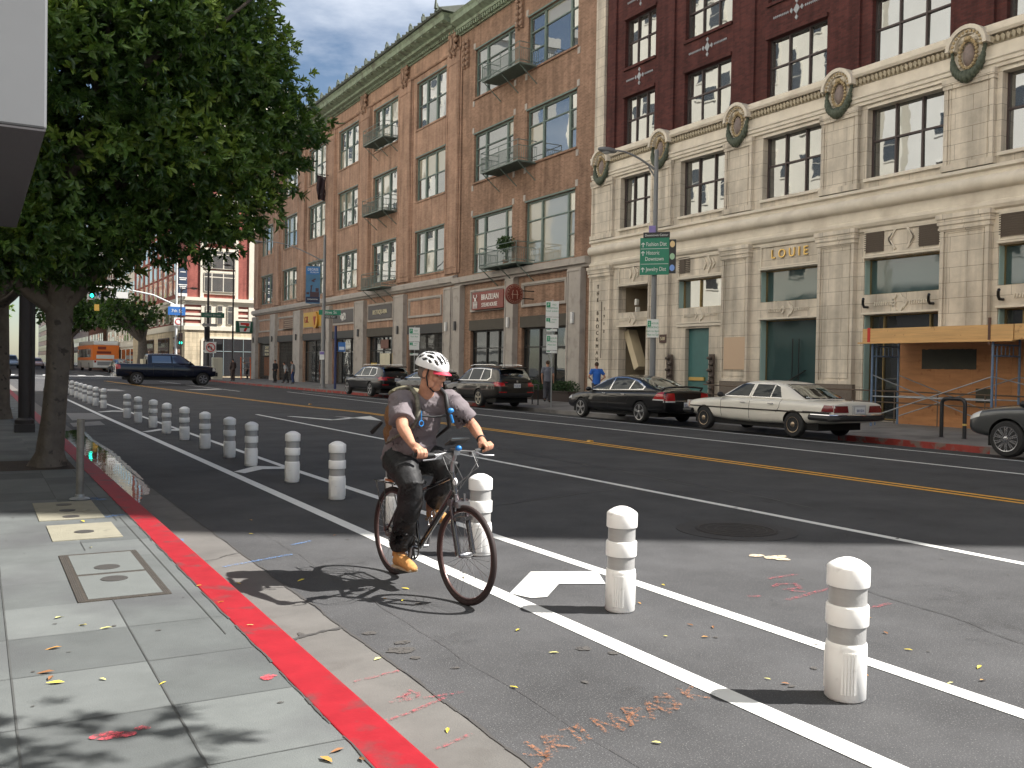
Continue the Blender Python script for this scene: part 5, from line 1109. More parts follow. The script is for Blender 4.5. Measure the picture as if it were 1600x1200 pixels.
b=MB(); b.box(sx0-.12,sx0-.02,14.62,19.4,2.62,3.03); b.box(sx0-.16,sx0+.05,14.62,19.55,2.58,2.62); b.box(sx0-.12,sx0-.02,8,14.59,2.62,3.03); b.box(sx1,sx1+.08,8,19.3,2.62,3.0); b.box(sx0,sx1,8,19.3,2.9,2.95); b.build('timber_beam',beamm,sc)
b=MB(); b.box(sx0-.13,sx0-.12,ya_+.0,ya_+.1,2.6,3.06); b.build('red_strap',M('red_webbing',(.5,.03,.02),.6),sc)
b=MB(); b.box(sx0-.135,sx0-.1,yb_-.0,yb_+.07,2.5,3.22); b.build('steel_clip',M('rust_steel',(.10,.045,.03),.6),sc)
# planters with clipped bushes
leafd=M('dark_hedge_leaf',(.035,.075,.02),.6,var=.4,vscale=7)
def leafblob(b,c,r,n,ls,rnd=random,flat=.0):
    for _ in range(n):
        while True:
            p=Vector((rnd.uniform(-1,1),rnd.uniform(-1,1),rnd.uniform(-1,1)))
            if .25<p.length<1: break
        q=Vector(c)+Vector((p.x*r[0],p.y*r[1],p.z*r[2])); d=(p+Vector((rnd.uniform(-.8,.8),rnd.uniform(-.8,.8),rnd.uniform(-.4,.8)))).normalized(); s=d.cross(Vector((rnd.uniform(-1,1),rnd.uniform(-1,1),rnd.uniform(-1,1)))).normalized()*ls*.4
        b.add([q,q+d*ls*.5+s,q+d*ls,q+d*ls*.5-s],[(0,1,2,3)])
for (ya2,yb2,lb) in ((36.9,38.8,'long dark planter box with bushes right of the steakhouse door'),(40.2,42.6,'dark planter box with bushes left of the man in grey')):
    o=empty('planter_box',(24.6,(ya2+yb2)/2,.1),0,lb,'planter')
    b=MB(); b.box(24.3,24.95,ya2,yb2,.05,.6); b.box(24.25,25.0,ya2-.03,yb2+.03,.53,.6); b.build('box',M('dark_box',(.05,.035,.03),.6),o,bevel=.01)
    b=MB(); y_=ya2+.2
    while y_<yb2-.1: leafblob(b,(24.6,y_,.78),(.36,.34,.28),260,.09); y_+=.4
    b.build('bush',leafd,o,fixn=False)
po=bpy.data.objects['potted_bush']; b=MB(); b.lathe([(.13,0),(.18,.34)],(FX-.42,fy(44.6),fz(7.25)),12); b.build('pot',M('clay',(.3,.13,.07),.8),po); b=MB(); 
for k in range(9): leafblob(b,(FX-.42+random.uniform(-.1,.1),fy(44.6)+random.uniform(-.7,.9),fz(7.25)+1.2+random.uniform(-.25,.35)),(.28,.4,.3),60,.14)
b.tube([(FX-.42,fy(44.6),fz(7.25)+.3),(FX-.42,fy(44.6),fz(7.25)+1.1)],.02,5); b.build('foliage',leafd,po,fixn=False)
o=empty('hanging_cloth',(FX-.75,fy(74.9),17),0,'tattered black cloth hanging from a bracket on the brown facade','flag')
yf=75.4; b=MB(); vs=[]; nn=9
for i in range(nn+1):
    for j in range(nn+1):
        vs.append((FX-1.15+.75*i/nn+.04*sin(j*.9+i),yf+.1*sin(i*1.3+j*.5),fz(17.45)-1.95*j/nn-(.12*random.random() if j==nn else 0)-.15*i/nn))
b.add(vs,[(i*(nn+1)+j,(i+1)*(nn+1)+j,(i+1)*(nn+1)+j+1,i*(nn+1)+j+1) for i in range(nn) for j in range(nn)]); b.build('cloth',M('black_cloth',(.03,.018,.022),.85,dark=(.2,.17,.16),dscale=2.2,dthr=(.62,.68)),o,60)
b=MB(); b.tube([(FX,yf,fz(17.5)),(FX-1.3,yf,fz(17.5))],.03,6); b.build('rod',blk,o)
# ------------------------------------------------------------------ signals and far poles
def sig(parent,x,y,z,lit='green',s=1.0,dirv=(0,-1)):
    b=MB(); b.box(x-.2*s,x+.2*s,y-.12,y+.12,z-.62*s,z+.62*s); h=b.build('signal_head',blk,parent,bevel=.02)
    for k,(c_,nm) in enumerate((((.5,.02,.01),'red'),((.5,.25,.02),'amber'),((.01,.75,.48),'green'))):
        b=MB(); b.lathe([(.14*s,0),(.12*s,-.03)],(x,y-.12,z+(.38-.38*k)*s),14,0,'y'); 
        b.build('lens',M('signal_%s_lit'%nm,c_,.3,emit=4) if nm==lit else M('signal_%s_off'%nm,tuple(v*.08 for v in c_),.3),h)
px,py=16.9,112.0
o=empty('traffic_signal',(px,py,.15),0,'white mast arm traffic signal with two green lights over the crossing','traffic light')
px=19.8
b=MB(); b.tube([(px,py,.0),(px,py,15.2)],[.15,.1],10); b.build('pole',M('white_pole_paint',(.62,.63,.62),.4),o,40)
b=MB(); b.tube([(px-.2,py,8.3),(px-2.5,py,9.3),(px-6,py,9.9),(px-8.6,py,9.9)],[.1,.09,.07,.06],8); b.tube([(px,py,14.6),(px-1.5,py,15),(px-3.4,py,15.1)],.06,6); b.build('mast_arm',MATS['white_pole_paint'],o,40)
b=MB(); b.ell((px-3.6,py,15.1),(.6,.2,.12),10,6); b.build('lamp_head',MATS['white_pole_paint'],o,60)
sig(o,px-8.9,py-.2,9.4,'green',1.35); sig(o,px+.45,py-.2,4.4,'green',1.15)
w=empty('street_name_sign',(px,py,7.3),0,'blue street sign plates on the white signal pole','sign'); signplate(w,Vector((px,py-.25,7.6)),(1,0,0),1.9,.95,bluef,'sign_face'); signplate(w,Vector((px+.05,py-.24,8.2)),(1,0,0),1.5,.35,whites,'upper_plate'); text('7th St',.5,(px,py-.27,7.6),SIDE,whites,.01,w)
signplate(w,Vector((px+.2,py-.25,6.4)),(1,0,0),1.0,.9,whites,'round_notice')
b=MB(); b.lathe([(.36,0),(.36,-.02),(.28,-.02),(.28,0)],(px+.2,py-.27,6.4),20,0,'y',False); b.build('red_ring',M('ring_red',(.6,.02,.02),.5),w)
w=empty('lane_sign',(px-5.6,py,9),0,'small yellow warning plate hanging under the signal mast arm','sign'); signplate(w,Vector((px-8.4,py-.2,7.6)),(1,0,0),.5,.7,M('warning_yellow',(.30,.18,.03),.5),'plate'); signplate(w,Vector((px-6.2,py-.2,9.1)),(1,0,0),2.0,.7,M('pale_plate',(.6,.6,.58),.5),'lamp_plate')
# dark corner lamp in front of the red building
o=empty('street_lamp',(19.9,95.5,.15),0,'dark street lamp at the corner carrying a long green name plate','street lamp')
cobra(o,19.9,95.5,.15,11.6,3.0,.14,.09,zarm=10.9,m=dpole,dirv=(-1,.1))
w=empty('street_name_sign',(19.9,95.2,6.8),0,'long dark green street name plate on the dark corner lamp','sign'); signplate(w,Vector((20.3,95.2,6.45)),(1,-.2,0),2.2,.5,M('dark_green_face',(.01,.09,.05),.5),'sign_face'); text('Olive Street',.32,(20.3,95.16,6.45),basis((1,-.2,0),(0,0,1)),M('dim_white',(.4,.42,.4),.5),.01,w)
w=empty('one_way_arrow_sign',(19.9,95.2,5.6),0,'grey left-pointing arrow plate below the long green name plate','sign'); b=MB(); b.prism([(19.2,5.45),(19.5,5.2),(19.5,5.33),(20.7,5.33),(20.7,5.6),(19.5,5.6),(19.5,5.72)],'y',95.2,95.23); b.build('plate',M('grey_plate',(.3,.29,.28),.5),w)
w=empty('no_right_turn_sign',(20.0,95.2,3.3),0,'white no-turn plate with a red ring on the dark corner lamp','sign'); signplate(w,Vector((20.1,95.2,3.25)),(1,-.1,0),1.1,1.1,whites,'plate')
b=MB(); b.lathe([(.44,0),(.44,-.02),(.36,-.02),(.36,0)],(20.1,95.1,3.25),24,0,'y',False); b.obox((20.1,95.09,3.25),(.27,0,-.27),(0,.01,0),(.025,0,.025)); b.build('red_ring',MATS['ring_red'],w)
b=MB(); b.box(20.12,20.2,95.1,95.12,3.0,3.3); b.box(19.92,20.2,95.1,95.12,3.25,3.33); b.prism([(19.78,3.29),(19.95,3.15),(19.95,3.43)],'y',95.1,95.12); b.build('arrow',blacks,w)
o=empty('pedestrian_signal',(19.9,95,2),0,'dark pedestrian signal boxes on the corner lamp','traffic light'); b=MB(); b.box(19.5,20.0,95.0,95.3,4.0,5.3); b.box(20.65,21.2,95,95.3,3.0,3.6); b.build('signal_box',blk,o,bevel=.02); b=MB(); b.box(19.6,19.9,94.98,95.0,4.2,5.1); b.build('signal_face',darkm,o)
o=empty('thin_street_lamp',(22.2,94.9,.15),0,'thin dark lamp post between the corner lamp and the store sign','street lamp'); cobra(o,22.2,94.9,.15,12.6,1.6,.1,.06,zarm=11.2,m=dpole,dirv=(-.1,1))
o=empty('thin_street_lamp',(18.0,104,.0),0,'slim brown pole left of the corner lamp before the red building','street lamp'); cobra(o,17.95,99,.0,9.4,1.0,.09,.05,zarm=9.0,m=M('brown_pole',(.13,.09,.07),.6),dirv=(1,0)); 
o=empty('utility_cabinet',(20.4,94.5,.15),0,'pale cream utility cabinet on the corner beside the man in black','cabinet'); b=MB(); b.box(20.0,20.95,93.6,94.2,.12,2.25); b.build('cabinet_body',M('cream_cabinet',(.52,.50,.40),.6),o,bevel=.02); b=MB(); b.box(20.1,20.5,93.58,93.6,.3,2.1); b.build('cabinet_door',M('cream_door',(.48,.46,.37),.6),o)
o=empty('barricade',(23.3,91,.3),0,'orange folding barricade by the store corner','barricade'); b=MB(); 
for x_ in (22.0,22.9): b.tube([(x_,90.5,.2),(x_,90.7,2.3)],.05,5)
b.build('legs',M('orange_plastic',(.65,.12,.02),.5),o); b=MB(); 
for z_ in (.6,1.2,1.8,2.2): b.tube([(22.0,90.6,z_),(22.9,90.6,z_)],.035,5)
b.build('rails',M('grey_rail',(.25,.2,.18),.5),o)
# ------------------------------------------------------------------ vehicles
tyrem=M('tyre_rubber',(.018,.018,.019),.75,bump=.2,bscale=60); alloy=M('alloy_rim',(.55,.55,.56),.28,metal=.85); darkrim=M('wheel_well_black',(.006,.006,.006),.8); chrome=M('chrome_trim',(.75,.75,.76),.12,metal=1)
carglass=glassmat('car_glass',(.008,.010,.012),.02,.0,1,.0,(.50,.54,.56)); redl=M('tail_lamp_red',(.38,.012,.015),.18,coat=1); clearl=M('head_lamp_clear',(.62,.62,.60),.12,coat=1); amberl=M('indicator_amber',(.65,.17,.02),.2,coat=1)
platem=M('licence_plate',(.62,.63,.64),.4); blackpl=M('black_car_plastic',(.015,.015,.016),.5); seamm=M('panel_gap',(.01,.01,.01),.6)
def paint(name,c,metal=.0,rough=.35): return M(name,c,rough,metal=metal,coat=1,spec=.12,var=.04,vscale=1.5)
def wheel(parent,x,y,r,w,side,rimc,spokes=5,rr=.66,style='alloy'):
    b=MB(); p=[(r*.62,-w/2),(r*.9,-w/2+.005),(r*.975,-w/2+.03),(r,-w*.28),(r,w*.28),(r*.975,w/2-.03),(r*.9,w/2-.005),(r*.62,w/2)]
    b.lathe(p,(x,y,r),30,0,'y'); t=b.build('wheel',tyrem,parent,35)
    s=side; yo=y+s*(w/2+.004); b=MB(); R_=r*rr
    b.lathe([(R_*.93,-s*.05),(R_*.93,0),(R_,0.004*s),(R_,-s*.02)],(x,yo,r),30,0,'y',False)
    if style=='alloy':
        for k in range(spokes):
            a=2*pi*k/spokes+.3
            for d_ in (-.1,.1):
                u=Vector((cos(a+d_),0,sin(a+d_))); v=Vector((-sin(a),0,cos(a)))
                b.obox(Vector((x,yo-s*.012,r))+u*R_*.54,u*R_*.42,Vector((0,.010,0)),v*R_*(.055 if spokes>7 else .085))
        b.lathe([(R_*.2,-.02*s),(R_*.2,.004*s),(R_*.12,.012*s)],(x,yo,r),14,0,'y')
    elif style=='steel':
        b.lathe([(R_*.95,-.03*s),(R_*.8,-.012*s),(R_*.6,-.004*s),(R_*.45,-.02*s),(R_*.3,.004*s),(R_*.12,.02*s)],(x,yo,r),24,0,'y')
    b.build('rim',rimc,t,35)
    b=MB(); b.lathe([(R_*.94,-.045*s),(R_*.94,-.03*s)],(x,yo,r),24,0,'y')
    if style=='steel':
        for k in range(12): a=2*pi*k/12; b.lathe([(R_*.08,0),(R_*.08,.006*s)],(x+R_*.72*cos(a),yo-.008*s,r+R_*.72*sin(a)),8,0,'y')
    b.build('rim_recess',darkrim,t)
    return t
class Car:
    def __init__(s,name,label,cat,paintm,st,cab,wheels,group=None,lvl=2,crown=.03):
        s.root=empty(name,(0,0,0),0,label,cat,group); s.p=paintm; s.wh=wheels
        def loft(secs):
            b=MB(); n=len(secs[0])
            for sec in secs: b.v+= sec
            m=len(secs)
            for i in range(m-1):
                for j in range(n): b.f.append((i*n+j,i*n+(j+1)%n,(i+1)*n+(j+1)%n,(i+1)*n+j)); b.m.append(0)
            b.f.append(tuple(range(n-1,-1,-1))); b.f.append(tuple((m-1)*n+j for j in range(n))); b.m+= [0,0]
            return b
        secs=[]
        for (x,w,zb,zs,zt) in st:
            h=[(w*.0,zb),(w*.8,zb),(w*.965,zb+.09),(w,zb+.45*(zs-zb)),(w*.985,zs-.07),(w*.93,zs),(w*.55,zt),(0,zt+crown*.3)]
            secs.append([(x,y,z) for y,z in h]+[(x,-y,z) for y,z in h[-2:0:-1]])
        s.body=s._mk('body',loft(secs),lvl)
        secs=[]
        for (x,w0,z0,w1,z1) in cab:
            h=[(0,z0-.12),(w0,z0-.12),(w0,z0),(w0*.45+w1*.55,z0*.5+z1*.5),(w1,z1-.035),(w1*.86,z1),(w1*.4,z1+crown),(0,z1+crown*1.2)]
            secs.append([(x,y,z) for y,z in h]+[(x,-y,z) for y,z in h[-2:0:-1]])
        s.cab=s._mk('roof',loft(secs),lvl)
        bm=bmesh.new(); bm.from_mesh(s.body.data); bm.from_mesh(s.cab.data); s.bvh=BVHTree.FromBMesh(bm); bm.free()
        s.arches()
        for (x,r,w,y) in wheels['pos']:
            for sd in (1,-1): wheel(s.root,x,sd*(y-w/2),r,w,sd,wheels['rim'],wheels.get('sp',5),wheels.get('rr',.66),wheels.get('style','alloy'))
    def _mk(s,name,b,lvl):
        me=b.mesh(name,s.p,180); o=bpy.data.objects.new(name,me)
        md=o.modifiers.new('s','SUBSURF'); md.levels=lvl; md.render_levels=lvl
        me2=evalmesh(o); bpy.data.objects.remove(o)
        me2.name=name; o=bpy.data.objects.new(name,me2); COL.objects.link(o); o.parent=s.root; WL[o.name]=Vector((0,0,0)); me2.polygons.foreach_set('use_smooth',[True]*len(me2.polygons)); return o
    def arches(s):
        b=MB()
        for (x,r,w,y) in s.wh['pos']:
            R_=r*1.10+.015
            for sd in (1,-1): b.prism([(x+R_*cos(2*pi*k/28),r+R_*sin(2*pi*k/28)) for k in range(28)],'y',sd*(y-w-.12),sd*(y+.4))
        me=b.mesh('cut',darkrim); c=bpy.data.objects.new('cut',me)
        md=s.body.modifiers.new('b','BOOLEAN'); md.object=c; md.operation='DIFFERENCE'; md.solver='EXACT'
        s.body.data.materials.append(darkrim); me.materials.clear(); me.materials.append(s.p); me.materials.append(darkrim); me.polygons.foreach_set('material_index',[1]*len(me.polygons))
        s.body.parent=None; me2=evalmesh(s.body,(c,)); s.body.parent=s.root; s.body.modifiers.clear(); s.body.data=me2; me2.name='body'; bpy.data.objects.remove(c)
        me2.set_sharp_from_angle(angle=R(40))
    def ray(s,o,d):
        h=s.bvh.ray_cast(Vector(o),Vector(d)); return h
    def decal(s,name,poly,ax,m,d=.006,res=.09,parent=None,both=False,smooth=True):
        bm=bmesh.new(); 
        def P(a,b):
            if ax in('y+','y-'): return Vector((a,3 if ax=='y+' else -3,b)),Vector((0,-1 if ax=='y+' else 1,0))
            if ax=='x-': return Vector((-3,a,b)),Vector((1,0,0))
            if ax=='x+': return Vector((12,a,b)),Vector((-1,0,0))
            return Vector((a,b,5)),Vector((0,0,-1))
        vs=[bm.verts.new((a,b,0)) for a,b in poly]; f=bm.faces.new(vs); bmesh.ops.triangulate(bm,faces=[f])
        for _ in range(5):
            e=[e for e in bm.edges if e.calc_length()>res]
            if not e: break
            bmesh.ops.subdivide_edges(bm,edges=e,cuts=1); bmesh.ops.triangulate(bm,faces=bm.faces[:])
        last=None
        for v in bm.verts:
            o,dr=P(v.co.x,v.co.y); h=s.ray(o,dr)
            if h[0] is not None: v.co=h[0]+(h[1] if h[1].dot(dr)<0 else -h[1])*d
            else: v.tag=True
        bad=[v for v in bm.verts if v.tag]; bmesh.ops.delete(bm,geom=bad,context='VERTS')
        me=bpy.data.meshes.new(name); bm.to_mesh(me); bm.free(); me.materials.append(m)
        if smooth: me.polygons.foreach_set('use_smooth',[True]*len(me.polygons))
        o=bpy.data.objects.new(name,me); COL.objects.link(o); o.parent=parent or s.root; WL[o.name]=Vector((0,0,0))
        if both: s.decal(name,poly,{'y+':'y-'}[ax],m,d,res,parent)
        return o
    def strip(s,name,pts,ax,m,w=.012,d=.007,**k):
        # thin band along a polyline in the decal plane
        L_=[];R_=[]
        P=[Vector((*p,0)) for p in pts]
        for i,p in enumerate(P):
            t=(P[min(i+1,len(P)-1)]-P[max(i-1,0)]).normalized(); n=Vector((-t.y,t.x,0))*w/2; L_.append(p+n); R_.append(p-n)
        return s.decal(name,[(q.x,q.y) for q in L_+R_[::-1]],ax,m,d,**k)
    def box(s,name,c,h,m,rot=None,bevel=.01,parent=None):
        b=MB(); b.box(c[0]-h[0],c[0]+h[0],c[1]-h[1],c[1]+h[1],c[2]-h[2],c[2]+h[2]); return b.build(name,m,parent or s.root,bevel=bevel)
    def mirrors(s,x,y,z,m=None,r=(.09,.11,.075)):
        for sd in (1,-1):
            b=MB(); b.ell((x,sd*(y+.09),z),r,10,7); b.box(x-.02,x+.05,min(sd*(y-.06),sd*(y+.02)),max(sd*(y-.06),sd*(y+.02)),z-.04,z); b.build('mirror',m or s.p,s.root,60)
    def go(s,x,y,rz,sc=(1,1,1),z=0):
        s.root.location=(x,y,z); s.root.rotation_euler=(0,0,rz); s.root.scale=sc; return s.root
def R_plate(c,x,z,txt,w=.31,h=.15,rz=0,y=0):
    b=MB(); b.box(x-.008,x+.008,y-w/2,y+w/2,z-h/2,z+h/2); p=b.build('licence_plate',platem,c.root,bevel=.004)
    text(txt,h*.55,(x-.011,y,z-.01),basis((0,-1,0),(0,0,1)),M('plate_blue',(.03,.05,.2),.5),.001,p,'plate_number',sx=.85)
# --- old beige saloon (rear at x=0, nose at L)
beige=paint('old_ivory_paint',(.72,.69,.62))
c=Car('beige_sedan','old beige saloon with chrome strips, long boot and steel wheels','car',beige,
 [(.03,.86,.46,.86,.89),(.05,.90,.43,.90,.945),(.12,.91,.42,.91,.955),(.5,.92,.36,.91,.96),(1.3,.93,.30,.93,.975),(2.2,.945,.27,.95,.98),(3.2,.945,.27,.95,.985),(4.0,.93,.29,.93,.97),(4.7,.91,.34,.90,.935),(5.35,.87,.38,.84,.87),(5.52,.80,.42,.78,.80),(5.56,.68,.48,.72,.73)],
 [(.95,.80,.955,.79,.96),(1.25,.82,.96,.72,1.08),(1.75,.83,.965,.66,1.335),(2.1,.835,.97,.65,1.405),(2.8,.84,.97,.645,1.43),(3.3,.84,.97,.65,1.40),(3.62,.84,.965,.67,1.28),(4.02,.83,.955,.76,1.05),(4.25,.82,.95,.79,.955)],
 dict(pos=[(1.32,.325,.2,.925),(4.72,.325,.2,.905)],rim=M('bronze_steel_rim',(.40,.31,.22),.35,metal=.8),style='steel',rr=.62),crown=.025)
bg_=MATS['car_glass']
gl=[[(3.92,1.0),(3.0,1.0),(2.93,1.33),(3.36,1.33)],[(2.87,1.0),(2.22,1.0),(2.18,1.33),(2.80,1.335)],[(2.18,1.0),(1.82,1.0),(1.98,1.28),(2.13,1.32)]]
for q in gl:
    c.decal('window_seal',[(x,z) for x,z in [(sum(p[0] for p in q)/len(q)+(x-sum(p[0] for p in q)/len(q))*1.05, sum(p[1] for p in q)/len(q)+(z-sum(p[1] for p in q)/len(q))*1.09) for x,z in q]],'y+',chrome,.004,both=True); c.decal('side_window',q,'y+',bg_,.008,both=True)
c.decal('windscreen',[(-.66,1.02),(.66,1.02),(.58,1.34),(-.58,1.34)],'x+',bg_,.006); c.decal('rear_window',[(-.68,1.01),(.68,1.01),(.56,1.33),(-.56,1.33)],'x-',bg_,.006)
c.decal('rear_window_seal',[(-.72,.985),(.72,.985),(.60,1.355),(-.60,1.355)],'x-',blackpl,.003)
for p in ([(2.90,.36),(2.87,.95)],[(3.98,.36),(4.02,.93)],[(1.9,.62),(1.80,.75),(1.78,.95)],): c.strip('door_gap',p,'y+',seamm,.014,.004)
c.strip('side_moulding',[(.15,.66),(5.5,.66)],'y+',M('dark_moulding',(.03,.025,.02),.4),.035,.012,both=True); c.strip('bright_moulding',[(.1,.685),(1.0,.685)],'y+',chrome,.02,.014,both=True)
for x in (2.08,3.12): c.box('door_handle',(x,.955,.84),(.1,.012,.014),chrome)
c.decal('tail_lamp',[(.36,.68),(.87,.68),(.87,.85),(.40,.85)],'x-',M('old_tail_lamp',(.16,.012,.014),.25,coat=1),.012); c.decal('tail_lamp',[(-.36,.68),(-.87,.68),(-.87,.85),(-.40,.85)],'x-',MATS['old_tail_lamp'],.012)
c.decal('tail_lamp',[(.05,.70),(.40,.70),(.34,.86),(.06,.86)],'y+',MATS['old_tail_lamp'],.010)
c.decal('indicator',[(5.42,.62),(5.56,.62),(5.55,.80),(5.40,.80)],'y+',amberl,.012)
b=MB(); b.tube([(.75,.93,.55),(.12,.95,.54),(-.02,.80,.54),(-.05,0,.54),(-.02,-.80,.54),(.12,-.95,.54),(.75,-.93,.55)],.075,8); b.build('rear_bumper',blackpl,c.root,40)
b=MB(); b.tube([(.7,.95,.62),(.08,.97,.62),(-.06,.80,.62),(-.09,0,.62),(-.06,-.80,.62),(.08,-.97,.62)],.022,6); b.build('bumper_chrome',chrome,c.root,40)
b=MB(); b.tube([(5.2,.9,.52),(5.55,.88,.52),(5.68,.7,.52),(5.7,0,.52),(5.68,-.7,.52),(5.5,-.9,.52)],.075,8); b.build('front_bumper',blackpl,c.root,40)
c.box('grille',(5.57,0,.72),(.02,.25,.13),chrome); c.box('head_lamp',(5.52,.6,.72),(.04,.2,.09),clearl); c.box('head_lamp',(5.52,-.6,.72),(.04,.2,.09),clearl)
c.box('plate_recess',(.015,0,.74),(.02,.24,.13),M('pale_plate_surround',(.42,.42,.42),.5)); R_plate(c,-.02,.74,'300 SDX',.34,.16); c.mirrors(3.98,.86,1.02,blackpl)
c.box('boot_star',(.2,0,.945),(.02,.02,.03),chrome); c.box('roof_antenna',(1.0,.6,1.0),(.01,.01,.02),chrome)
# dark underbody
def under(c,x0,x1,w=.78,z0=.2,z1=.42): c.box('underbody',((x0+x1)/2,0,(z0+z1)/2),((x1-x0)/2,w,(z1-z0)/2),darkrim)
under(c,.6,5.2); c.go(19.1,15.83,pi/2)
# --- black sedan with spoiler
blackp=paint('black_car_paint',(.008,.008,.009))
c=Car('black_sedan','glossy black sedan with a boot spoiler and bright five spoke wheels','car',blackp,
 [(.02,.84,.40,.90,.95),(.04,.90,.36,.97,1.02),(.14,.92,.32,.99,1.06),(.5,.93,.28,.98,1.06),(1.4,.94,.25,.97,1.04),(2.5,.95,.24,.95,1.0),(3.6,.95,.24,.93,.98),(4.4,.94,.26,.90,.96),(5.0,.91,.28,.84,.90),(5.5,.84,.30,.74,.80),(5.72,.68,.36,.64,.68)],
 [(.55,.80,1.02,.78,1.04),(1.0,.84,1.01,.72,1.19),(1.55,.86,1.0,.64,1.39),(2.2,.87,.98,.62,1.475),(2.9,.87,.97,.62,1.475),(3.4,.87,.96,.65,1.38),(3.95,.86,.95,.72,1.15),(4.45,.84,.94,.76,.965)],
 dict(pos=[(1.25,.335,.22,.94),(4.55,.335,.22,.94)],rim=alloy,sp=5,rr=.74),crown=.03)
c.decal('chrome_surround',[(4.28,.965),(1.2,1.04),(1.15,1.14),(1.62,1.33),(2.3,1.43),(2.9,1.43),(3.35,1.34),(3.9,1.12)],'y+',chrome,.003,both=True)
for q in ([(4.15,.99),(3.0,1.01),(2.93,1.40),(3.3,1.32),(3.85,1.10)],[(2.92,1.01),(1.95,1.04),(1.85,1.34),(2.3,1.40),(2.86,1.40)],[(1.88,1.04),(1.25,1.07),(1.24,1.13),(1.66,1.29),(1.79,1.32)]): c.decal('side_window',q,'y+',bg_,.007,both=True)
c.decal('rear_window',[(-.66,1.07),(.66,1.07),(.55,1.40),(-.55,1.40)],'x-',bg_,.006); c.decal('windscreen',[(-.66,1.0),(.66,1.0),(.56,1.38),(-.56,1.38)],'x+',bg_,.006)
for p in ([(2.96,.34),(2.95,.98)],[(4.1,.34),(4.12,.93)],[(1.95,.65),(1.82,.8),(1.85,1.02)]): c.strip('door_gap',p,'y+',seamm,.012,.004)
c.strip('sill_chrome',[(1.75,.3),(4.1,.28)],'y+',chrome,.022,.01); c.strip('rub_strip',[(1.9,.58),(4.0,.56)],'y+',M('dark_gloss_strip',(.05,.05,.05),.2),.03,.01)
for x in (2.1,3.15): c.box('door_handle',(x,.955,.87),(.09,.015,.016),chrome)
for s_ in (1,-1):
    c.decal('tail_lamp',[(s_*.50,.72),(s_*.9,.72),(s_*.88,.95),(s_*.54,.96)],'x-',redl,.012)
    c.decal('reverse_lamp',[(s_*.50,.68),(s_*.9,.68),(s_*.9,.72),(s_*.50,.72)],'x-',clearl,.012)
c.decal('tail_lamp',[(.08,.77),(.58,.77),(.36,1.0),(.14,.98)],'y+',redl,.010); c.decal('reverse_lamp',[(.08,.73),(.6,.73),(.58,.77),(.08,.77)],'y+',clearl,.010)
c.decal('head_lamp',[(5.2,.66),(5.62,.60),(5.6,.72),(5.25,.84)],'y+',clearl,.010)
b=MB(); b.tube([(.35,.78,1.02),(.22,.76,1.12),(.18,.4,1.15),(.16,0,1.16),(.18,-.4,1.15),(.22,-.76,1.12),(.35,-.78,1.02)],.03,8); b.build('spoiler',blackp,c.root,60)
R_plate(c,.0,.60,'7KTR 512',.31,.16); c.box('badge',(.1,0,.93),(.012,.07,.03),chrome); c.mirrors(4.02,.88,1.0); c.box('bumper_strip',(.03,0,.72),(.015,.8,.012),chrome); under(c,.5,5.2); c.go(19.15,22.35,pi/2)
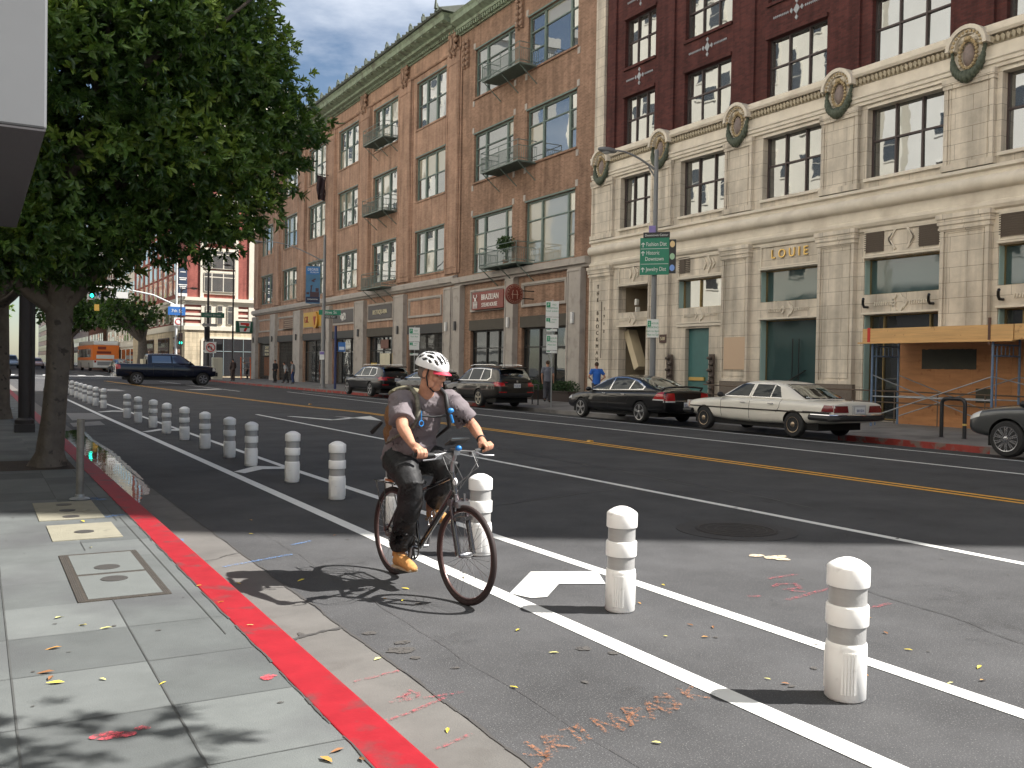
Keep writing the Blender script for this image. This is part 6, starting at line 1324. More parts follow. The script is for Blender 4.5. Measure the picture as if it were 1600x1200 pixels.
# --- dark olive-brown crossover (rear at x=0)
brownp=paint('dark_bronze_car_paint',(.030,.026,.022),.3)
def suv(name,label,pm,L,H,w,wx,rim,rr,z0,y0,x0,sp=5,chromes=True,plate='8ABC 204',lamp='low',flip=False):
    k=L/5.0
    c=Car(name,label,'car',pm,
     [(.06*k,w*.8,.50,.86,.88),(.12*k,w*.93,.42,1.04,1.07),(.5*k,w*.98,.36,1.09,1.12),(1.4*k,w,.32,1.08,1.12),(2.6*k,w,.31,1.06,1.10),(3.6*k,w,.31,1.04,1.09),(4.2*k,w*.98,.33,1.0,1.07),(4.7*k,w*.94,.38,.93,.99),(4.93*k,w*.84,.42,.82,.86),(5.0*k,w*.66,.48,.7,.74)],
     [(.16*k,w*.86,1.08,w*.80,1.14),(.30*k,w*.88,1.08,w*.70,1.42),(.50*k,w*.9,1.08,w*.68,H-.10),(.9*k,w*.92,1.08,w*.70,H-.035),(1.9*k,w*.92,1.07,w*.71,H),(2.6*k,w*.92,1.06,w*.70,H-.02),(3.05*k,w*.92,1.06,w*.71,H-.14),(3.6*k,w*.9,1.05,w*.76,1.24),(3.95*k,w*.88,1.04,w*.8,1.07)],
     dict(pos=[(wx[0],rr,.24,w*.985),(wx[1],rr,.24,w*.985)],rim=rim,sp=sp,rr=.7),crown=.035)
    c.decal('chrome_surround',[(3.72*k,1.10),(1.0*k,1.13),(.78*k,1.25),(.95*k,H-.13),(1.9*k,H-.09),(2.7*k,H-.12),(3.1*k,H-.26)],'y+',chrome,.003,both=True)
    for q in ([(3.62*k,1.13),(2.65*k,1.14),(2.58*k,H-.15),(2.72*k,H-.16),(3.06*k,H-.29)],[(2.58*k,1.14),(1.65*k,1.15),(1.58*k,H-.13),(2.5*k,H-.13)],[(1.58*k,1.15),(1.05*k,1.16),(.86*k,1.26),(1.0*k,H-.17),(1.5*k,H-.14)]): c.decal('side_window',q,'y+',bg_,.007,both=True)
    c.decal('rear_window',[(-w*.74,1.18),(w*.74,1.18),(w*.62,H-.13),(-w*.62,H-.13)],'x-',bg_,.006); c.decal('windscreen',[(-w*.76,1.12),(w*.76,1.12),(w*.66,H-.13),(-w*.66,H-.13)],'x+',bg_,.006)
    for p in ([(2.63*k,.42),(2.62*k,1.08)],[(3.55*k,.42),(3.6*k,1.05)],[(1.85*k,.62),(1.62*k,.8),(1.6*k,1.1)]): c.strip('door_gap',p,'y+',seamm,.014,.004)
    for s_ in (1,-1): c.decal('tail_lamp',[(s_*w*.56,.90),(s_*w*.98,.90),(s_*w*.98,1.08),(s_*w*.60,1.06)],'x-',redl,.012)
    c.decal('tail_lamp',[(.08*k,.92),(.42*k,1.0),(.36*k,1.08),(.12*k,1.09)],'y+',redl,.010)
    c.decal('head_lamp',[(4.62*k,.80),(4.9*k,.72),(4.88*k,.82),(4.6*k,.92)],'y+',clearl,.010)
    c.strip('sill_trim',[(wx[0]+.5,.40),(wx[1]-.45,.40)],'y+',chrome if chromes else blackpl,.025,.012)
    c.decal('lower_bumper',[(-w*.9,.46),(w*.9,.46),(w*.9,.62),(-w*.9,.62)],'x-',blackpl,.01); c.strip('bumper_reflector',[(-w*.85,.66),(-w*.5,.66)],'x-',redl,.04,.014); c.strip('bumper_reflector',[(w*.85,.66),(w*.5,.66)],'x-',redl,.04,.014)
    for s_ in (1,-1):
        b=MB(); b.tube([(.7*k,s_*w*.66,H+.03),(1.0*k,s_*w*.67,H+.055),(2.5*k,s_*w*.67,H+.045),(2.8*k,s_*w*.68,H-.01)],.018,6); b.build('roof_rail',chrome if chromes else blackpl,c.root,40)
    for x in (1.95*k,2.85*k): c.box('door_handle',(x,w*.985,.95),(.09,.015,.016),pm)
    R_plate(c,.04*k,.93,plate,.32,.17); c.box('tail_badge',(.06*k,0,1.10),(.02,.045,.045),chrome); c.mirrors(3.6*k,w*.9,1.10,blackpl)
    b=MB(); b.prism([(.22*k,H-.10),(.48*k,H-.06),(.5*k,H-.02),(.2*k,H-.06)],'y',-w*.62,w*.62); b.build('rear_spoiler',pm,c.root); under(c,.5,4.5*k,w*.8)
    c.go(x0,y0,pi/2,z=z0); return c
suv('dark_suv','dark bronze crossover parked behind the black sedan, right of the rider',brownp,5.35,1.74,.97,(1.72,5.35-1.05-.35),M('pale_alloy',(.62,.58,.48),.3,metal=.7),.375,0,33.45,19.5,plate='7XUE 381')
suv('black_suv','glossy black crossover parked left of the rider by the red kerb',blackp,6.1,1.70,1.0,(1.35+.25,5.2),alloy,.40,0,46.4,19.6,plate='8BNP 640')
c=suv('hidden_sedan','dark car parked between the two crossovers, mostly hidden behind the rider',paint('olive_black_paint',(.02,.02,.017)),4.6,1.47,.92,(1.0,3.7),alloy,.33,0,40.1,19.5,plate='6LMT 907')
gyp=paint('grey_metallic_paint',(.085,.088,.09),.4)
suv('grey_suv','grey crossover at the right edge with a multi spoke wheel, nose beside the bike rack',gyp,4.95,1.70,.98,(.95,3.95),M('bright_alloy',(.62,.62,.64),.22,metal=.9),.372,0,7.5,19.18,sp=10,plate='9DTS 118')
# --- pickup crossing the side street: nose to the right
bluep=paint('midnight_blue_paint',(.006,.009,.022),.2)
c=Car('pickup_truck','dark blue crew cab pickup turning across the junction','pickup',bluep,
 [(.04,.92,.60,1.30,1.30),(.08,.98,.52,1.37,1.37),(.2,.99,.5,1.38,1.38),(1.2,.99,.48,1.36,1.36),(2.6,.99,.46,1.36,1.36),(4.4,1.0,.46,1.32,1.32),(5.0,1.0,.47,1.30,1.30),(5.7,.99,.50,1.26,1.27),(6.05,.95,.54,1.2,1.22),(6.2,.88,.58,1.08,1.1),(6.24,.78,.62,1.0,1.02)],
 [(1.90,.84,1.34,.78,1.38),(1.94,.88,1.34,.76,1.92),(2.0,.89,1.34,.74,1.98),(2.3,.90,1.34,.74,2.0),(3.2,.90,1.33,.74,2.02),(3.9,.90,1.33,.74,1.99),(4.05,.90,1.33,.75,1.93),(4.72,.88,1.31,.80,1.44),(4.95,.86,1.29,.82,1.32)],
 dict(pos=[(1.32,.41,.27,.985),(5.38,.41,.27,.985)],rim=M('dark_alloy',(.22,.22,.24),.3,metal=.8),sp=6,rr=.64),crown=.03)
for q in ([(4.60,1.42),(3.50,1.42),(3.46,1.88),(3.95,1.87),(4.12,1.79)],[(3.40,1.42),(2.22,1.43),(2.22,1.88),(3.36,1.88)]): c.decal('side_window',q,'y-',glassmat('blue_car_glass',(.03,.06,.13),.03,0,1,.12),.008)
c.decal('side_window',[(4.60,1.42),(2.22,1.42),(2.22,1.88),(3.98,1.86)],'y+',bg_,.008); c.decal('windscreen',[(-.7,1.40),(.7,1.40),(.62,1.84),(-.62,1.84)],'x+',bg_,.006); c.decal('rear_window',[(-.6,1.45),(.6,1.45),(.55,1.82),(-.55,1.82)],'x-',bg_,.006)
c.decal('tail_lamp',[(.09,1.0),(.34,1.04),(.32,1.28),(.10,1.30)],'y-',redl,.012); c.decal('tail_lamp',[(-.95,1.0),(-.75,1.0),(-.75,1.3),(-.95,1.3)],'x-',redl,.012)
c.decal('head_lamp',[(5.98,.94),(6.22,.92),(6.2,1.1),(6.0,1.14)],'y-',clearl,.012)
for p in ([(3.5,.56),(3.5,1.36)],[(2.3,.6),(2.3,1.36)],[(4.75,.56),(4.72,1.3)],[(1.9,.8),(1.92,1.36)]): c.strip('door_gap',p,'y-',seamm,.02,.004)
c.strip('step_bar',[(1.9,.52),(4.8,.52)],'y-',blackpl,.07,.03); c.box('rear_bumper',(.02,0,.66),(.08,.92,.1),chrome); c.box('front_bumper',(6.25,0,.72),(.07,.92,.13),blackpl); c.box('grille',(6.22,0,1.0),(.04,.55,.12),chrome)
for x in (2.6,3.75): c.box('door_handle',(x,-1.0,1.2),(.1,.015,.02),bluep)
c.mirrors(4.55,.92,1.42,bluep,(.09,.13,.13)); under(c,.6,5.9,.8,.32,.56)
c.box('cream_bed_box',(1.78,0,1.45),(.09,.7,.22),M('cream_box',(.5,.45,.32),.6)); c.go(8.62,73.4,R(-1),(1.14,1.14,1.14))
# --- city bus
orb=M('bus_orange',(.80,.20,.03),.4); silv=M('bus_silver',(.50,.50,.46),.4,metal=.2); wht=M('bus_white',(.72,.73,.72),.4)
o=empty('city_bus',(0,0,0),0,'orange and silver city bus seen from behind beyond the junction','bus')
Lb,Wb,Hb=12.0,1.28,3.15
b=MB(); b.box(0,Lb,-Wb,Wb,.32,1.15); b.build('lower_body',silv,o,bevel=.06); b=MB(); b.box(.0,Lb,-Wb,Wb,1.152,1.45); b.build('skirt_band',orb,o)
b=MB(); b.box(.0,Lb,-Wb+.01,Wb-.01,1.45,2.35); b.build('window_band',carglass,o)
b=MB(); b.box(0.0,Lb,-Wb,Wb,2.352,2.75); b.build('orange_band',orb,o,bevel=.02); b=MB(); b.box(.15,Lb-.3,-Wb+.08,Wb-.08,2.75,3.2); b.build('roof_pod',silv,o,bevel=.08)
b=MB(); b.box(-.03,-.001,-Wb+.02,Wb-.02,1.15,2.75); b.box(-.001,1.4,-Wb-.012,Wb+.012,1.15,2.75); b.build('rear_panel',orb,o,bevel=.01)
b=MB(); b.box(-.05,-.03,-.8,.95,1.32,1.72); b.build('advert_panel',wht,o); b=MB(); b.box(-.05,-.03,-.85,.85,.62,1.02); b.build('engine_grille',M('bus_grille',(.25,.26,.27),.5),o); b=MB(); b.box(-.045,-.028,-Wb+.05,Wb-.05,.42,1.14); b.build('rear_lower_panel',wht,o); b=MB(); b.box(-.045,-.03,.0,.8,2.3,2.6); b.box(-.045,-.03,-.5,.9,1.85,2.1); b.build('rear_dark_panel',M('bus_dark_red',(.2,.03,.02),.4),o)
b=MB(); b.box(-.02,.6,-Wb+.1,Wb-.1,2.75,3.12); b.build('rear_roof_fairing',wht,o,bevel=.08)
for x in (2.9,9.2): 
    for sd in (1,-1): wheel(o,x,sd*(Wb-.13),.48,.28,sd,alloy,6,.6)
for k in range(9):
    b=MB(); b.box(1.5+k*1.15,1.62+k*1.15,Wb-.015,Wb+.01,1.45,2.36); b.box(1.5+k*1.15,1.62+k*1.15,-Wb-.01,-Wb+.015,1.45,2.36); b.build('window_pillar',silv,o)
for x in (4.6,11): b=MB(); b.box(x,x+1.1,-Wb-.02,-Wb+.02,.4,2.4); b.build('door',carglass,o)
for sd in (1,-1): b=MB(); b.box(-.05,-.0,sd*1.05-.1,sd*1.05+.1,.9,1.12); b.build('tail_lamp',redl,o)
o.location=(19.5,176,0); o.rotation_euler=(0,0,R(92)); o.scale=(1.65,1.65,1.65)
# --- simple distant cars: shared small saloon
def small(name,label,pm,x,y,rz,sc=1,H=1.45,suvish=False):
    c=Car(name,label,'car',pm,[(.05,.7,.42,.8,.82),(.12,.85,.34,.92,.94),(1.2,.9,.27,.95,.98),(2.4,.9,.26,.94,.97),(3.6,.89,.28,.86,.92),(4.4,.8,.34,.7,.74),(4.5,.65,.4,.62,.64)],
     [(.25 if suvish else .6,.78,.93,.76,.96),(.7 if suvish else 1.3,.8,.95,.64,H-.1),(1.9,.82,.95,.62,H),(2.5,.82,.95,.63,H-.04),(3.2,.8,.93,.72,1.05),(3.5,.78,.92,.75,.93)],
     dict(pos=[(.9,.33,.2,.9),(3.55,.33,.2,.9)],rim=alloy,sp=5),lvl=1)
    c.decal('side_window',[(3.1,.98),(.95,1.0),(1.25,H-.1),(2.45,H-.1)],'y+',bg_,.008,.2,both=True); c.decal('rear_window',[(-.6,1.0),(.6,1.0),(.5,H-.12),(-.5,H-.12)],'x-',bg_,.008,.2); c.decal('windscreen',[(-.64,1.0),(.64,1.0),(.54,H-.12),(-.54,H-.12)],'x+',bg_,.008,.2)
    for s_ in (1,-1): c.decal('tail_lamp',[(s_*.5,.7),(s_*.82,.7),(s_*.82,.84),(s_*.5,.84)],'x-',redl,.012,.2); c.decal('head_lamp',[(s_*.45,.52),(s_*.74,.52),(s_*.76,.64),(s_*.45,.64)],'x+',clearl,.012,.2)
    c.go(x,y,rz,(sc,)*3); return c
small('dark_sedan','dark grey car behind the tail of the dark blue pickup',paint('charcoal_paint',(.05,.055,.055)),18.3,145,pi/2,1.45)
small('red_car','small red car far down the street at the left edge',paint('red_paint',(.45,.04,.05)),4.3,262,-pi/2,1.6,1.6,True)
small('silver_blue_car','silver blue car coming towards the junction, left of the dark lamp post',paint('silver_blue_paint',(.30,.38,.46),.3),6.0,222,-pi/2,1.75,1.6,True)
small('pale_pink_car','pale pink car far off between the lamp post and the tree trunk',paint('pale_pink_paint',(.55,.38,.35)),11.0,228,-pi/2,1.6)
small('blue_far_car','dark blue car far off beside the pale pink one',paint('navy_far_paint',(.03,.06,.16)),9.0,236,-pi/2,1.5)
small('silver_side_car','silver car parked in the side street behind the orange barricade',paint('silver_paint',(.45,.48,.5),.4),33.5,107,R(8),1.15)
small('red_parked_car','red car beyond the round street tree',paint('dull_red_paint',(.35,.05,.06)),23.2,160,pi/2,1.4)
# ------------------------------------------------------------------ people
skin=M('skin',(.46,.235,.155),.6,var=.2,vscale=22,spec=.25,bump=.25,bscale=160,bdist=.003); shirtm=M('grey_tshirt_cloth',(.145,.122,.130),.85,var=.08,vscale=8,bump=.25,bscale=30); pantm=M('black_trousers_cloth',(.010,.010,.011),.62,bump=.35,bscale=14,bdist=.03,spec=.45)
bootm=M('tan_suede',(.50,.24,.075),.8,var=.2,vscale=25,bump=.3,bscale=60); solem=M('pale_sole',(.45,.36,.24),.7); hairm=M('greying_hair',(.16,.13,.115),.8,bump=.6,bscale=120)
def remeshed(b,name,m,parent,vox=.007,smooth=3,crease=None):
    me=b.mesh(name,m,None,Vector((0,0,0))); o=bpy.data.objects.new(name,me)
    md=o.modifiers.new('r','REMESH'); md.mode='VOXEL'; md.voxel_size=vox; md.use_smooth_shade=True
    md=o.modifiers.new('s','SMOOTH'); md.iterations=smooth; md.factor=.6
    me2=evalmesh(o); bpy.data.objects.remove(o)
    off=wloc(parent)
    for v in me2.vertices:
        if crease:
            a,s1,(cx,cy,cz)=crease; p=v.co; n_=mnoise.fractal(Vector((p.x*cx,p.y*cy,p.z*cz))*s1,1.0,2.0,3); v.co=v.co+v.normal*(abs(n_)*-2+.6)*a
        v.co-=off
    me2.name=name; me2.materials.clear(); me2.materials.append(m); me2.polygons.foreach_set('use_smooth',[True]*len(me2.polygons)); me2.update()
    o=bpy.data.objects.new(name,me2); COL.objects.link(o); o.parent=parent; WL[o.name]=off.copy(); return o
def torus(b,c,ax,R_,r,n=48,k=8,m=0,a0=0,a1=2*pi):
    ax=Vector(ax).normalized(); u=ax.orthogonal().normalized(); w=ax.cross(u); c=Vector(c); full=abs(a1-a0-2*pi)<1e-6; vs=[]
    cnt=n if full else n+1
    for i in range(cnt):
        a=a0+(a1-a0)*i/n; d=u*cos(a)+w*sin(a)
        for j in range(k): t=2*pi*j/k; vs.append(c+d*(R_+r*cos(t))+ax*r*sin(t))
    fs=[(i*k+j,((i+1)%cnt)*k+j,((i+1)%cnt)*k+(j+1)%k,i*k+(j+1)%k) for i in range(n if full else n) for j in range(k)]
    b.add(vs,fs,m)
Rr=Vector((2.87,6.83,0)); fw=(Vector((2.94,5.72,0))-Rr).normalized(); lf=Vector((0,0,1)).cross(fw)
def B(u,v,z): return Rr+fw*u+lf*v+Vector((0,0,z))
# ---- bicycle
bk=empty('bicycle',tuple(B(.5,0,0)),0,'black hybrid bicycle with a suspension fork and dark red tyre walls, ridden along the lane','bicycle')
frm=M('bike_black_paint',(.012,.011,.012),.25,coat=1); silver=M('bike_silver',(.30,.30,.31),.3,metal=.9); tyr=M('bike_tyre',(.022,.012,.011),.7); rub=M('bike_rubber',(.02,.02,.02),.7)
b=MB(); bb=B(.435,0,.29); st=B(.30,0,.74); hb=B(.955,0,.745); ht=B(.905,0,.895)
b.tube([bb,st],.016,10); b.tube([bb,hb+Vector((0,0,.03))],.021,10); b.tube([st+Vector((0,0,-.08)),ht+Vector((0,0,-.03))],.015,10); b.tube([hb,ht],.021,12)
for s in (-1,1): b.tube([bb+lf*.02*s,B(.0,s*.062,.345)],.010,8); b.tube([st+Vector((0,0,-.06)),B(.12,s*.03,.55),B(.0,s*.062,.345)],.009,8)
b.build('frame',frm,bk,50)
b=MB(); b.tube([bb+Vector((0,0,.035))-lf*.014+fw*.03,hb-lf*.019-fw*.02+Vector((0,0,.03))],.007,6); b.build('frame_highlight_stripe',silver,bk,50)
b=MB(); b.tube([st,B(.265,0,.90)],.014,8); b.build('seat_post',silver,bk,50)
b=MB(); b.ell(B(.20,0,.925),(.10,.14,.035),12,6,mat=Matrix.Rotation(atan2(-fw.x,fw.y),3,'Z')); b.ell(B(.34,0,.92),(.04,.12,.025),10,6,mat=Matrix.Rotation(atan2(-fw.x,fw.y),3,'Z')); b.build('saddle',rub,bk,60)
steer=R(5); f2=(fw*cos(steer)+lf*sin(steer)); l2=Vector((0,0,1)).cross(f2)
fa=B(1.112,0,.345); 
crown=hb+f2*.03+Vector((0,0,-.05))
b=MB(); b.tube([hb,crown],.02,8); b.obox(crown+Vector((0,0,.0)),l2*.075,f2*.022,(0,0,.02))
for s in (-1,1): b.tube([crown+l2*.062*s,crown.lerp(fa,.45)+l2*.062*s],.014,8); 
b.build('fork',M('fork_stanchion',(.09,.07,.075),.2,metal=.6),bk,50)
b=MB()
for s in (-1,1): b.tube([crown.lerp(fa,.33)+l2*.062*s,fa+l2*.062*s],.020,10)
b.obox(crown.lerp(fa,.3)+f2*.04,l2*.07,f2*.012,(0,0,.014)); b.build('fork_lower',frm,bk,50)
def bwheel(c,ax,nm):
    R_=.345; b=MB(); torus(b,c,ax,R_-.018,.019,64,10); w_=b.build('wheel',tyr,bk,60)
    b=MB(); torus(b,c,ax,R_-.043,.010,64,6); b.build('rim',M('bike_rim',(.10,.06,.055),.35,metal=.5),w_,60)
    b=MB(); ax=Vector(ax).normalized(); u=ax.orthogonal().normalized(); w=ax.cross(u)
    for k in range(32):
        a=2*pi*k/32; a2=a+(.35 if k%4<2 else -.35); s=1 if k%2 else -1
        b.tube([c+ax*.028*s+(u*cos(a2)+w*sin(a2))*.022,c+(u*cos(a)+w*sin(a))*(R_-.045)],.0013,3,cap=False)
    b.build('spokes',silver,w_)
    b=MB(); b.tube([c-ax*.055,c-ax*.03,c+ax*.03,c+ax*.055],[.012,.022,.022,.012],12); b.tube([c-ax*.03,c+ax*.03],.012,10); b.build('hub',silver,w_,50)
bwheel(fa,l2,'f'); bwheel(B(0,0,.345),lf,'r')
b=MB(); torus(b,fa,l2,.363,.012,20,6,a0=0,a1=2*pi) if False else b.obox(crown+f2*.05+Vector((0,0,-.01)),l2*.05,f2*.03,(0,0,.02)); 
for s in (-1,1): b.tube([crown+l2*.035*s+f2*.03+Vector((0,0,.06)),crown+l2*.04*s+f2*.03+Vector((0,0,-.06))],.009,6)
b.build('rim_brake',silver,bk,50)
st0=ht+Vector((0,0,.06)); bc=B(.94,0,1.045)
b=MB(); b.tube([ht,st0,bc-Vector((0,0,.03)),bc],.017,8); b.obox(bc,fw*.03,lf*.025,(0,0,.022)); b.build('stem',silver,bk,50)
gR=B(.975,-.31,1.035); gL=B(.85,.31,1.045)
b=MB(); b.tube([gR,B(.985,-.16,1.03),B(.955,-.06,1.045),bc,B(.93,.06,1.045),B(.90,.16,1.035),gL],.0125,8); b.build('handlebar',M('dark_alloy_bar',(.10,.10,.10),.3,metal=.7),bk,50)
for g,h_ in ((gR,B(.983,-.19,1.031)),(gL,B(.888,.19,1.037))): b=MB(); b.tube([g+(g-h_)*.35,h_],.018,10); b.build('grip',rub,bk,50)
for s,g in ((-1,B(.98,-.17,1.03)),(1,B(.90,.17,1.035))):
    b=MB(); b.obox(g+fw*.02+Vector((0,0,-.01)),lf*.03,fw*.02,(0,0,.014)); b.tube([g+fw*.03,g+fw*.07+lf*.05*s+Vector((0,0,-.02)),g+fw*.065+lf*.14*s+Vector((0,0,-.025))],.006,6); b.build('brake_lever',silver,bk,50)
cab=M('cable_grey',(.10,.10,.10),.4)
for s in (-1,1):
    g=B(.97 if s<0 else .91,s*.14,1.04); b=MB(); b.tube([g+fw*.04,g+fw*.16-lf*.03*s+Vector((0,0,-.05)),g+fw*.15-lf*.10*s+Vector((0,0,-.16)),crown+fw*.03+Vector((0,0,.10))],.003,5); b.tube([g+fw*.03,g+fw*.12+lf*.0*s+Vector((0,0,-.10)),g+fw*.06-lf*.1*s+Vector((0,0,-.2)),hb+Vector((0,0,.05))],.003,5); b.build('cable',cab,bk)
b=MB(); b.obox(bc+fw*.03+Vector((0,0,.075)),lf*.075+Vector((0,0,.005)),fw*.045+Vector((0,0,.02)),Vector((0,0,.006))); ph=b.build('phone_mount',rub,bk); b=MB(); b.obox(bc+fw*.033+Vector((0,0,.084)),lf*.068,fw*.04+Vector((0,0,.018)),Vector((0,0,.002))); b.build('phone_screen',M('screen_glass',(.12,.15,.17),.08),ph)
b=MB(); b.ell(bc+fw*.05+Vector((0,0,.03)),(.025,.025,.02),8,6); b.build('blue_light',M('blue_plastic',(.02,.16,.45),.3),bk,60)
b=MB(); b.ell(ht.lerp(hb,.4)+fw*.026,(.018,.018,.028),10,6); b.build('head_badge',M('badge_white',(.75,.75,.75),.3),bk,60)
# drivetrain
b=MB(); torus(b,bb-lf*.055,lf,.088,.006,36,5); 
for k in range(5): a=2*pi*k/5; b.tube([bb-lf*.055,bb-lf*.055+fw*.085*cos(a)+Vector((0,0,.085*sin(a)))],.008,5)
b.lathe([(.095,0),(.095,.004)],(0,0,0),10) if False else None
b.build('chainring',rub,bk,50)
b=MB(); b.tube([bb-lf*.07,B(.43,-.10,.12)],.011,6); b.tube([bb-lf*.07,bb+lf*.07],.014,8); b.tube([bb+lf*.07,B(.44,.10,.46)],.011,6); b.build('crank',silver,bk,50)
for p in (B(.43,-.145,.12),B(.44,.145,.46)): b=MB(); b.obox(p,fw*.045,lf*.045,(0,0,.012)); b.build('pedal',rub,bk,bevel=.004)
b=MB(); b.tube([bb-lf*.055+Vector((0,0,.088)),B(0,-.055,.385)],.004,5); b.tube([bb-lf*.055-Vector((0,0,.088)),B(0.02,-.055,.27),B(.03,-.055,.31)],.004,5); b.build('chain',M('chain_steel',(.15,.14,.13),.4,metal=.8),bk)
b=MB(); torus(b,B(0,-.05,.345),lf,.035,.012,20,6); b.build('sprockets',M('chain_steel',(.15,.14,.13),.4),bk,50)
b=MB()
for s in (-1,1): b.tube([B(0,s*.08,.345),B(-.03,s*.07,.72)],.006,6); b.tube([B(-.25,s*.06,.72),B(.2,s*.06,.73),B(.28,s*.02,.70)],.006,6); b.tube([B(0,s*.08,.345),B(-.2,s*.065,.72)],.005,6)
for k in range(3): b.tube([B(-.2+.15*k,-.06,.72),B(-.2+.15*k,.06,.72)],.005,5)
b.build('rear_rack',frm,bk,50)
b=MB(); b.obox(B(.03,0,.84),fw*.075,lf*.06,(0,0,.10)); sb_=b.build('saddle_bag',rub,bk,bevel=.03); b=MB(); b.obox(B(.03,0,.745),fw*.077,lf*.062,(0,0,.008)); b.build('orange_band',M('dull_orange',(.35,.12,.04),.5),sb_)
b=MB(); torus(b,B(.60,-.0,.50),lf,.037,.004,16,5); torus(b,B(.64,0,.56),lf,.03,.004,16,5); b.tube([B(.56,0,.47),B(.62,0,.53),B(.66,0,.60)],.004,5); b.build('bottle_cage',silver,bk,50)
# ---- rider
rd=empty('person',tuple(B(.42,0,.05)),0,'cyclist in grey t-shirt, black trousers and white helmet riding toward the camera','person')
hf=(fw*cos(R(24))*1.0+lf*sin(R(24))); hf=(hf*cos(R(14))-Vector((0,0,sin(R(14))))).normalized(); hl=Vector((0,0,1)).cross(hf).normalized(); hu=hf.cross(hl)
HC=B(.595,.0,1.60); HM=Matrix((hf,hl,hu)).transposed()
def H(a,b_,c_): return HC+hf*a+hl*b_+hu*c_
b=MB()
def E(c_,r_): b.ell(H(*c_),r_,16,12,mat=HM)
E((-.015,0,.035),(.098,.078,.10)); E((.02,0,-.04),(.074,.062,.078)); E((.058,0,-.10),(.034,.036,.026)); E((.088,0,.032),(.02,.056,.015)); E((.092,0,.005),(.02,.013,.03)); E((.108,0,-.022),(.018,.015,.016))
for s in (-1,1): E((.066,s*.042,-.028),(.03,.025,.026)); E((-.008,s*.080,-.012),(.020,.012,.034)); E((.03,s*.05,-.075),(.045,.018,.03)); E((.10,s*.011,-.03),(.012,.010,.009))
E((.083,0,-.070),(.020,.027,.008)); E((.080,0,-.084),(.019,.025,.008))
nb_=B(.49,0,1.42)
b.tube([H(-.02,0,-.05),H(-.02,0,-.1),nb_,B(.44,0,1.34)],[.058,.056,.062,.09],14)
SR,SL=B(.44,-.185,1.385),B(.53,.185,1.39); ER,EL=B(.665,-.275,1.205),B(.585,.365,1.195); WR,WLh=B(.88,-.305,1.10),B(.755,.335,1.105)
b.tube([B(.22,0,.93),B(.30,0,1.08),B(.40,0,1.25),B(.46,0,1.38)],[.13,.14,.15,.10],14)
for Sh,El,Wr in ((SR,ER,WR),(SL,EL,WLh)):
    b.tube([B(.47,0,1.36),Sh,Sh.lerp(El,.5),El],[.07,.062,.050,.042],12); b.tube([El,El.lerp(Wr,.25),El.lerp(Wr,.6),Wr],[.042,.044,.036,.026],12); b.ell(El,(.043,.043,.043),10,8)
for s,hp,kn,an in ((-1,B(.24,-.095,.93),B(.55,-.115,.765),B(.33,-.115,.24)),(1,B(.24,.095,.93),B(.63,.115,.885),B(.38,.115,.57))):
    b.tube([hp,hp.lerp(kn,.5),kn],[.095,.08,.06],12); b.tube([kn,kn.lerp(an,.3),kn.lerp(an,.7),an],[.058,.058,.042,.036],12)
    b.tube([an,an+fw*.12+Vector((0,0,-.07))],[.04,.035],8)
def hand(Wr,G,ax,fwd,inward,rel=0):
    # ax: along the bar outward; fingers curl round the grip G
    up=Vector((0,0,1)); K0=G+up*.030-fwd*.012
    b.tube([Wr,Wr.lerp(K0,.5)+up*.006,K0],[.026,.030,.032],10)
    mt=Matrix((ax,fwd,up)).transposed(); b.ell(Wr.lerp(K0,.78)+up*.002,(.043,.042,.019),12,8,mat=mt)
    for k,(ln,rr) in enumerate(((1.0,.0098),(1.07,.0100),(1.0,.0095),(.84,.0085))):
        o_=ax*((-.030+.0205*k))*(1 if inward else 1); p0=K0+o_+fwd*.012+up*.004; ex=rel*(.006+.004*k)
        b.tube([p0,p0+fwd*.026*ln+up*(.004+ex),p0+fwd*(.046*ln+ex)+up*(-.016+ex),p0+fwd*(.040*ln+ex)+up*(-.041+ex),p0+fwd*.016+up*(-.053+ex)],[rr*1.1,rr*1.08,rr,rr*.95,rr*.8],8)
        b.ell(p0+fwd*.004+up*.003,(.0115,.0115,.0105),8,6)
    t0=Wr.lerp(K0,.5)-ax*.030; b.tube([t0,t0-ax*.016+fwd*.022+up*-.012,K0-ax*.046+fwd*.020+up*-.030,K0-ax*.030+fwd*.040+up*-.045],[.015,.0125,.011,.009],8)
hand(WR,B(.972,-.295,1.035),-lf*.98-fw*-.02,fw,1); hand(WLh,B(.853,.30,1.045),(lf*.98-fw*.15).normalized(),(fw*.98+lf*.15).normalized(),1,1.0)
remeshed(b,'body',skin,rd,.0055,2)
dk=M('eye_dark',(.02,.015,.012),.2); wh_=M('eye_white',(.55,.5,.46),.3); lipm=M('lips',(.36,.15,.12),.5)
for s in (-1,1):
    b=MB(); b.ell(H(.089,s*.030,.002),(.008,.014,.006),10,6,mat=HM); e_=b.build('eye',wh_,rd,60); b=MB(); b.ell(H(.094,s*.029,.001),(.005,.006,.005),8,6,mat=HM); b.build('iris',dk,e_,60)
    b=MB(); b.tube([H(.098,s*.012,.022),H(.100,s*.032,.027),H(.088,s*.050,.020)],.005,6); b.build('eyebrow',hairm,rd,60)
b=MB(); b.tube([H(.098,-.020,-.077),H(.103,0,-.075),H(.098,.020,-.077)],.0045,6); b.build('lips',lipm,rd,60)
b=MB()
for s in (-1,1): b.ell(H(-.035,s*.068,.0),(.045,.016,.05),10,8,mat=HM)
b.ell(H(-.085,0,-.01),(.03,.06,.055),10,8,mat=HM); b.build('hair',hairm,rd,60)
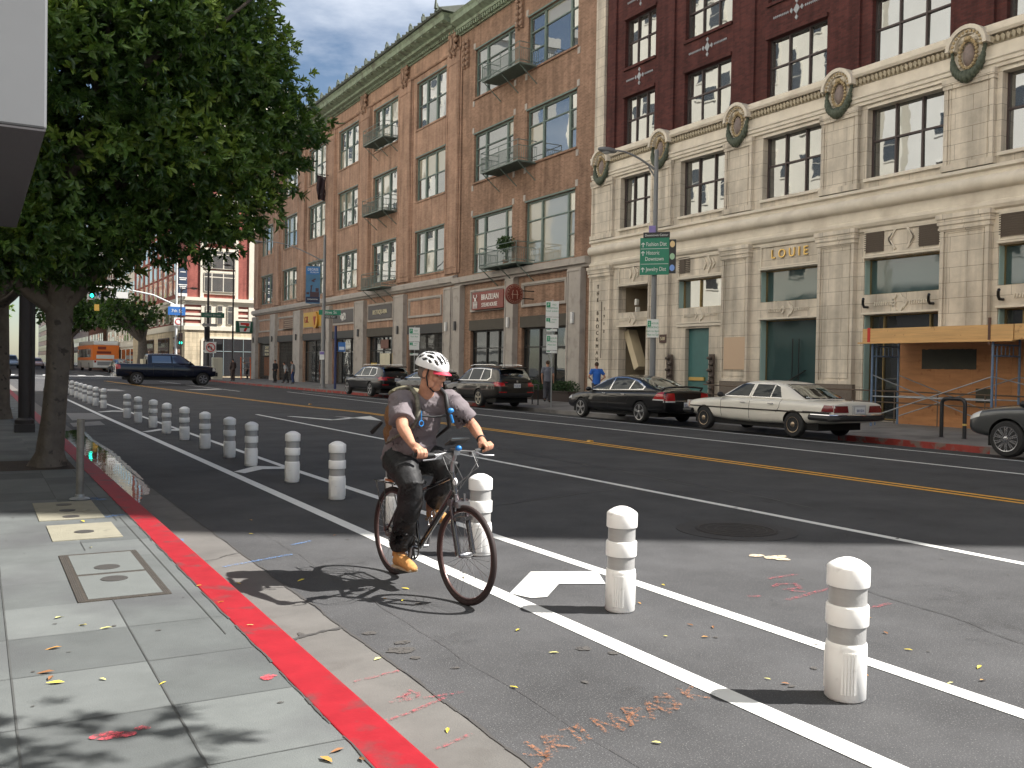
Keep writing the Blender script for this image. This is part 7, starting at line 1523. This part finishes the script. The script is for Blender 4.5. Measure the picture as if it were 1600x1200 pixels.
# t-shirt
b=MB(); 
b.tube([B(.17,0,.90),B(.21,0,.97),B(.27,0,1.06),B(.36,0,1.2),B(.42,0,1.32),B(.47,0,1.405)],[.165,.175,.178,.172,.15,.085],20)
b.tube([B(.16,-.02,.915),B(.21,-.03,1.0)],[.16,.15],16); b.ell(B(.37,0,1.05),(.16,.14,.14),14,10)
for Sh,El in ((SR,ER),(SL,EL)):
    e=Sh.lerp(El,.70); b.tube([B(.46,0,1.345),Sh,e],[.10,.088,.088],16); b.tube([Sh.lerp(El,.4),Sh.lerp(El,.74)+Vector((0,0,-.01))],[.082,.092],14)
    b.ell(Sh,(.088,.088,.075),12,8)
remeshed(b,'tshirt',shirtm,rd,.009,3,(.017,3.2,(1,1,2.4)))
# trousers
b=MB(); b.ell(B(.19,0,.93),(.16,.17,.12),14,10)
b.tube([B(.24,-.095,.93),B(.40,-.12,.87),B(.56,-.13,.77),B(.50,-.135,.60),B(.40,-.13,.42),B(.33,-.12,.30)],[.125,.115,.098,.088,.085,.095],14)
b.tube([B(.24,.095,.93),B(.45,.115,.93),B(.63,.12,.885),B(.56,.12,.76),B(.44,.12,.63)],[.125,.115,.095,.085,.085],14)
remeshed(b,'trousers',pantm,rd,.009,3,(.018,3.0,(1,1,1.3)))
def boot(an,toe,heel,zs,v):
    b=MB(); b.tube([B(heel+.05,v,zs+.155),B(heel+.045,v,zs+.09)],[.046,.045],12); b.ell(B(heel+.045,v,zs+.055),(.042,.05,.045),12,8); b.tube([B(heel+.06,v,zs+.07),B(heel+.14,v,zs+.065),B(toe-.05,v,zs+.042)],[.048,.047,.042],12); b.ell(B(toe-.05,v,zs+.04),(.046,.06,.034),12,8)
    o_=remeshed(b,'shoe',bootm,rd,.006,2)
    b=MB(); b.prism([(heel,zs+.0),(toe-.01,zs+.012),(toe,zs+.035),(heel,zs+.022)],'y',-.043,.043)
    b.v=[tuple(B(x,v+y*(1 if x>heel+.02 and x<toe-.03 else .8),z)) for x,y,z in b.v]; b.build('sole',solem,o_,bevel=.006)
    b=MB(); 
    for k in range(4): b.tube([B(heel+.10+.03*k,v-.03,zs+.112-.010*k),B(heel+.11+.03*k,v+.03,zs+.112-.010*k)],.0035,5)
    b.build('laces',solem,o_)
boot(None,.60,.29,.125,-.13); boot(None,.62,.33,.465,.13)
# helmet, cap peak, straps
b=MB(); n,k=110,44; c_=H(-.012,0,.045); hv=[]; slot=[]
def inslot(u):
    lat=abs(math.degrees(math.asin(max(-1,min(1,u.y))))); fa=math.degrees(atan2(u.x,u.z))
    for (lc,hw_,f0,f1) in ((8,5.2,-74,-44),(8,5.2,-36,12),(8,5.0,20,66),(25,6,-70,-38),(25,6.4,-30,16),(25,6,24,68),(43,5.6,-60,-22),(43,6.2,-12,30),(43,5,38,70),(61,5,-34,6),(61,4.6,14,48)):
        if f0<fa<f1 and u.z>.16:
            m_=min(fa-f0,f1-fa)/14; w_=hw_*min(1,.35+.65*m_)
            if abs(lat-lc-(fa-(f0+f1)/2)*-.05)<w_: return True
    return False
for i in range(k+1):
    t=(pi/2+.10)*i/k
    for j in range(n):
        a=2*pi*j/n; u=Vector((sin(t)*cos(a),sin(t)*sin(a),cos(t))); sl=inslot(u); q=Vector((u.x*.130*(1.08 if u.x<0 else 1),u.y*.102,u.z*.106))*(.93 if sl else 1.03); hv.append(c_+hf*q.x+hl*q.y+hu*q.z); slot.append(sl)
b.v=[tuple(v) for v in hv]
for i in range(k):
    for j in range(n):
        f_=(i*n+j,(i+1)*n+j,(i+1)*n+(j+1)%n,i*n+(j+1)%n); b.f.append(f_); b.m.append(1 if sum(slot[q] for q in f_)>=2 else 0)
b.f.append(tuple(k*n+j for j in range(n))); b.m.append(1)
b.build('helmet',[M('white_helmet_shell',(.76,.76,.76),.22,coat=.6),M('helmet_vent_black',(.012,.012,.014),.5)],rd,55)
b=MB(); pk=[]
for i in range(13):
    a=-1.05+2.1*i/12; 
    for rr,zz in ((.088,.052),(.128+.026*cos(a*1.3),.022),(.130+.026*cos(a*1.3),.017),(.088,.044)): pk.append(H(-.012+.012+rr*cos(a)*1.02,rr*sin(a)*.72,zz-.012*sin(a)**2))
fs=[(i*4+j,i*4+4+j,i*4+4+(j+1)%4,i*4+(j+1)%4) for i in range(12) for j in range(4)]
b.add(pk,fs); b.build('cap_peak',M('crimson_cap',(.50,.02,.055),.6),rd,60)
strm=M('black_webbing',(.01,.01,.011),.6)
for s in (-1,1):
    b=MB(); b.tube([H(.02,s*.082,.045),H(.015,s*.082,-.03),H(.03,s*.066,-.09),H(.045,0,-.135)],.006,5); b.tube([H(-.06,s*.075,.045),H(.0,s*.083,-.045)],.005,5); b.build('helmet_strap',strm,rd,60)
# watch
b=MB(); torus(b,WLh.lerp(EL,.08),(WLh-EL),.030,.007,18,6); b.build('watch',strm,rd,60)
b=MB(); b.tube([B(.20,-.14,.965),B(.10,0,.97),B(.20,.14,.965)],.02,6); b.build('belt_line',strm,rd,60)
# ---- backpack worn by the rider
bp=empty('backpack',tuple(B(.15,0,1.25)),0,'brown and olive backpack on the back of the cyclist, with blue clips','backpack')
brb=M('brown_canvas',(.17,.085,.035),.8,var=.25,vscale=12,bump=.3,bscale=60); olb=M('olive_canvas',(.15,.135,.08),.8,var=.35,vscale=16); blu=M('blue_clip',(.02,.19,.50),.45)
b=MB(); rot=Matrix((lf,-fw*.87+Vector((0,0,.5))*1,(fw*.5+Vector((0,0,.87))))).transposed()
def bpm(c_,h_): b.ell(B(*c_),h_,14,10,mat=Matrix((lf,fw,Vector((0,0,1)))).transposed())
bpm((.12,0,1.22),(.14,.13,.23)); bpm((.06,0,1.12),(.12,.11,.13)); bpm((.16,0,1.36),(.12,.11,.11)); remeshed(b,'pack_body',brb,bp,.011,4,(.018,4,(1,1,1)))
b=MB(); bpm((.16,0,1.45),(.12,.12,.035)); bpm((.09,0,1.43),(.10,.09,.04)); remeshed(b,'pack_lid',olb,bp,.011,3,(.016,5,(1,1,1)))
def surf(u,v): pass
camo=M('camouflage_webbing',(.14,.13,.10),.7,var=.8,vscale=26)
for s,Sh in ((-1,SR),(1,SL)):
    top=Sh.lerp(B(.47,0,1.42),.42)
    P_=[B(.22,s*.10,1.46),top+Vector((0,0,.085))+fw*.0,top+fw*.10+Vector((0,0,.03)),top+fw*.135+Vector((0,0,-.08)),top+fw*.11+Vector((0,0,-.2))+lf*s*.03,B(.33,s*.185,1.10),B(.16,s*.16,1.05)]
    b=MB(); b.tube(P_,[.016,.018,.018,.018,.015,.010,.008],8); b.build('shoulder_strap',strm if s>0 else camo,bp,60)
    b=MB(); q=top+fw*.18+Vector((0,0,-.11)); 
    if s<0: torus(b,q+Vector((0,0,-.06)),(fw+lf*.2),.020,.004,16,6); b.tube([q+Vector((0,0,.03)),q+Vector((0,0,-.04))],.004,5)
    else: b.ell(q+Vector((0,0,.03)),(.026,.018,.020),10,7); b.tube([q,q+Vector((.02,0,-.06))],.01,6)
    b.build('blue_clip',blu,bp,60)
b=MB(); b.tube([B(.60,-.10,1.285),B(.625,0,1.275),B(.66,.09,1.285)],.008,6); b.build('chest_strap',strm,bp,60)
b=MB(); b.tube([B(-.0,-.12,1.2),B(-.09,-.16,1.12),B(-.07,-.14,1.16)],[.012,.02,.016],6); b.build('side_strap',strm,bp,60)
# ------------------------------------------------------------------ pedestrians
def figure(label,x,y,z,h,face,top,bottom,hair,pose=None,sleeve=.5,name='person'):
    """face: angle of the facing direction; joints in a body frame (forward, left, up) for h=1"""
    f=Vector((cos(face),sin(face),0)); l=Vector((-sin(face),cos(face),0)); O=Vector((x,y,z))
    q=dict(head=(.01,0,.93),neck=(0,0,.84),chest=(0,0,.74),hip=(0,0,.52),sr=(0,-.105,.80),er=(-.02,-.135,.63),wr=(.03,-.125,.48),sl=(0,.105,.80),el=(-.02,.135,.63),wl=(.03,.125,.48),kr=(.02,-.055,.28),ar=(-.02,-.055,.045),kl=(.02,.055,.28),al=(-.02,.055,.045))
    if pose: q.update(pose)
    P=lambda k: O+(f*q[k][0]+l*q[k][1]+Vector((0,0,q[k][2])))*h
    o=empty(name,(x,y,z),0,label,'person'); b=MB(); r=lambda v: v*h
    b.ell(P('head'),(r(.046),r(.046),r(.062)),10,8); hd=P('head'); b.ell(hd+f*r(.045)-Vector((0,0,r(.01))),(r(.012),)*3,6,4)
    for s in (-1,1): b.ell(hd+l*r(.045*s),(r(.01),r(.01),r(.016)),6,4)
    b.tube([P('head'),P('neck'),P('chest')],[r(.03),r(.03),r(.06)],8); b.tube([P('chest'),P('hip')],[r(.08),r(.08)],10)
    for a,e,w in (('sr','er','wr'),('sl','el','wl')):
        b.tube([P('chest')+Vector((0,0,r(.05))),P(a),P(e),P(w)],[r(.04),r(.032),r(.024),r(.016)],8); d=(P(w)-P(e)).normalized(); b.ell(P(w)+d*r(.025),(r(.018),r(.018),r(.026)),8,6)
        for k in range(4): b.tube([P(w)+d*r(.03)+f*r(.008*(k-1.5)),P(w)+d*r(.058)+f*r(.009*(k-1.5))],r(.0055),5)
        b.tube([P(w)+d*r(.012),P(w)+d*r(.03)+f*r(.024)],r(.007),5)
    for hp,k_,a_ in ((-.045,'kr','ar'),(.045,'kl','al')): b.tube([P('hip')+l*r(hp),P(k_),P(a_)],[r(.055),r(.036),r(.024)],8)
    remeshed(b,'body',skin,o,r(.0085),2)
    b=MB(); b.tube([P('neck')-Vector((0,0,r(.02))),P('chest'),P('chest').lerp(P('hip'),.55),P('hip')-Vector((0,0,r(.03)))],[r(.05),r(.098),r(.09),r(.095)],12)
    for a,e,w in (('sr','er','wr'),('sl','el','wl')):
        E_=P(e) if sleeve>=.5 else P(a).lerp(P(e),sleeve*1.6); b.tube([P('chest')+Vector((0,0,r(.05))),P(a),E_]+([P(w)] if sleeve>.9 else []),[r(.06),r(.048),r(.040)]+([r(.026)] if sleeve>.9 else []),10)
    remeshed(b,'top',top,o,r(.011),2,(r(.008),5,(1,1,1)))
    b=MB(); b.ell(P('hip')-Vector((0,0,r(.02))),(r(.085),r(.085),r(.07)),10,8)
    for hp,k_,a_ in ((-.045,'kr','ar'),(.045,'kl','al')): b.tube([P('hip')+l*r(hp),P(k_),P(a_)+Vector((0,0,r(.01)))],[r(.068),r(.052),r(.042)],10)
    remeshed(b,'trousers',bottom,o,r(.011),2,(r(.007),5,(1,1,1)))
    for a_ in ('ar','al'): b=MB(); p=P(a_); b.ell(p+f*r(.035)-Vector((0,0,r(.022))),(r(.03),r(.03),r(.022)),8,6); b.ell(p+f*r(.075)-Vector((0,0,r(.028))),(r(.028),r(.028),r(.016)),8,6); b.ell(p-Vector((0,0,r(.02))),(r(.028),r(.028),r(.026)),8,6); b.build('shoe',M('dark_shoe',(.03,.028,.026),.6),o,60)
    b=MB(); b.ell(hd-f*r(.008)+Vector((0,0,r(.014))),(r(.049),r(.049),r(.054)),10,8); b.build('hair',hair,o,60); return o
hb_=M('brown_hair',(.06,.035,.02),.8); gt=M('slate_shirt',(.13,.135,.16),.85); blt=M('royal_blue_shirt',(.025,.13,.50),.8); dkc=M('black_cloth_wear',(.014,.014,.016),.85); whc=M('pale_grey_top',(.35,.36,.36),.85); nav=M('navy_trousers',(.03,.05,.14),.85); mar=M('dull_brown_coat',(.07,.05,.045),.85)
figure('man in a slate grey t-shirt walking past the planters behind the parking signpost',23.45,37.45,.07,2.0,R(55),gt,M('dark_slate_trousers',(.05,.05,.06),.85),hb_,dict(kr=(.07,-.05,.28),ar=(.10,-.05,.045),kl=(-.02,.05,.28),al=(-.15,.05,.07),er=(-.05,-.14,.64),wr=(.02,-.14,.50)),.45)
figure('man in a bright blue t-shirt with hands on his hips behind the black sedan',23.5,33.5,.07,1.93,R(70),blt,M('dark_jeans',(.04,.045,.06),.85),hb_,dict(er=(-.03,-.19,.66),wr=(.03,-.09,.56),el=(-.03,.19,.66),wl=(.03,.09,.56)),.42)
figure('person in black clothes and a cap standing on the kerb below the shops',22.9,82.0,.06,2.03,R(200),dkc,dkc,M('black_cap',(.01,.01,.01),.7),dict(wr=(.06,-.1,.55),wl=(.06,.1,.55)),1)
figure('person in a pale top and dark trousers leaning forward beside the shop pillar',23.2,79.5,.07,1.95,R(150),whc,dkc,hb_,dict(head=(.12,0,.86),neck=(.07,0,.79),chest=(.05,0,.70),sr=(.06,-.1,.75),sl=(.06,.1,.75),kr=(.08,-.05,.28),ar=(.14,-.05,.045),kl=(-.02,.05,.28),al=(-.1,.05,.045)),.9)
figure('person in blue trousers with a grey backpack beside the one leaning forward',23.2,77.6,.07,1.95,R(150),M('mid_grey_top',(.22,.23,.24),.85),nav,hb_,dict(head=(.06,0,.92)),.9)
figure('person in a grey hooded top leaning over at the corner store pillar',24.2,97.0,.1,2.0,R(160),M('warm_grey_top',(.16,.15,.15),.85),dkc,hb_,dict(head=(.15,0,.84),neck=(.09,0,.78),chest=(.06,0,.70),sr=(.07,-.1,.74),sl=(.07,.1,.74)),.95)
figure('person in a long dark coat beside the cream cabinet on the corner',21.4,91.3,.02,2.15,R(110),mar,mar,M('dark_hood',(.03,.025,.025),.8),dict(wr=(.07,-.1,.5),wl=(.07,.1,.5)),1)
# leaves on the pavement
lfm=[M('yellow_leaf',(.62,.50,.06),.6),M('pale_yellow_leaf',(.60,.56,.20),.6),M('brown_leaf',(.22,.10,.04),.7),M('orange_leaf',(.50,.26,.07),.6)]
LP=[(.42,5.95,.153,1,.05),(.53,5.72,.153,0,.045),(.36,5.32,.153,3,.06),(.30,4.92,.153,2,.06),(.31,4.83,.153,2,.05),(.33,4.74,.153,0,.06),(.52,4.70,.153,1,.035),(.76,4.52,.153,0,.03),(.64,5.6,.153,1,.05),(.86,9.45,.155,0,.06),(1.15,3.36,.153,3,.06),(1.22,3.42,.153,2,.05),(1.27,3.3,.153,2,.045),(.80,8.1,.153,1,.04),(1.3,6.4,.155,0,.03),(1.33,5.9,.155,0,.03),(1.36,5.3,.155,1,.03),(1.7,7.0,.003,0,.04),(2.6,6.0,.004,0,.04),(2.75,6.3,.004,0,.05),(2.95,5.0,.004,0,.05),(2.9,4.5,.004,1,.045),(1.95,4.85,.004,1,.045),(1.85,3.75,.004,0,.04),(3.3,6.45,.004,0,.05),(2.15,6.9,.004,0,.05),(2.5,6.1,.004,3,.03),(2.4,4.1,.004,0,.04),(4.9,3.2,.004,0,.05),(4.7,3.05,.004,3,.04),(5.05,2.9,.004,3,.05),(4.0,4.6,.004,2,.04),(4.1,4.5,.004,2,.04),(3.9,4.35,.004,3,.045),(4.3,3.6,.004,0,.05),(4.2,3.4,.004,3,.04),(3.7,3.5,.004,2,.04),(4.5,3.1,.004,1,.04),(3.95,5.3,.004,2,.04),(4.05,5.2,.004,3,.03),(5.2,4.2,.004,3,.04),(5.0,3.9,.004,2,.04),(2.6,3.2,.004,1,.04),(2.3,9.0,.004,0,.04),(2.5,9.8,.004,3,.05),(3.0,8.6,.004,2,.04)]
rl=random.Random(5)
for _ in range(5): LP.append((rl.uniform(3.5,5.2),rl.uniform(2.6,6.6),.004,rl.randint(0,3),rl.uniform(.02,.04)))
leafme={}
def leafmesh(mi):
    if mi in leafme: return leafme[mi]
    b=MB(); P_=[(-.5,0,.0),(-.25,.16,.08),(.1,.2,.12),(.5,0,.05),(.1,-.2,.14),(-.25,-.16,.1),(-.2,0,.02),(.1,0,.03),(-.7,.03,.02)]
    b.add(P_,[(0,6,1),(1,6,7,2),(2,7,3),(3,7,4),(4,7,6,5),(5,6,0),(8,0,1)]); leafme[mi]=b.mesh('fallen_leaf',lfm[mi],None); return leafme[mi]
for (x,y,z,mi,s) in LP:
    o=bpy.data.objects.new('fallen_leaf',leafmesh(mi)); COL.objects.link(o); o.location=(x,y,z+.002); o.scale=(s*1.15,s*1.15,s); o.rotation_euler=(rl.uniform(-.15,.15),rl.uniform(-.15,.15),rl.uniform(0,6.28))
    kd=['yellow','pale yellow','brown','orange'][mi]
    if z>.1: where='on the red curb' if x>1.3 else ('on the sidewalk near the red curb' if x>.9 else 'on the sidewalk slabs')
    elif x<2: where='on the pale gutter'
    elif x<3.2: where='on the asphalt behind the rider' if y>7.5 else ('on the asphalt below the bicycle' if y>5.5 else 'on the asphalt left of the inner white line')
    else: where='between the white lines by the nearest bollard' if y<3.9 else ('between the white lines by the second bollard' if y<5.6 else 'between the white lines by the third bollard')
    tag(o,'small %s leaf lying %s'%(kd,where),'leaf','fallen %s leaves %s'%(kd,where))
# ------------------------------------------------------------------ trees
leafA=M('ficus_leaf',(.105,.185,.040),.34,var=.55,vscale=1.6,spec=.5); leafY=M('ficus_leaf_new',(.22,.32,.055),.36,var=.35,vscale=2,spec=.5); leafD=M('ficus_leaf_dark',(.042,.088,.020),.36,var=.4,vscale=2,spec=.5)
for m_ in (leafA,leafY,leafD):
    nt_=m_.node_tree; pb_=nt_.nodes['Principled BSDF']; tr=nt_.nodes.new('ShaderNodeBsdfTranslucent'); mx_=nt_.nodes.new('ShaderNodeMixShader'); mx_.inputs[0].default_value=.22
    tr.inputs['Color'].default_value=(.16,.30,.03,1); nt_.links.new(pb_.outputs[0],mx_.inputs[1]); nt_.links.new(tr.outputs[0],mx_.inputs[2]); nt_.links.new(mx_.outputs[0],nt_.nodes['Material Output'].inputs[0])
barkm=M('ficus_bark',(.15,.125,.10),.85,var=.3,vscale=5,bump=.7,bscale=16,dark=(.06,.05,.042),dscale=7,dthr=(.60,.68),bdist=.03)
def leafcluster(b,c,d,n,L_,W_,rnd,spread=.75,m=0):
    d=d.normalized(); u=d.orthogonal().normalized(); w=d.cross(u)
    for k in range(n):
        a=2*pi*k/n*1.618*2+rnd.random(); t=rnd.uniform(.25,1)*spread*1.4
        e=(d*cos(t)+(u*cos(a)+w*sin(a))*sin(t)); e.z-=.1; e.normalize(); q=c-d*rnd.uniform(0,.10)+e*.01
        s=e.cross(Vector((rnd.uniform(-.4,.4),rnd.uniform(-.4,.4),1))); 
        if s.length<.1: s=e.orthogonal()
        s.normalize(); nn=s.cross(e); l=L_*rnd.uniform(.75,1.2); wd=W_*rnd.uniform(.8,1.15)
        mi = m if m is not None else 0
        b.add([q,q+e*l*.28+s*wd*.46+nn*.006,q+e*l*.66+s*wd*.42+nn*.004,q+e*l-nn*.010,q+e*l*.66-s*wd*.42+nn*.004,q+e*l*.28-s*wd*.46+nn*.006],[(0,3,2,1),(0,5,4,3)],mi)
import numpy as np
def crown(name,blobs,dens,L_,W_,parent,rnd,mats,n=8,core=None,young=.15,tipmin=.72):
    T=[]
    for k in range(12):
        b=MB(); leafcluster(b,Vector((0,0,0)),Vector((0,0,1)),n,L_,W_,rnd,m=0); T.append(np.array([tuple(v) for v in b.v]))
    F=np.array(b.f); VS=[]; MS=[]
    for (c,r) in blobs:
        c=Vector(c); r=Vector(r) if not isinstance(r,(int,float)) else Vector((r,r,r*.85)); cnt=int(dens*((r.x*r.y+r.x*r.z+r.y*r.z)/3))
        for _ in range(cnt):
            p=Vector((rnd.gauss(0,1),rnd.gauss(0,1),rnd.gauss(0,1))).normalized(); rad=rnd.uniform(tipmin,1.05) if rnd.random()<.75 else rnd.uniform(.35,tipmin)
            rad*=1+.22*mnoise.noise(p*2.3+c)
            q=c+Vector((p.x*r.x,p.y*r.y,p.z*r.z))*rad; d=(p+Vector((rnd.uniform(-.6,.6),rnd.uniform(-.6,.6),rnd.uniform(-.55,.45))))
            t=mnoise.noise(q*1.1+Vector((3,1,7)))
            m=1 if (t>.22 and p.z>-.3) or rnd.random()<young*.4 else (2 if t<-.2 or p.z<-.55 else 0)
            Q=d.to_track_quat('Z','Y').to_matrix()@Matrix.Rotation(rnd.uniform(0,6.28),3,'Z')
            VS.append(T[rnd.randrange(12)]@np.array(Q).T*rnd.uniform(.8,1.2)+np.array(q-wloc(parent))); MS.append(m)
    nv=len(T[0]); V=np.concatenate(VS); FF=np.concatenate([F+i*nv for i in range(len(VS))]); me=bpy.data.meshes.new(name)
    me.vertices.add(len(V)); me.vertices.foreach_set('co',V.astype(np.float32).ravel()); me.loops.add(FF.size); me.loops.foreach_set('vertex_index',FF.astype(np.int32).ravel())
    me.polygons.add(len(FF)); me.polygons.foreach_set('loop_start',np.arange(0,FF.size,4,dtype=np.int32)); me.polygons.foreach_set('loop_total',np.full(len(FF),4,dtype=np.int32))
    for m_ in mats: me.materials.append(m_)
    me.polygons.foreach_set('material_index',np.repeat(np.array(MS,dtype=np.int32),len(F))); me.update(calc_edges=True); me.validate()
    o=bpy.data.objects.new(name,me); COL.objects.link(o); o.parent=parent; WL[o.name]=wloc(parent).copy(); return o
def limb(b,p0,p1,r0,r1,rnd,bend=.12,n=7,k=9):
    p0=Vector(p0); p1=Vector(p1); d=p1-p0; L_=d.length; o=Vector((rnd.uniform(-1,1),rnd.uniform(-1,1),rnd.uniform(-.3,.6)))*L_*bend
    pts=[p0.lerp(p1,t/n)+o*sin(pi*t/n) for t in range(n+1)]; b.tube(pts,[r0+(r1-r0)*t/n for t in range(n+1)],k); return pts
rt=random.Random(3)
t=empty('ficus_tree',(.88,14.7,.15),0,'big dark green street tree with a leaning trunk on the near sidewalk','tree')
b=MB(); tp=[(.86,14.7,.0),(.87,14.7,.14),(.90,14.66,.35),(.94,14.6,.9),(.97,14.5,1.5),(.98,14.4,2.05),(.97,14.35,2.5),(.95,14.3,3.0)]
n_=16; vs=[]
for i,(p,r) in enumerate(zip(tp,[.33,.24,.185,.158,.150,.155,.18,.17])):
    for j in range(n_):
        a=2*pi*j/n_; rr=r*(1+.10*sin(3*a+i*.4)+.05*sin(5*a-i*.7)+(.16*max(0,cos(2.5*a))**3 if i<2 else 0)); vs.append((p[0]+rr*cos(a),p[1]+rr*sin(a),p[2]))
b.add(vs,[(i*n_+j,i*n_+(j+1)%n_,(i+1)*n_+(j+1)%n_,(i+1)*n_+j) for i in range(len(tp)-1) for j in range(n_)])
b.build('trunk',barkm,t,180)
b=MB(); F0=(.96,14.38,2.35)
ends=[(-.9,13.3,4.0),(-.3,15.6,4.6),(1.6,13.4,4.3),(2.6,14.6,4.5),(1.1,15.9,5.2),(.9,13.0,5.2),(2.0,12.6,5.6),(-1.2,14.6,5.2),(1.0,14.4,6.4)]
for e in ends:
    pts=limb(b,F0,e,.13,.05,rt)
    for _ in range(3):
        e2=Vector(e)+Vector((rt.uniform(-1.2,1.2),rt.uniform(-1.2,1.2),rt.uniform(.2,1.5))); limb(b,pts[5],e2,.05,.015,rt,k=6)
b.build('limbs',barkm,t,60)
blobs=[]
CB=[((.2,14.0,3.65),1.15),((-.9,13.4,3.6),1.2),((1.1,13.2,4.2),1.3),((2.2,13.8,4.05),1.15),((3.0,14.3,4.3),1.0),((2.7,13.2,5.0),1.15),((3.6,14.0,5.3),1.0),((1.6,12.7,5.4),1.35),((.3,12.6,4.8),1.35),((-.9,12.9,5.2),1.5),((1.0,14.2,6.3),1.7),((2.9,13.9,6.2),1.2),((-.6,14.5,6.8),1.7),((2.3,13.4,6.9),1.35),((1.2,12.6,6.9),1.5),((2.0,15.0,7.4),1.6),((0.2,13.4,7.9),1.7),((3.1,15.6,5.6),1.2),((1.9,15.9,4.6),1.2),((.3,15.9,4.3),1.2),((-1.6,14.6,4.3),1.3),((.0,12.0,6.0),1.2),((1.4,14.2,8.4),1.5),((.1,13.0,3.9),.9),
 ((1.3,13.0,3.35),.62),((.5,13.8,3.0),.6),((1.4,14.0,3.05),.6),((-.3,13.3,3.0),.7),((.9,13.2,2.95),.5),((2.0,13.1,3.4),.65),((2.65,13.1,3.45),.62),((3.15,13.2,3.85),.62),((3.5,13.3,4.45),.68),((3.75,13.35,5.0),.66),((3.6,13.4,5.6),.66),((3.25,13.3,6.15),.66),((.75,12.8,3.3),.65),((.3,12.7,3.1),.6),((2.9,13.2,6.7),.7),((1.9,12.2,4.4),.8),((2.6,12.7,4.4),.8),((.9,12.0,5.2),.9),((1.8,12.0,6.0),.9),((2.7,12.6,5.7),.8),((1.0,11.8,6.6),.8),((.3,11.7,5.3),.7)]
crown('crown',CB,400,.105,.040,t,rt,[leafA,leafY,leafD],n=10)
# a second of the same kind farther along the sidewalk, filling the dark upper left
t=empty('ficus_tree',(.5,27,.15),0,'second dark street tree behind the lamp post at the left edge','tree')
b=MB(); b.tube([(.5,27,.1),(.5,27,.5),(.5,27,2.4),(.5,27,3.6)],[.34,.25,.22,.2],12); 
for e in ((-1,23.5,5),(1.2,24,5),(.5,26,5.5),(2,25,5.2)): limb(b,(.5,27,3.0),e,.12,.04,rt)
b.build('trunk',barkm,t,60)
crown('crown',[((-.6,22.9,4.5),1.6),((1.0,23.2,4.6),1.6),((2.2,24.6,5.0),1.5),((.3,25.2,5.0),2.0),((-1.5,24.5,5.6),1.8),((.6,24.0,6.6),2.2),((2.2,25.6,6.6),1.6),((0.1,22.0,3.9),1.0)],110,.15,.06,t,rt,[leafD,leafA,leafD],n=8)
# tree beside the camera whose shade falls on the sidewalk
t=empty('ficus_tree',(.9,-1.2,.15),0,'street tree just behind the camera whose leaf shadows fall on the sidewalk','tree')
b=MB(); b.tube([(.9,-1.2,0),(.9,-1.2,.5),(.95,-1.15,2.6),(1.2,-1.1,3.6)],[.3,.2,.18,.15],12)
for e in ((2.2,-.6,4.6),(2.8,-1.6,5),(.2,-2,5.0),(1.2,.2,5),(2.9,1.9,4.5)): limb(b,(1.0,-1.15,2.9),e,.1,.03,rt)
b.build('trunk',barkm,t,60)
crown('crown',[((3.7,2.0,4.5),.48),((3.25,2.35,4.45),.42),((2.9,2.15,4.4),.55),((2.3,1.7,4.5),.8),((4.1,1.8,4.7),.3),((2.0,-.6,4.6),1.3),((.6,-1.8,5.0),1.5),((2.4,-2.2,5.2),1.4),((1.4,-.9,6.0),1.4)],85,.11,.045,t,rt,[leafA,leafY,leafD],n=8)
# tree pit
b=MB(); b.box(.25,1.2,14.18,15.6,.12,.1515); struct(b.build('tree_pit_soil',M('soil',(.045,.03,.02),.95,bump=.8,bscale=30,var=.4,vscale=8)))
def far_tree(label,x,y,h,cr,tr,seed,mats,cz=.68,sq=.8,nb=14,dens=26,L_=.42,dx=0):
    rr=random.Random(seed); t=empty('street_tree',(x,y,0),0,label,'tree'); b=MB()
    b.tube([(x,y,0),(x+.1,y,h*.25),(x,y,h*.42)],[tr*1.3,tr,tr*.8],9); bl=[]
    for _ in range(nb):
        p=Vector((rr.gauss(0,1),rr.gauss(0,1),rr.gauss(0,1))).normalized()*cr*rr.uniform(.35,.72); c=Vector((x+dx,y,h*cz))+Vector((p.x,p.y,p.z*sq)); bl.append((c,cr*rr.uniform(.32,.46))); limb(b,(x,y,h*.38),c,tr*.5,tr*.12,rr,k=6)
    b.build('trunk',barkm,t,60); crown('crown',bl,dens,L_,L_*.42,t,rr,mats,n=6); return t
far_tree('round street tree with dark forked limbs in front of the red corner building',17.9,124,11.0,4.3,.6,5,[leafD,leafA,leafD],.72,.68,20,16,.5,dx=-2.0)
far_tree('bright green tree far down the near side of the street',-1.0,300,26,11,.9,6,[leafY,leafY,leafA],.6,.8,12,5,1.1)
far_tree('low dark tree above the bus, beside the rusty vertical sign',15.5,196,16,6.5,.5,8,[leafD,leafD,leafD],.68,.6,12,9,.8)
bpy.data.scenes.remove(TS)
